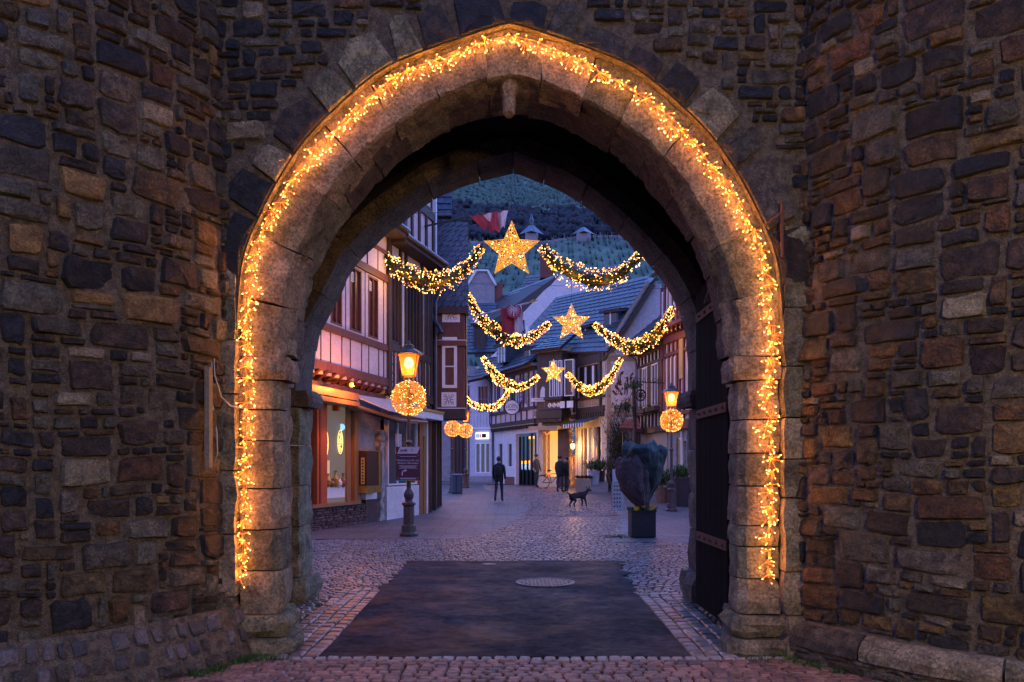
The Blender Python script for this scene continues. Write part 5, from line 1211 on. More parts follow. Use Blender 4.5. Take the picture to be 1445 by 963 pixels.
def oldtext(s, u, v, h, name):
    x = u; xs = .58
    for ch in s:
        mb = MB()
        for st in GL[ch]:
            pts = [Vector(p) for p in st]; fine = []
            for i in range(len(pts)-1):
                p0 = pts[max(i-1,0)]; p1 = pts[i]; p2 = pts[i+1]; p3 = pts[min(i+2,len(pts)-1)]
                for k in range(5): t = k/5; fine.append(.5*((2*p1)+(p2-p0)*t+(2*p0-5*p1+4*p2-p3)*t*t+(3*p1-p0-3*p2+p3)*t**3))
            fine.append(pts[-1]); nb = Vector((.10,.085)); vs = []
            for p in fine: vs += [f5.at(x+(p.x-nb.x)*h*xs, v+(p.y-nb.y)*h, .012), f5.at(x+(p.x+nb.x)*h*xs, v+(p.y+nb.y)*h, .012)]
            b = len(vs); mb.add(vs, [(2*i, 2*i+1, 2*i+3, 2*i+2) for i in range(len(fine)-1)])
            mb.add([Vector(q)-f5.w*.01+Vector((0,0,0)) for q in vs], [])
        mb.build('painted_letter', M_INK, h5); x += h*xs*{'C':.98,'S':1.0,'f':.55,'h':.68}.get(ch, .66)
oldtext('Cafe', u5(871.5), V(f5,872,543), .58, 'a'); oldtext('Sch', u5(866), V(f5,866,557), .52, 'b')
sh = MB(); c = (u5(885), V(f5,885,566)); 
for k in range(10): t = k*pi/5; sh.tube([f5.at(c[0]+.05*cos(t), c[1]+.05*sin(t), .015), f5.at(c[0]+.32*cos(t)*(1 if k%2 else .7), c[1]+.2*sin(t), .015)], .018, 4)
sh.build('painted_emblem', M_INK, h5)
# background houses between the row and the hill
hH = thing('white_gabled_house', 'dark tiled house with a bright white gable wall rising behind the far row', 'house', (4,56,GZ))
fH = Frame(tuple(P(735,0,55).xy), tuple(P(830,0,52).xy)); uH = lambda px: U(fH, px)
gable(fH, hH, [(uH(x), V(fH,x,y)) for x, y in ((735,500),(820,500),(826,404),(807,392),(791,387),(777,403),(768,410),(737,443))], M_PLW, w0=-.4)
tiles(hH, P(680,462,56), P(737,446,54.9), P(792,385,54.6), P(706,418,63), 13, tw=.5, name='tile_row')
tiles(hH, P(745,490,54.6), P(690,490,56), P(684,455,57), P(742,440,55.2), 6, tw=.5, name='tile_row')
hG = thing('grey_gable_house', 'small grey gabled house with a red chimney between the oriel and the tiled roofs', 'house', (-2.6,62,GZ))
fG = Frame(tuple(P(655,0,62).xy), tuple(P(720,0,62).xy)); uG = lambda px: U(fG, px)
gable(fG, hG, [(uG(x), V(fG,x,y)) for x, y in ((662,460),(698,460),(698,400),(688,384),(672,384),(662,400))], M_PLG, w0=-4)
mb = MB(); fG.beam(mb, (uG(660),V(fG,660,402)), (uG(672),V(fG,672,382)), .18, -4, .15); fG.beam(mb, (uG(688),V(fG,688,382)), (uG(700),V(fG,700,403)), .18, -4, .15); fG.box(mb, uG(671.5), uG(688.5), V(fG,680,383.5), V(fG,680,381), -4, .16); mb.build('roof_edge', M_WHITE, hG)
fb(fG, 'chimney', M_BRICK, hG, uG(698.5), uG(709), V(fG,704,430), V(fG,704,398), -1, -.2)
fb(fG, 'antenna_mast', M_IRON, hG, uG(684.6), uG(685.2), V(fG,685,384), V(fG,685,355), -1, -.95)
for z in (362,368,375): fb(fG, 'antenna_rod', M_IRON, hG, uG(678), uG(692), V(fG,685,z), V(fG,685,z-.6), -1, -.97)
hK = thing('brick_chimney_house', 'dark roof ridge carrying a broad red brick chimney with antennas below the vineyard', 'house', (5,68,GZ))
tiles(hK, P(720,440,64), P(900,430,64), P(870,374,72), P(742,390,72), 12, tw=.6, m=M_TILEB, joined=True)
fK = Frame(tuple(P(750,0,68).xy), tuple(P(800,0,68).xy)); uK = lambda px: U(fK, px)
ch = fb(fK, 'chimney', M_BRICK, hK, uK(762.5), uK(783), V(fK,770,392), V(fK,770,362), -1, 0); fb(fK, 'chimney_cap', M_PLG, ch, uK(762), uK(783.5), V(fK,770,361.8), V(fK,770,360), -1.05, .05)
mb = MB(); mb.tube([P(772,361,68.5),P(772,346,68.5)], .05, 4); mb.tube([P(769,349,68.5),P(775,349,68.5)], .04, 4); mb.build('antenna_mast', M_IRON, hK)
# ------------------------------------------------------------------ right side
f6 = Frame((6.15,37.6), (6.69,34.1)); f7 = Frame((6.72,34.0), (8.7,25.2))
u6 = lambda px: U(f6, px); u7 = lambda px: U(f7, px)
h6 = thing('timber_framed_house', 'low timber house with gilded eaves and flower boxes, right of the cafe wall', 'house', tuple(f6.p))
wallpanel(f6, h6, 0, f6.len, 3.1, 7.0, M_PLW, []); fb(f6, 'ground_floor_wall', M_TAN, h6, 0, f6.len, 0, 3.1, -.5, -.1); fb(f6, 'body', M_PLG, h6, 0, f6.len, 0, 7.0, -5, -.52)
ws = [(908,915),(921,930)]
for a, b in ws:
    window(f6, h6, u6(a), u6(b), 4.3, 6.2, 2, 1, w=.05, m=M_WHITE, g=M_GLASS)
    for s0, s1 in ((a-3.5,a-.2),(b+.2,b+3.2)): fb(f6, 'shutter', M_SHUT, h6, u6(s0), u6(s1), 4.3, 6.2, .02, .07)
    fb(f6, 'flower_box', M_TIM, h6, u6(a-2), u6(b+2), 4.05, 4.24, .02, .3); mb = MB(); rs = random.Random(a)
    for k in range(120): p = f6.at(rs.uniform(u6(a-2), u6(b+2)), 4.24+rs.uniform(-.12,.12), .2+rs.gauss(0,.07)); d = Vector((rs.gauss(0,.05), rs.gauss(0,.05), rs.gauss(0,.05))); mb.add([p, p+d, p+Vector((.02,0,.03))], [(0,1,2)])
    mb.build('flower_box_plants', M_FOL, h6, kind='stuff')
for z0, z1 in ((3.1,3.35),(3.95,4.03),(6.25,6.35),(6.75,7.0)): beam(f6, h6, 0, f6.len, z0, z1, .1, M_SHUT)
for k in range(8): u = k*f6.len/7.2+.05; beam(f6, h6, u-.05, u+.05, 6.35, 6.75, .09, M_SHUT); beam(f6, h6, u-.06, u+.06, 3.35, 3.95, .09, M_SHUT)
for k in range(14): u = .1+k*(f6.len-.2)/13; fb(f6, 'eave_bracket', M_TIM, h6, u-.05, u+.05, 6.85, 7.15, .1, .55); fb(f6, 'bracket_gilding', M_GOLD, h6, u-.045, u+.045, 6.9, 6.96, .55, .57)
fb(f6, 'eave_board', M_TIM, h6, -.3, f6.len, 7.15, 7.35, -.1, .75); fb(f6, 'eave_gilding', M_GOLD, h6, -.3, f6.len, 7.15, 7.2, .75, .77)
tiles(h6, f6.at(-.3,7.35,.8), f6.at(f6.len,7.35,.8), f6.at(f6.len,9.6,-2), f6.at(-.3,9.6,-2), 9, tw=.3, m=M_SLATE)
mb = MB(); mb.tube([f6.at(-.3,7.3,.8), f6.at(-.3,7.0,.6), f6.at(0,6.7,.2), f6.at(.0,6.4,.15), f6.at(.0,.5,.15)], .06, 8); mb.build('downpipe', M_GUT, h6)
# little tiled porch roof
tiles(h6, P(874,604,37.0), P(905,606,36.0), P(900,590,36.9), P(884,592,37.6), 5, tw=.25, m=mat('red_porch_tile', (.22,.06,.06), (.14,.04,.04), 6, .4, .5, .2), name='porch_tile_row')
mb = MB(); 
for px in (880,902): q = P(px,640,36.9); mb.box(q.x-.06, q.x+.06, q.y-.06, q.y+.06, .25, 3.2)
mb.build('porch_post', M_SHUT, h6)
h7 = thing('timber_framed_house', 'tall wine red half timbered house on the far right behind the right lamp', 'house', tuple(f7.p))
fb(f7, 'body', M_PLG, h7, 0, f7.len, 0, 13, -5, -.42); wallpanel(f7, h7, 0, f7.len, 3.1, 13, M_PLR, [])
wallpanel(f7, h7, 0, f7.len, 0, 3.1, M_PLG, [(u7(951),u7(959.5),.9,2.75),(u7(961),u7(966),.3,2.6)], w0=-.4, w1=-.1, name='ground_floor_wall')
fb(f7, 'lit_curtain', emat('lit_curtain', (1,.72,.38), .5, (.7,.6,.4)), h7, u7(951), u7(959.5), .9, 2.75, -.3, -.22)
mb = MB()
for k in range(7): f7.box(mb, u7(951)+(u7(959.5)-u7(951))*k/7, u7(951)+(u7(959.5)-u7(951))*(k+.45)/7, .92, 2.7, -.215, -.19)
mb.build('curtain_folds', mat('curtain_tan', (.4,.32,.2), None, 4, 0, .9, 0), h7)
fb(f7, 'window_post', M_WHITE, h7, u7(959.6), u7(961), .3, 3.0, -.1, -.02)
fb(f7, 'door_glow', M_LITP, h7, u7(961.2), u7(966), .5, 2.5, -.35, -.3)
for a, b in ((938.5,941.5),(944,947.5),(949.5,952.5)): fb(f7, 'tall_shutter', M_TIMD, h7, u7(a), u7(b), 3.9, 6.2, .02, .08)
for a, b in ((941.8,943.8),(947.8,949.3),(952.8,954.5)): window(f7, h7, u7(a), u7(b), 3.9, 6.2, 1, 2, w=.04, m=M_WHITE, fw=.04)
for z0, z1, w in ((3.1,3.5,.12),(6.3,6.45,.08),(6.85,7.15,.14),(9.4,9.6,.1),(3.7,3.85,.1)): beam(f7, h7, 0, f7.len, z0, z1, w, M_TIMD)
for px in (934.5,939,945,951,956.5,960,966): u = u7(px); beam(f7, h7, u-.07, u+.07, 3.5, 9.4, .07, M_TIMD)
for k in range(22): u = .1+k*.42; fb(f7, 'cornice_bracket', M_TIMD, h7, u-.06, u+.06, 7.15, 7.4, .02, .35); fb(f7, 'bracket_gilding', M_GOLD, h7, u-.055, u+.055, 7.2, 7.26, .35, .37)
fb(f7, 'cornice_board', M_TIMD, h7, 0, f7.len, 7.4, 7.55, .0, .5)
for px in (936,943,950): window(f7, h7, u7(px), u7(px+3.5), 7.9, 9.2, 2, 1, w=.04, m=M_WHITE)
fb(f7, 'gold_frame', M_GOLD, h7, u7(961), u7(966), 5.2, 7.0, .02, .09)
tiles(h7, f7.at(-.3,9.9,.6), f7.at(f7.len,9.9,.6), f7.at(f7.len,12.6,-2.6), f7.at(-.3,12.6,-2.6), 9, tw=.35, m=M_SLATE, joined=True)
fb(f7, 'upper_gable', M_PLW, h7, .1, u7(945), 9.5, 12.3, -.1, .12); 
for u in (.15, 1.0, u7(944)): beam(f7, h7, u-.08, u+.08, 9.5, 12.3, .2, M_SHUT)
beam(f7, h7, .1, u7(945), 10.8, 11, .2, M_SHUT)
# wrought iron sign on the right house
ws_ = thing('wrought_iron_sign', 'wrought iron bracket with a round scrolled hanging sign above the covered plant', 'sign', tuple(P(906,555,34.5)))
mb = MB(); mb.tube([P(938,541,34.0), P(898,539,34.5)], .025, 5)
for k in range(5): x = 902+k*7; mb.tube([P(x+2.5*cos(t), 537+2.5*sin(t), 34.4) for t in [i*pi/3 for i in range(6)]], .015, 4)
mb.build('iron_bracket', M_IRON, ws_)
mb = MB(); mb.tube([P(904+7*cos(t), 558+7.5*sin(t), 34.5) for t in [i*pi/8 for i in range(17)]], .035, 5)
for k in range(8): t = k*pi/4; mb.tube([P(904,558,34.5), P(904+5*cos(t), 558+5.5*sin(t), 34.5)], .025, 4)
mb.tube([P(904,540,34.5),P(904,551,34.5)], .015, 4); mb.build('scrolled_roundel', M_IRON, ws_)
# downhill: hillside with vineyards, wood band, chapel
hz_ = lambda x, y: .9+max(0, y-95)*.50+6*noise.noise((x*.012, y*.012, 0))+ (max(0,y-95)*.02)*noise.noise((x*.03, y*.02, 5))
M_HILL = mat('vineyard_grass', (.12,.19,.13), (.055,.10,.08), .08, 0, .95, 0, detail=12, mottle=(.10,.13,.06))
mb = MB(); nx, ny = 90, 80; vs = []
for j in range(ny+1):
    for i in range(nx+1):
        y = 95+445*(j/ny); x = -230+460*i/nx; vs.append((x, y, hz_(x, y)))
mb.add(vs, [(j*(nx+1)+i, j*(nx+1)+i+1, (j+1)*(nx+1)+i+1, (j+1)*(nx+1)+i) for j in range(ny) for i in range(nx)]); mb.build('hillside', M_HILL, kind='structure', smooth=True)
mb = MB(); rs = random.Random(3)          # vine rows
for k in range(240):
    x0 = -75+k*.75+rs.gauss(0,.25); y = 130 if k % 2 else 128
    if not -60 < x0 < 100: continue
    yy = 100
    while yy < 500:
        if 228 < yy < 277: yy = 277
        x = x0+(yy-200)*(.06 if yy < 228 else .22); h = rs.uniform(.7,1.6); z = hz_(x, yy)-.2; l = rs.uniform(3,7)
        x2 = x+(.06 if yy < 228 else .22)*l; z2 = hz_(x2, yy+l)-.2
        if yy < 228 and k % 2 or yy > 277: mb.add([(x,yy,z),(x2,yy+l,z2),(x2+.1,yy+l,z2+h),(x+.1,yy,z+h),(x+.5,yy,z),(x2+.5,yy+l,z2)], [(0,1,2,3),(3,2,5,4)])
        yy += l+rs.uniform(0,7)
mb.build('vine_rows', mat('vine_row_green', (.11,.17,.12), (.05,.09,.07), .15, 0, .95, 0), kind='stuff')
mb = MB()
for r, y in enumerate((216,220,225)):
    for k in range(60): x = -45+k*1.7+r*.4+rs.uniform(-.2,.2); z = hz_(x, y); mb.box(x-.07, x+.07, y-.07, y+.07, z, z+rs.uniform(1.2,2.4))
mb.build('vine_stakes', mat('pale_stakes', (.2,.23,.27), None, 2, 0, .8, 0), kind='stuff')
mb = MB()                                  # dark wood band
for k in range(2200):
    x, y = rs.uniform(-90,130), rs.uniform(229,275); z = hz_(x, y); r = rs.uniform(.8,1.9)
    for q in range(3): mb.ball((x+rs.gauss(0,1), y+rs.gauss(0,1), z+r*.8+rs.gauss(0,.8)), r*rs.uniform(.5,.9), None, 6, 4, (1,1,rs.uniform(.8,1.3)))
mb.build('woodland', mat('dark_wood', (.035,.05,.065), (.018,.026,.038), .6, 0, .95, 0), kind='stuff')
cp = thing('chapel', 'tiny chapel with a pointed roof on the hillside right of the biggest star', 'chapel', tuple(P(750,335,224)))
b_ = P(750,342,224); mb = MB(); mb.box(b_.x-1.8, b_.x+1.8, b_.y-2, b_.y+2, b_.z-1.5, b_.z+2.2); mb.build('wall', M_PLG, cp)
mb = MB(); mb.lathe([(3.6,2.2),(.2,5.2)], b_, 4); mb.build('roof', M_SLATE, cp); mb = MB(); mb.lathe([(.5,5.0),(.5,6),(.7,6),(.02,8.4)], b_, 6); mb.build('spire', M_SLATE, cp)
ct = thing('hillside_hut', 'small dark hut on the hillside at the edge of the wood', 'hut', tuple(P(822,335,224))); b_ = P(823,340,224)
mb = MB(); mb.box(b_.x-2, b_.x+2, b_.y-2, b_.y+2, b_.z-2, b_.z+1.8); mb.build('wall', M_PLG, ct); mb = MB(); mb.lathe([(3.4,1.8),(.6,3.8)], b_, 4); mb.build('roof', M_SLATE, ct)
mb = MB(); w = P(722,340,227)
for x in range(-60, 60, 2): mb.box(w.x+x, w.x+x+1.96, 226, 226.5, hz_(w.x+x,226)-1, hz_(w.x+x,226)+.7)
tag(mb.build('terrace_wall', M_PLG), 'long low terrace wall running across the hillside below the wood', 'wall')
# ------------------------------------------------------------------ lamps with glowing wicker balls
M_POST = mat('brown_cast_iron', (.075,.045,.04), (.045,.03,.028), 6, .3, .45, .1)
M_POSTD = mat('dark_cast_iron', (.04,.042,.055), (.03,.03,.04), 6, .3, .45, .1)
M_GLOW = emat('lantern_glass_glow', (1,.22,.01), 1.7)
_n = M_GLOW.node_tree; _mx = _n.nodes.new('ShaderNodeMixShader'); _tr = _n.nodes.new('ShaderNodeBsdfTransparent'); _mx.inputs[0].default_value = .45
_n.links.new(_n.nodes['Principled BSDF'].outputs[0], _mx.inputs[1]); _n.links.new(_tr.outputs[0], _mx.inputs[2]); _n.links.new(_mx.outputs[0], _n.nodes['Material Output'].inputs[0])
M_CORE = emat('lantern_flame', (1,.62,.18), 9)
M_VINE = emat('lit_wicker', (1,.30,.008), .6, (.25,.12,.02))
M_STARW = emat('lit_star_wire', (1,.40,.008), .85, (.25,.13,.02))
M_DOT = emat('small_bulb', (1,.38,.02), 2.6); M_DOT2 = emat('bright_bulb', (1,.62,.2), 9)
M_DOTH = emat('small_bulb_halo', (1,.42,.06), 4)
def wicker(r, n, seed, wr=.006, nb=130, dr=.012):
    rs = random.Random(seed); mb = MB(); bb = MB()
    for k in range(n):
        a = Vector((rs.gauss(0,1), rs.gauss(0,1), rs.gauss(0,1))).normalized(); b = Vector((rs.gauss(0,1), rs.gauss(0,1), rs.gauss(0,1))); b = (b-a*b.dot(a)).normalized()
        t0 = rs.uniform(0,6.28); l = rs.uniform(.5,1.1); q = r*rs.uniform(.88,1.0)
        mb.tube([(a*cos(t0+l*i/4)+b*sin(t0+l*i/4)+a.cross(b)*.12*sin(i*1.7+k))*q for i in range(5)], wr, 3, caps=False)
    for k in range(nb):
        a = Vector((rs.gauss(0,1), rs.gauss(0,1), rs.gauss(0,1))).normalized()*r*rs.uniform(.9,1.03); s = dr*(1.5 if rs.random() < .2 else 1)
        bb.octa(a, s*.62, 0); 
    return mb, bb
def lamp(label, x, y, m=M_POST, scale=1, pw=40):
    z = gz(y); t = thing('street_lamp', label, 'street lamp', (x, y, z), 'lamps with glowing balls'); c = Vector((x, y, z))
    mb = MB(); mb.lathe([(.20,0),(.205,.06),(.165,.10),(.155,.24),(.12,.26),(.118,.66),(.15,.69),(.15,.73),(.09,.76),(.075,.79),(.105,.86),(.11,.93),(.075,1.0),(.055,1.03)], c, 10); mb.build('post_base', m, t)
    mb = MB(); mb.lathe([(.05,1.0),(.045,2.0),(.075,2.02),(.075,2.06),(.04,2.10),(.038,3.3),(.06,3.36)], c, 10); mb.build('post', m, t)
    mb = MB()
    for k in range(4): a = k*pi/2+pi/4; mb.tube([c+Vector((0,0,3.34)), c+Vector((.13*cos(a),.13*sin(a),3.38)), c+Vector((.15*cos(a),.15*sin(a),3.49))], .012, 5)
    mb.build('lantern_bracket', m, t)
    g = MB(); vs = []
    for h, w in ((3.49,.125),(3.95,.21)):
        for sx, sy in ((-1,-1),(1,-1),(1,1),(-1,1)): vs.append(c+Vector((sx*w*.93, sy*w*.93, h)))
    g.add(vs, [(0,1,5,4),(1,2,6,5),(2,3,7,6),(3,0,4,7),(3,2,1,0)]); g.build('lantern_glass', M_GLOW, t)
    mb = MB()
    for sx, sy in ((-1,-1),(1,-1),(1,1),(-1,1)): mb.tube([c+Vector((sx*.127,sy*.127,3.48)), c+Vector((sx*.213,sy*.213,3.96))], .011, 5)
    for h, w in ((3.48,.13),(3.96,.215)):
        for k in range(4):
            q = [(-1,-1),(1,-1),(1,1),(-1,1)]; mb.tube([c+Vector((q[k][0]*w,q[k][1]*w,h)), c+Vector((q[(k+1)%4][0]*w,q[(k+1)%4][1]*w,h))], .012, 5)
    mb.build('lantern_frame', m, t)
    mb = MB(); mb.lathe([(.33,3.96),(.31,3.99),(.12,4.10),(.12,4.16),(.05,4.19),(.02,4.27)], c, 4 if False else 8); mb.build('lantern_cap', m, t)
    mb = MB(); mb.ball(c+Vector((0,-.0,3.78)), .10, None, 10, 7, (1,1,1.3)); f = mb.build('flame_bulb', M_CORE, t)
    w, b = wicker(.39, 320, 5, nb=230); cc = c+Vector((0,0,3.01))
    w.v = [tuple(Vector(v)+cc) for v in w.v]; b.v = [tuple(Vector(v)+cc) for v in b.v]
    wb = w.build('wicker_ball', M_VINE, t, kind='stuff'); b.build('ball_lights', M_DOT2, wb, kind='stuff')
    point('lamp_light', c+Vector((0,0,3.72)), pw, (1,.33,.07), .12, t); point('ball_light', c+Vector((0,-.0,3.01)), pw*.35, (1,.32,.05), .25, t)
    for o in t.children:
        if o.name.startswith('lantern_glass') or o.name.startswith('flame'): o.visible_shadow = True
    return t
L1 = lamp('nearest street lamp left of the street, carrying a purple town sign on its post', -2.25, 17.0, pw=30)
def relamp(x, y, label, m=None):
    c = copy_tree(L1); c.location = (x, y, gz(y)); c['label'] = label; return c
L2 = relamp(225*25.9/1100-.0, 25.9, 'street lamp on the right behind the covered plant, near the wine red house')
L3 = relamp((638-722)*36.5/1100, 36.5, 'distant street lamp on the left, its lantern half hidden under the dark oriel')
L4 = relamp((656.5-722)*41/1100, 41, 'farthest street lamp, its full lantern shining right of the dark oriel')
L5_assumed = relamp(2.4, -1.3, 'assumed unseen street lamp standing in the open on the outer side of the gate')  # assumed lamp behind the camera, added to light the gate and towers warmly
for ch in L5_assumed.children:
    if ch.type == 'LIGHT': ch.data = ch.data.copy(); ch.data.energy *= 17; ch.data.color = (1,.66,.30)
L5_assumed['group'] = 'lamps with glowing balls'
# board on the nearest lamp
bd = thing('town_sign', 'purple town notice with white print on the nearest lamp post', 'sign', (-2.25, 16.9, 1.2))
fS = Frame((-2.25-.264, 16.87), (-2.25+.264, 16.87)); W_ = fS.len; M_PUR = mat('aubergine_board', (.10,.022,.06), None, 3, .05, .4, 0); M_PW = mat('print_white', (.75,.6,.72), None, 3, 0, .5, 0)
fb(fS, 'board', M_PUR, bd, 0, W_, 1.23, 1.95, -.02, 0)
gable(fS, bd, [(.03,1.80),(W_-.06,1.80),(W_-.005,1.945),(.09,1.945)], M_PW, w0=.0, w1=.006, name='header_panel')
text('AHR', 'header_print', fS, .17, 1.865, .012, .085, M_PUR, bd); 
mb = MB(); mb.tube([fS.at(.33+.03*cos(t), 1.87+.03*sin(t), .01) for t in (-1.2,-.4,.4,1.2)], .006, 4); mb.build('header_mark', M_PUR, bd)
text('Niederhutstraße und', 'sign_print', fS, W_/2, 1.655, .006, .058, M_PW, bd); text('Altstadt Ahrweiler', 'sign_print', fS, W_/2, 1.595, .006, .062, M_PW, bd)
for k, (z, w) in enumerate(((1.735,.36),(1.53,.40),(1.505,.33),(1.48,.40),(1.265,.34),(1.25,.34))): fb(fS, 'print_line', M_PW, bd, W_/2-w/2, W_/2+w/2, z, z+.010, .0, .004)
mb = MB(); pts = [(.14,1.33),(.135,1.38),(.16,1.425),(.20,1.435)]
for (a, b), (c, d) in zip(pts, pts[1:]): fS.beam(mb, (a,b), (c,d), .022, .0, .008)
mb.prism([fS.at(.195,1.405,.008), fS.at(.245,1.437,.008), fS.at(.195,1.47,.008)], fS.w*-.006); mb.build('arrow', M_PW, bd)
for u, z in ((.05,1.76),(W_-.05,1.76),(.05,1.27),(W_-.05,1.27)): disc(fS, u, z, .0, .012, .012, M_GOLD, 'screw', bd, 8)
for k, c in enumerate(((.02,.2,.6),(.02,.35,.5),(.03,.4,.1),(.5,.35,.02),(.6,.2,.02),(.6,.04,.03))): fb(fS, 'colour_strip', mat('strip_%s' % ['blue','teal','green','yellow','orange','red'][k], c, None, 2, 0, .5, 0), bd, W_*k/6, W_*(k+1)/6-.001, 1.212, 1.228, -.018, .0)

# ------------------------------------------------------------------ stars and garlands
def star(label, px, py, Y, Rr, seed):
    c = P(px, py, Y); t = thing('star_light', label, 'star light', tuple(c), 'illuminated stars hung over the street'); rs = random.Random(seed)
    tips = [Vector((sin(2*pi*k/5)*Rr, 0, cos(2*pi*k/5)*Rr)) for k in range(5)]; ins = [Vector((sin(2*pi*(k+.5)/5)*Rr*.44, 0, cos(2*pi*(k+.5)/5)*Rr*.44)) for k in range(5)]
    fr = MB(); wi = MB(); bu = MB(); tris = []
    for s in (-1, 1):
        ce = Vector((0, s*Rr*.22, 0))
        for k in range(5):
            for q in (ins[k], ins[k-1]): tris.append((ce, tips[k], q)); 
            fr.tube([c+ce, c+tips[k]], .011, 4); fr.tube([c+ce, c+ins[k]], .009, 4)
    for k in range(5): fr.tube([c+ins[k-1], c+tips[k], c+ins[k]], .014, 4)
    for (a, b, d) in tris:
        def rp():
            u, v = rs.random(), rs.random()
            if u+v > 1: u, v = 1-u, 1-v
            return a+(b-a)*u+(d-a)*v
        for k in range(34):
            p = rp(); q = p+(rp()-p)*rs.uniform(.2,.55); m_ = (p+q)/2+Vector((rs.gauss(0,.02), rs.gauss(0,.02), rs.gauss(0,.02))); wi.tube([c+p, c+m_, c+q], .0065*(Rr/.78)**.3, 3, caps=False)
        for k in range(7): bu.octa(c+rp()+Vector((0,-.01,0)), rs.choice([.010,.010,.013,.022])*(Y/22)**.6, int(rs.random() < .35))
    wi.build('wire_mesh', M_STARW, t, kind='stuff'); fr.build('star_frame', M_STARW, t); bu.build('star_bulbs', [M_DOT, M_DOT2], t, kind='stuff')
    mb = MB(); mb.tube([c+tips[0], c+tips[0]+Vector((0,0,.9))], .006, 4); mb.build('hanging_wire', M_IRON, t)
    point('star_glow', c+Vector((0,-.4,0)), 5, WARM, .3, t)
star('biggest and nearest illuminated gold star, upper centre of the arch opening', 722, 353, 22, .82, 1)
star('middle illuminated gold star hanging right of the red and white flag', 806.5, 456, 32.8, .82, 2)
star('smallest illuminated gold star, hanging in front of the dark oriel house', 781, 525, 37, .60, 3)
def garland(label, pts, Y, r, seed, sc=1, dens=1.0):
    P3 = [P(x, y, Y) for x, y in pts]; t = thing('light_garland', label, 'garland', tuple(P3[0]), 'fir garlands with fairy lights'); rs = random.Random(seed)
    fine = []
    for i in range(len(P3)-1):
        p0 = P3[max(i-1,0)]; p1 = P3[i]; p2 = P3[i+1]; p3 = P3[min(i+2,len(P3)-1)]
        for k in range(10): q = k/10; fine.append(.5*((2*p1)+(p2-p0)*q+(2*p0-5*p1+4*p2-p3)*q*q+(3*p1-p0-3*p2+p3)*q**3))
    fine.append(P3[-1]); N_ = len(fine)
    ln = sum((b-a).length for a, b in zip(fine, fine[1:]))
    def rad(i): f = i/(N_-1); return r*(.42+.58*min(1, 2.6*min(f, 1-f)))*(1+.12*sin(i*.9+seed))
    core = MB(); core.tube(fine, [rad(i)*.42 for i in range(N_)], 6); core.build('garland_core', M_FOL, t)
    fo_ = MB(); bu = MB()
    n = int(ln*560*dens)
    for k in range(n):
        f = rs.random()*(N_-1.001); i = int(f); p = fine[i].lerp(fine[i+1], f-i); tg = (fine[i+1]-fine[i]).normalized(); a = rs.uniform(0, 2*pi)
        s1 = tg.cross(Vector((0,1,0))).normalized(); s2 = tg.cross(s1); d = (s1*cos(a)+s2*sin(a)); q = rad(f); l = q*rs.uniform(.35,.6)
        st = p+d*q*.3; en = p+d*q*rs.uniform(.65,.98)+tg*rs.gauss(0,.06); sd = d.cross(tg)*.018*sc
        fo_.add([st-sd, st+sd, en], [(0,1,2)])
    nb = int(ln*150*dens)
    for k in range(nb):
        f = rs.random()*(N_-1.001); i = int(f); p = fine[i].lerp(fine[i+1], f-i); tg = (fine[i+1]-fine[i]).normalized(); a = rs.uniform(0, 2*pi)
        s1 = tg.cross(Vector((0,1,0))).normalized(); s2 = tg.cross(s1); c = p+(s1*cos(a)+s2*sin(a))*rad(f)*rs.uniform(.7,1.05)
        bu.octa(c, rs.choice([.010,.014,.017,.021])*sc, 0)
        if rs.random() < .3: bu.octa(c+Vector((0,-.012,0)), .015*sc, 1)
    fo_.build('fir_twigs', M_FOL, t, kind='stuff'); bu.build('garland_bulbs', [M_DOT, M_DOT2], t, kind='stuff')
    for k in range(2): i = int(N_*(k+1)/3); point('garland_glow', fine[i]+Vector((0,-.5,-.2)), 7, WARM, .2, t)
    return t
garland('thick lit garland at top left, from the half timbered dormer to the biggest star', [(527,345),(545,368),(572,386),(602,398),(628,397),(656,380),(680,349)], 22, .33, 1)
garland('thick lit garland at top right, from the biggest star to the right arch edge', [(765,348),(784,371),(810,388),(842,397),(876,387),(908,356)], 22, .35, 2)
garland('lit garland in the middle left, hanging in front of the red and white flag', [(660,414),(672,441),(696,465),(722,480),(748,476),(776,456)], 32.8, .33, 3, 1.35)
garland('lit garland in the middle right, between the middle star and the wine red house', [(838,457),(860,476),(888,489),(914,483),(935,460),(950,434)], 32.8, .33, 4, 1.35)
garland('lit garland of the third row, left, above the round shop sign', [(681,504),(692,521),(710,540),(735,547),(761,531)], 37, .27, 5, 1.5)
garland('lit garland of the third row, right, in front of the cafe wall', [(800,527),(818,546),(838,552),(860,535),(877,506)], 37, .27, 6, 1.5)
garland('smallest lit garland, lowest at the left in front of the lavender house', [(652,552),(662,567),(678,575),(697,575),(712,562),(719,545)], 41, .20, 7, 1.6)
def wire(label, pts, r=.008, m=M_IRON):
    mb = MB(); mb.tube(pts, r, 4); tag(mb.build('span_wire', m), label, 'wire')
wire('nearest span wire carrying the biggest star across the street', [P(545,302,22), P(640,300,22), P(722,296,22), P(800,290,22), P(905,276,22)])
wire('thin slanting wire from the first span down towards the chapel', [P(733,296,22), P(752,322,22.2), P(762,345,22)], .006)
wire('second span wire carrying the middle star', [P(645,400,32.8), P(806,404,32.8), P(955,408,32.8)])
wire('third span wire carrying the smallest star', [P(672,500,37), P(781,498,37), P(890,497,37)])
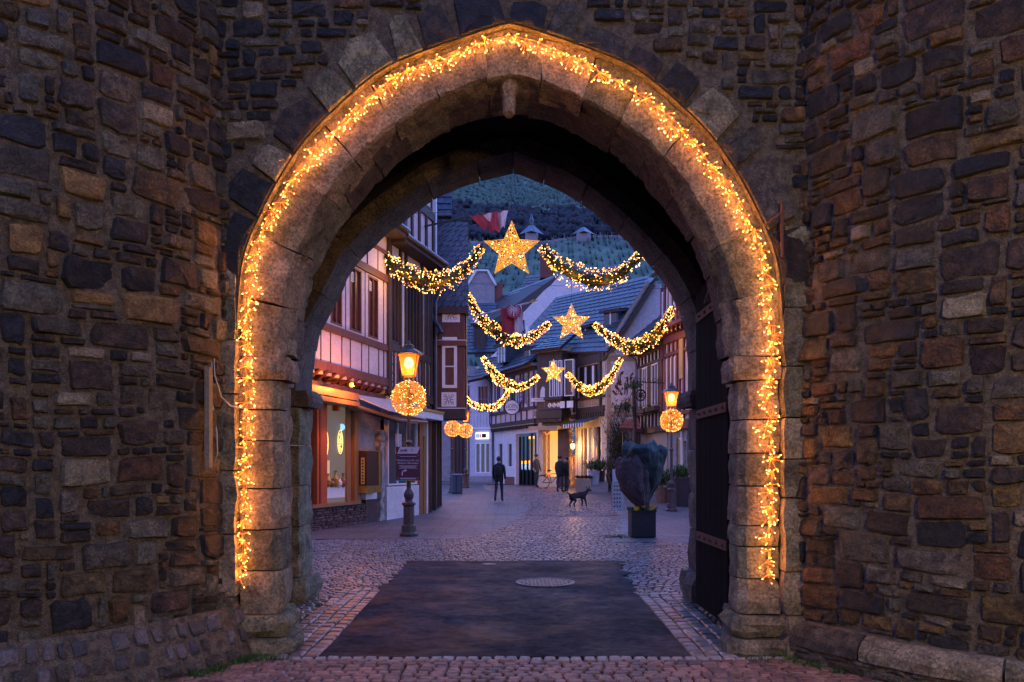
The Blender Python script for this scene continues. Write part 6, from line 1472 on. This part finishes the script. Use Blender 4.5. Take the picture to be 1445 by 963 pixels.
# ------------------------------------------------------------------ flags
M_FR = mat('flag_red', (.42,.045,.06), (.33,.035,.05), 4, .1, .8, 0); M_FW = mat('flag_white', (.62,.58,.62), (.52,.48,.54), 4, .1, .8, 0)
f_1 = thing('furled_flag', 'red and white flag drooping from a pole left above the biggest star', 'flag', tuple(P(605,320,23.6)))
mb = MB(); mb.tube([P(598,320,24.6), P(668,304,23.6)], .03, 6); mb.tube([P(668,304,23.6), P(719,297,23.2)], .018, 6); mb.build('pole', M_POSTD, f_1)
def cloth(name, m, quad, par, nu=14, nv=10, amp=.12, ph=0):
    mb = MB(); vs = []
    for j in range(nv+1):
        for i in range(nu+1):
            u, v = i/nu, j/nv; p = (quad[0].lerp(quad[1], u)).lerp(quad[3].lerp(quad[2], u), v); p.y += amp*sin(u*9+ph+v*2)*(.3+.7*v)+.04*sin(u*21+v*5); p.z += .04*sin(u*7+ph)*v
            vs.append(p)
    n = len(vs); vs += [p+Vector((0,.012,0)) for p in vs]
    fs = [(j*(nu+1)+i, j*(nu+1)+i+1, (j+1)*(nu+1)+i+1, (j+1)*(nu+1)+i) for j in range(nv) for i in range(nu)]; fs += [tuple(n+q for q in reversed(f)) for f in fs]
    mb.add(vs, fs); return mb.build(name, m, par, smooth=True)
cloth('red_cloth', M_FR, [P(664,305,23.6), P(684,302,23.5), P(700,326,23.4), P(683,325,23.5)], f_1, 8, 8, .08)
cloth('white_cloth', M_FW, [P(682,303,23.45), P(717,297,23.2), P(712,322,23.3), P(699,326,23.45)], f_1, 12, 8, .10, 2)
cloth('red_cloth', M_FR, [P(694,300,23.3), P(703,299,23.25), P(704,326,23.2), P(690,327,23.3)], f_1, 6, 8, .06, 4)
f_2 = thing('hanging_flag', 'red and white flag with a round white eagle emblem, hanging from a gold tipped pole', 'flag', tuple(P(706,437,30)))
mb = MB(); mb.tube([P(658,449,31.5), P(748,427,30)], .028, 6); mb.build('pole', M_FW, f_2)
mb = MB(); mb.tube([P(747,427.3,30), P(752,425,29.95), P(759,424.2,29.9)], [.03,.055,.01], 6); mb.build('pole_tip', M_GOLD, f_2)
cloth('red_cloth', M_FR, [P(706,436,30.2), P(725,432,30.2), P(726.5,471,30.2), P(708,471,30.2)], f_2, 10, 12, .05); cloth('white_cloth', M_FW, [P(725,432,30.2), P(736,430,30.2), P(739,468,30.2), P(726.5,471,30.2)], f_2, 8, 12, .05, 1)
c = P(725,438.5,30.05); mb = MB(); mb.prism([c+Vector((.30*cos(t),0,.30*sin(t))) for t in [k*pi/12 for k in range(24)] if sin(t) < .75], (0,.01,0)); em = mb.build('emblem_disc', M_FR, f_2)
mb = MB()
for sx in (-1,1):
    for k in range(6): a = -1.0+k*.42; mb.tube([c+Vector((sx*.05,-.012,.03)), c+Vector((sx*.24*cos(a),-.012,.24*sin(a)))], [.02,.012], 4)
mb.tube([c+Vector((0,-.012,-.22)), c+Vector((0,-.012,.1)), c+Vector((-.03,-.012,.17)), c+Vector((-.08,-.012,.16))], [.03,.035,.02,.008], 5); mb.build('emblem_eagle', M_FW, em)
# ------------------------------------------------------------------ covered plant in its square planter
pl = thing('square_planter', 'dark square planter with small yellow pansies under the wrapped plant', 'planter', (2.55, 16.75, 0))
x0, x1, y0, y1 = 2.54, 3.06, 16.55, 17.07
mb = MB(); mb.box(x0,x1,y0,y1,.02,.56); o = mb.build('pot', M_ANTH, pl); bv = o.modifiers.new('b','BEVEL'); bv.width = .012; bv.segments = 2
mb = MB(); mb.box(x0-.012,x1+.012,y0-.012,y1+.012,.555,.585); mb.build('pot_rim', M_ANTH, pl)
mb = MB(); mb.box(x0+.03,x1-.03,y0+.03,y1-.03,.5,.592); mb.build('soil', M_DIRT, pl)
rs = random.Random(4); mb = MB(); lf = MB()
for k in range(16):
    x, y = rs.uniform(x0,x1), rs.uniform(y0-.02,y0+.2); z = .60+rs.uniform(0,.10)
    for q in range(5): a = q*1.256; mb.add([(x,y-.02,z),(x+.035*cos(a-.5),y-.025,z+.035*sin(a-.5)),(x+.045*cos(a),y-.03,z+.045*sin(a)),(x+.035*cos(a+.5),y-.025,z+.035*sin(a+.5))], [(0,1,2,3)])
for k in range(160):
    x, y = rs.uniform(x0-.02,x1+.02), rs.uniform(y0-.03,y1); z = .58; d = Vector((rs.gauss(0,.05), rs.gauss(0,.05), rs.uniform(.03,.11)))
    lf.add([(x-.015,y,z),(x+.015,y,z),(x+d.x,y+d.y,z+d.z)], [(0,1,2)])
mb.build('pansies', mat('pansy_yellow', (.75,.42,.02), (.6,.28,.01), 4, 0, .7, 0), pl, kind='stuff'); lf.build('pansy_leaves', M_GRASS, pl, kind='stuff')
def wrapped(name, label, prof, c, seed, mats, ears=(), sq=.8, ztop=1.7):
    t = thing(name, label, 'wrapped plant', c); mb = MB(); n = 130; vs = []; fineP = []
    for i in range(len(prof)-1):
        for q in range(7): f = q/7; fineP.append([prof[i][j]+(prof[i+1][j]-prof[i][j])*f for j in range(3)])
    fineP.append(list(prof[-1])); K = len(fineP); z0, z1 = fineP[0][0], fineP[-1][0]
    for i, (z, xa, xb) in enumerate(fineP):
        xm, r = (xa+xb)/2, (xb-xa)/2; g = (z-z0)/(z1-z0)
        for j in range(n):
            a = 2*pi*j/n; ca, sa = cos(a), sin(a)
            rid = 1-2.4*abs(noise.noise((ca*2.3, sa*2.3, z*.55+seed))); rid2 = 1-2.4*abs(noise.noise((ca*5, sa*5, z*1.1+seed*3)))
            fold = 1+.035*(rid-.5)+.03*(rid2-.5)+.28*noise.noise((ca*1.8, sa*1.8, z*2.4+seed))+.09*noise.noise((ca*5, sa*5, z*6))
            zz = z+g**4*(.16*noise.noise((ca*2, sa*2, seed))+.05*noise.noise((ca*7, sa*7, seed)))
            for ea, es, eh in ears:
                d = (a-ea+pi)%(2*pi)-pi; w = math.exp(-(d/.20)**2)*max(0, (g-.72)/.28)**1.5; fold += es*w; zz += eh*w
            vs.append((c[0]+xm+r*ca*fold, c[1]+r*sq*sa*fold, c[2]+zz))
    fs = [(i*n+j, i*n+(j+1)%n, (i+1)*n+(j+1)%n, (i+1)*n+j) for i in range(K-1) for j in range(n)]+[tuple(range(n-1,-1,-1))]
    m = [1 if (vs[f[0]][2] > ztop+.12*noise.noise((vs[f[0]][0]*4, vs[f[0]][1]*4, 2)) and len(f) == 4) else 0 for f in fs]
    vs.append((c[0]+(prof[-1][1]+prof[-1][2])/2, c[1], c[2]+z1-.10)); e = len(vs)-1
    fs += [((K-1)*n+j, (K-1)*n+(j+1)%n, e) for j in range(n)]; m += [1]*n
    mb.add(vs, fs); mb.m = m; mb.build('fleece', mats, t, smooth=True)
    return t
pc = (2.80, 16.8, 0)
M_FLE = mat('green_fleece', (.020,.036,.035), (.012,.020,.021), 1.5, .8, .75, 0, dist=.03, detail=8); M_FLR = mat('mauve_fleece', (.085,.048,.052), (.05,.03,.034), 2, .8, .75, 0, dist=.025, detail=8)
M_TEAL = mat('teal_fleece', (.03,.08,.085), (.018,.045,.05), 5, .6, .7, 0, dist=.02)
wp = wrapped('wrapped_plant', 'tall dark green fleece wrapped plant standing in the square planter', [(.60,-.07,.08),(.72,-.16,.12),(.92,-.26,.24),(1.2,-.34,.38),(1.5,-.38,.46),(1.75,-.40,.50),(1.92,-.40,.48),(2.0,-.34,.42)], pc, 1, [M_FLE, M_TEAL], ears=((pi*1.04,.24,.06),(-.12,.34,-.08)), sq=.75, ztop=1.84)
mb = MB(); mb.tube([(pc[0]+.12*cos(t), pc[1]+.1*sin(t), .68) for t in [k*pi/6 for k in range(13)]], .012, 5); mb.build('tie_string', M_CABLE, wp)
wp2 = wrapped('wrapped_plant', 'smaller mauve fleece wrapped plant leaning behind the dark green one', [(.60,-.06,.10),(.75,-.24,.14),(1.0,-.44,.14),(1.3,-.54,.12),(1.5,-.59,.08),(1.64,-.60,.0),(1.72,-.52,-.08)], (2.80,16.62,0), 4, [M_FLR, M_FLR], ears=((pi*1.05,.15,.0),), sq=.6, ztop=1.66)
# perforated pale board stand behind
sd = thing('menu_board_stand', 'pale perforated menu stand with round holes, half hidden behind the wrapped plant', 'menu stand', (3.2, 24, 0))
fM = Frame(tuple(P(864,0,24).xy), tuple(P(881,0,24.2).xy)); fb(fM, 'board', M_PLG, sd, 0, fM.len, .15, 1.05, -.05, 0); fb(fM, 'paper_panel', mat('blue_white_paper',(.35,.38,.48),None,3,0,.6,0), sd, .03, fM.len-.03, 1.06, 1.45, -.05, 0)
for r in range(6):
    for k in range(3): disc(fM, .08+k*.1, .3+r*.125, .001, .028, .006, M_IRON, 'hole', sd, 8)
# ------------------------------------------------------------------ pots, plants, bins
def leafy(par, c, r, h, n, m, seed, droop=.4, w=.03, name='leaves'):
    rs = random.Random(seed); mb = MB(); c = Vector(c)
    for k in range(n):
        a = rs.uniform(0, 2*pi); e = rs.uniform(.1,1.2); d = Vector((cos(a)*sin(e), sin(a)*sin(e), cos(e))); st = c+Vector((rs.gauss(0,r*.25), rs.gauss(0,r*.25), rs.uniform(0,h*.4))); l = rs.uniform(.5,1)*r
        mid = st+d*l*.6; en = st+d*l+Vector((0,0,-droop*l)); sd = d.cross(Vector((0,0,1))); sd = (sd.normalized() if sd.length > .01 else Vector((1,0,0)))*w
        mb.add([st, mid-sd, en, mid+sd], [(0,1,2,3)])
    return mb.build(name, m, par, kind='stuff')
M_LEAF = mat('green_leaves', (.06,.12,.03), (.03,.06,.02), 8, 0, .6, .3); M_POT = mat('pale_tall_pot', (.45,.5,.6), (.35,.4,.5), 4, .2, .6, 0); M_TERR = mat('terracotta_pot', (.3,.2,.13), (.2,.13,.09), 4, .3, .8, .2)
def pot(label, x, y, r, h, m, pr=.5, ph=.6, n=120, seed=1, sqz=1):
    z = gz(y); t = thing('potted_plant', label, 'potted plant', (x,y,z)); mb = MB(); mb.lathe([(r*.75,0),(r,h),(r*1.06,h+.01),(r*1.04,h+.05),(r*.9,h+.05)], (x,y,z), 12); mb.build('pot', m, t); leafy(t, (x,y,z+h), pr, ph, n, M_LEAF, seed); return t
q = P(838,686,37.5); pot('tall pale pot with a fan palm, right of the orange doorway', q.x, 37.5, .28, .95, M_POT, .75, .6, 160, 3)
q = P(848,686,37.8); pot('dark tall pot with a palm, directly left of the cafe wall steps', q.x, 37.8, .2, .95, M_ANTH, .75, .8, 140, 8)
q = P(936,703,30); pot('round terracotta pot with a leafy shrub behind the right lamp post', q.x, 30, .35, .55, M_TERR, .6, 1.2, 260, 9)
q = P(952,700,29); pot('dark pot with drooping pale green foliage right of the right lamp', q.x, 29, .3, .8, M_ANTH, .6, .6, 260, 10)
q = P(963,700,28); pot('large dark pot with trailing plants at the right edge of the opening', q.x, 28, .34, 1.0, M_ANTH, .6, .5, 260, 11)
bx = thing('planter_barrel', 'long wooden planter crate full of dark foliage beside the tall pale pot', 'planter', tuple(P(818,690,37)))
fQ = Frame(tuple(P(812,0,37.2).xy), tuple(P(834,0,37.0).xy)); fb(fQ, 'crate', M_TAN, bx, 0, fQ.len, gz(37), .95, -.4, 0)
for k in range(6): leafy(bx, fQ.at(.06+k*.12, .95, -.2), .25, .2, 40, M_FOL, k+20, name='tuft')
st = thing('stone_steps', 'three dark stone steps at the foot of the cafe wall', 'steps', tuple(P(845,695,37)))
for k in range(4): a, b = P(834,0,36.6+k*.3), P(858,0,36.6+k*.3); mb = MB(); mb.box(a.x, b.x, 36.6+k*.3, 38.4, gz(37)+k*.12-.05, gz(37)+(k+1)*.12-.004); mb.build('step', M_PLG, st)
for k, (px, l) in enumerate(((641.5,'blue grey litter bin left of the distant lamp base'),(648,'blue grey litter bin right of the distant lamp base'))):
    q = P(px,0,35.8); b_ = thing('litter_bin', l, 'litter bin', (q.x, 35.8, gz(35.8)), 'litter bins'); mb = MB(); mb.lathe([(.15,.05),(.16,.8),(.18,.82),(.18,.88),(.1,.92)], (q.x,35.8,gz(35.8)), 12); mb.build('bin_body', mat('bin_blue', (.05,.08,.13), None, 3, .2, .4, 0), b_); mb = MB(); mb.box(q.x-.14,q.x+.14,35.7,35.9,gz(35.8),gz(35.8)+.06); mb.build('bin_foot', M_IRON, b_)
# palm-like plants and creeper on the cafe wall
vp = thing('climbing_plant', 'dark leafless creeper spreading over the cafe wall above the steps', 'climbing plant', tuple(P(873,690,38.4)))
rs = random.Random(12); mb = MB()
for k in range(70):
    p = Vector((P(rs.gauss(873,7),0,38.4).x, 38.45, gz(38))); pts = [p.copy()]; h = rs.uniform(1.5,4.0)
    while p.z < h+.3: p = p+Vector((rs.gauss(0,.09), 0, rs.uniform(.12,.25))); p.y = 38.48-rs.uniform(0,.18); pts.append(p.copy())
    if rs.random() < .6:
        for q in range(5): p = p+Vector((rs.gauss(0,.05)+.05, -.02, -rs.uniform(.1,.2))); pts.append(p.copy())
    mb.tube(pts, .012, 3)
mb.build('stems', M_TIM, vp, kind='stuff'); lf = MB()
for k in range(1500):
    x = rs.gauss(873,8); y = rs.gauss(640,28)
    if y > 692: continue
    p = P(x, y, 38.3+rs.uniform(-.1,.15)); d = Vector((rs.gauss(0,.07), rs.gauss(0,.05), rs.gauss(0,.07))); lf.add([p, p+d, p+Vector((.05,0,.04))], [(0,1,2)])
lf.build('twig_leaves', M_FOL, vp, kind='stuff')
pm = thing('hanging_palm', 'spiky hanging palm plant in front of the cafe lettering', 'hanging plant', tuple(P(888,560,35.5)))
leafy(pm, P(894,551,35.5), .62, .3, 70, M_LEAF, 4, .5, .04); leafy(pm, P(882,582,35.5), .8, .3, 90, M_FOL, 5, .9, .03, 'lower_leaves')
mb = MB(); mb.tube([P(894,545,35.6), P(896,600,35.6), P(897,690,35.6)], .09, 7); mb.tube([P(893,550,35.6),P(882,582,35.6)], .02, 4); mb.build('trunk', M_TIM, pm)
# ------------------------------------------------------------------ bicycle
bk = thing('bicycle', 'bicycle with a glowing red tail light leaning before the yellow lit window', 'bicycle', tuple(P(773,690,40)))
g0 = gz(40); cA, cB = P(766,0,40.0), P(783,0,40.4); rw = .34
def wheel(cx_, cy_):
    w = MB(); w.tube([(cx_+rw*cos(t), cy_, g0+rw+rw*sin(t)) for t in [k*pi/12 for k in range(25)]], .022, 6); o = w.build('wheel', M_IRON, bk); s = MB()
    for k in range(10): t = k*pi/5; s.tube([(cx_,cy_,g0+rw), (cx_+rw*cos(t), cy_, g0+rw+rw*sin(t))], .004, 3)
    s.build('spokes', M_GUT, o)
xa, xb = cA.x+.0, cA.x+1.05; wheel(xa, 40.1); wheel(xb, 40.15)
h_ = g0+rw; mb = MB(); y_ = 40.12; bb_ = (xa+.45, y_, h_-.04); ss = (xa+.35, y_, h_+.42); hd = (xb-.2, y_, h_+.45)
for a, b in ((bb_, ss), (ss, hd), (bb_, hd), (bb_, (xa,y_,h_)), (ss, (xa,y_,h_)), (hd, (xb,y_,h_))): mb.tube([a, b], .022, 6)
mb.build('frame', M_POSTD, bk); mb = MB(); mb.tube([hd, (xb-.22,y_,h_+.62), (xb-.3,y_-.25,h_+.64)], .014, 5); mb.tube([(xb-.22,y_,h_+.62), (xb-.3,y_+.25,h_+.64)], .014, 5); mb.build('handlebar', M_IRON, bk)
mb = MB(); mb.tube([ss, (ss[0]-.02,y_,h_+.58)], .014, 5); mb.ball((ss[0]-.02,y_,h_+.60), .13, None, 8, 5, (1,.6,.3)); mb.build('saddle', M_IRON, bk)
mb = MB(); mb.tube([(xa-.25,y_,h_+.36),(ss[0],y_,h_+.38)], .02, 4); mb.build('rack', M_IRON, bk)
q = P(774.5,669,39.7); mb = MB(); mb.ball(q, .06, None, 8, 6); mb.build('tail_light', emat('red_tail_light', (1,.02,.01), 14), bk); point('tail_glow', q+Vector((0,-.1,0)), 1.2, (1,.03,.02), .05, bk)
# ------------------------------------------------------------------ people and a dog
M_SKIN = mat('skin', (.45,.28,.2), (.4,.24,.17), 6, 0, .6, 0); M_HAIR = mat('dark_hair', (.04,.028,.02), None, 20, .4, .6, 0); M_JEAN = mat('dark_jeans', (.03,.035,.06), None, 10, .3, .9, 0)
def skin(name, J, E, root, mats, par, matfn, sub=1):
    me = bpy.data.meshes.new(name); me.from_pydata([j[0] for j in J], E, []); o = bpy.data.objects.new(name, me); COL.objects.link(o)
    s = o.modifiers.new('s', 'SKIN'); s.use_smooth_shade = True
    for i, j in enumerate(J): v = me.skin_vertices[0].data[i]; r = j[1]; v.radius = (r, r) if not isinstance(r, tuple) else r; v.use_root = (i == root)
    sb_ = o.modifiers.new('u', 'SUBSURF'); sb_.levels = sub; sb_.render_levels = sub
    dg = bpy.context.evaluated_depsgraph_get(); ev = o.evaluated_get(dg); m2 = bpy.data.meshes.new_from_object(ev); m2.materials.clear()
    for m in mats: m2.materials.append(m)
    for p in m2.polygons: p.material_index = matfn(p.center); p.use_smooth = True
    bpy.data.objects.remove(o); n = bpy.data.objects.new(name, m2); COL.objects.link(n)
    if par: n.parent = par
    return n
def person(label, x, y, rot, hh=1.74, walk=.16, jacket=M_BLK, arms=0, bag=False):
    t = thing('person', label, 'person', (x, y, gz(y))); t.rotation_euler = (0,0,rot); k = hh/1.74; w = walk
    J = [((0,0,.95),(.15,.11)), ((0,.0,1.12),(.155,.105)), ((0,0,1.32),(.18,.115)), ((0,0,1.44),(.11,.08)), ((0,-.01,1.52),(.055,.055)), ((0,-.02,1.60),(.075,.09)), ((0,-.02,1.68),(.078,.098)),
         ((-.09,0,.88),.095), ((-.10,-w*.6,.50),.062), ((-.10,-w*.8,.10),.045), ((-.11,-w*.8-.14,.04),(.042,.035)),
         ((.09,0,.88),.095), ((.10,w*.35,.50),.062), ((.10,w*1.3,.13),.045), ((.11,w*1.3-.12,.05),(.042,.035)),
         ((-.19,0,1.42),.065), ((-.25,w*.5,1.16),.052), ((-.25,w*.3-.08-arms*.15,.92+arms*.1),.042), ((-.25,w*.3-.12-arms*.2,.82+arms*.14),.034),
         ((.19,0,1.42),.065), ((.25,-w*.4,1.16),.052), ((.25,-w*.5-.08,.93),.042), ((.25,-w*.5-.13,.83),.034)]
    J = [((p[0]*k, p[1]*k, p[2]*k), r) for p, r in J]
    E = [(0,1),(1,2),(2,3),(3,4),(4,5),(5,6),(0,7),(7,8),(8,9),(9,10),(0,11),(11,12),(12,13),(13,14),(3,15),(15,16),(16,17),(17,18),(3,19),(19,20),(20,21),(21,22)]
    def mf(c):
        z = c.z/k
        if z > 1.50: return 2
        if abs(c.x) > .2*k and z < .90: return 2
        if z < .90: return 1 if z > .09 else 3
        return 0
    skin('body', J, E, 0, [jacket, M_JEAN, M_SKIN, M_BLK], t, mf, 2)
    mb = MB(); mb.ball((0,.02*k,1.70*k), .108*k, None, 12, 8, (.92,1.05,.95)); h = mb.build('hair', M_HAIR, None, smooth=True); h.parent = t
    mb = MB(); mb.ball((0,-.12*k,1.63*k), .018*k, None, 6, 4); n = mb.build('nose', M_SKIN, None, smooth=True); n.parent = t
    mb = MB(); mb.lathe([(.17*k,.80*k),(.185*k,.86*k),(.18*k,1.15*k),(.19*k,1.36*k),(.13*k,1.46*k),(.09*k,1.53*k)], (0,0,0), 14); mb.v = [(a, b*.72, c) for a, b, c in mb.v]; j = mb.build('jacket', jacket, None, smooth=True); j.parent = t
    if bag:
        mb = MB(); mb.ball((0,.16,1.2), .2, None, 10, 7, (.8,.5,1.1)); b_ = mb.build('backpack', jacket, None, smooth=True); b_.parent = t
    return t
person('person in a dark bulky jacket walking up the middle of the street, seen from behind', P(704,0,30.5).x, 30.5, pi*.95, 1.72, .22, bag=True)
person('person in dark clothes standing close behind the bicycle by the yellow window', P(790,0,36.5).x, 36.5, pi*.8, 1.72, .05, arms=1)
person('second person in dark clothes, shoulder to shoulder beside the one behind the bicycle', P(799,0,36.9).x, 36.9, -pi*.6, 1.66, .08)
person('person in a dark jacket standing in front of the barred doorway of the rose house', P(757,0,41.3).x, 41.3, pi*.3, 1.74, .04, mat('slate_blue_jacket', (.05,.06,.10), None, 6, .3, .9, 0))
def dog(label, x, y, rot, s):
    t = thing('dog', label, 'dog', (x, y, gz(y))); t.rotation_euler = (0,0,rot)
    J = [((.0,0,.42),(.085,.10)), ((.2,0,.44),(.10,.125)), ((.38,0,.43),(.09,.115)), ((.48,0,.52),(.06,.07)), ((.58,0,.62),(.055,.06)), ((.68,0,.60),(.032,.035)), ((.74,0,.585),.022),
         ((-.16,0,.43),(.08,.09)), ((-.26,0,.46),.03), ((-.38,0,.56),.018),
         ((-.15,.08,.32),.055), ((-.08,.085,.24),.04), ((-.19,.085,.14),.026), ((-.17,.085,.03),.022), ((-.15,-.08,.32),.055), ((-.04,-.085,.24),.04), ((-.14,-.085,.14),.026), ((-.10,-.085,.03),.022),
         ((.36,.08,.32),.045), ((.38,.08,.18),.028), ((.36,.08,.03),.022), ((.36,-.08,.32),.045), ((.41,-.08,.18),.028), ((.44,-.08,.03),.022)]
    J = [((p[0]*s, p[1]*s, p[2]*s), tuple(q*s for q in r) if isinstance(r, tuple) else r*s) for p, r in J]
    E = [(0,1),(1,2),(2,3),(3,4),(4,5),(5,6),(0,7),(7,8),(8,9),(7,10),(10,11),(11,12),(12,13),(7,14),(14,15),(15,16),(16,17),(2,18),(18,19),(19,20),(2,21),(21,22),(22,23)]
    skin('body', J, E, 0, [M_BLK], t, lambda c: 0, 2)
    for e in (-1,1): mb = MB(); mb.prism([(.54*s,e*.05*s,.66*s),(.60*s,e*.05*s,.66*s),(.56*s,e*.075*s,.75*s)], (0,e*.015*s,0)); o = mb.build('ear', M_BLK, None); o.parent = t
dog('dark medium sized dog walking on the cobbles right of the street middle', P(812,0,27.5).x, 27.5, .6, 1.0)

# ------------------------------------------------------------------ house fronts added unseen behind the camera to block sky light
for k, (x0, x1, m, l) in enumerate(((-11,-.6,M_PLG,'grey rendered house added out of view to block sky light, left hand one'),(.2,11,M_PLC,'cream rendered house added out of view to block sky light, right hand one'))):
    h = thing('house', l, 'house', (x0, -8, 0)); fr = Frame((x1, -8.0), (x0, -8.0)); fr.w = Vector((0,1,0)); L_ = fr.len
    ho = [(.9+i*2.4, 2.0+i*2.4, z, z+1.5) for i in range(4) for z in (1.0, 4.0, 6.8, 9.6)]
    wallpanel(fr, h, 0, L_, 0, 12.6, m, ho); fb(fr, 'backing', M_IRON, h, 0, L_, 0, 12.6, -6, -.32)
    for q in ho: window(fr, h, *q, 2, 2, w=-.05)
    tiles(h, fr.at(0,12.6,.4), fr.at(L_,12.6,.4), fr.at(L_,16,-3), fr.at(0,16,-3), 12, tw=.4, joined=True)
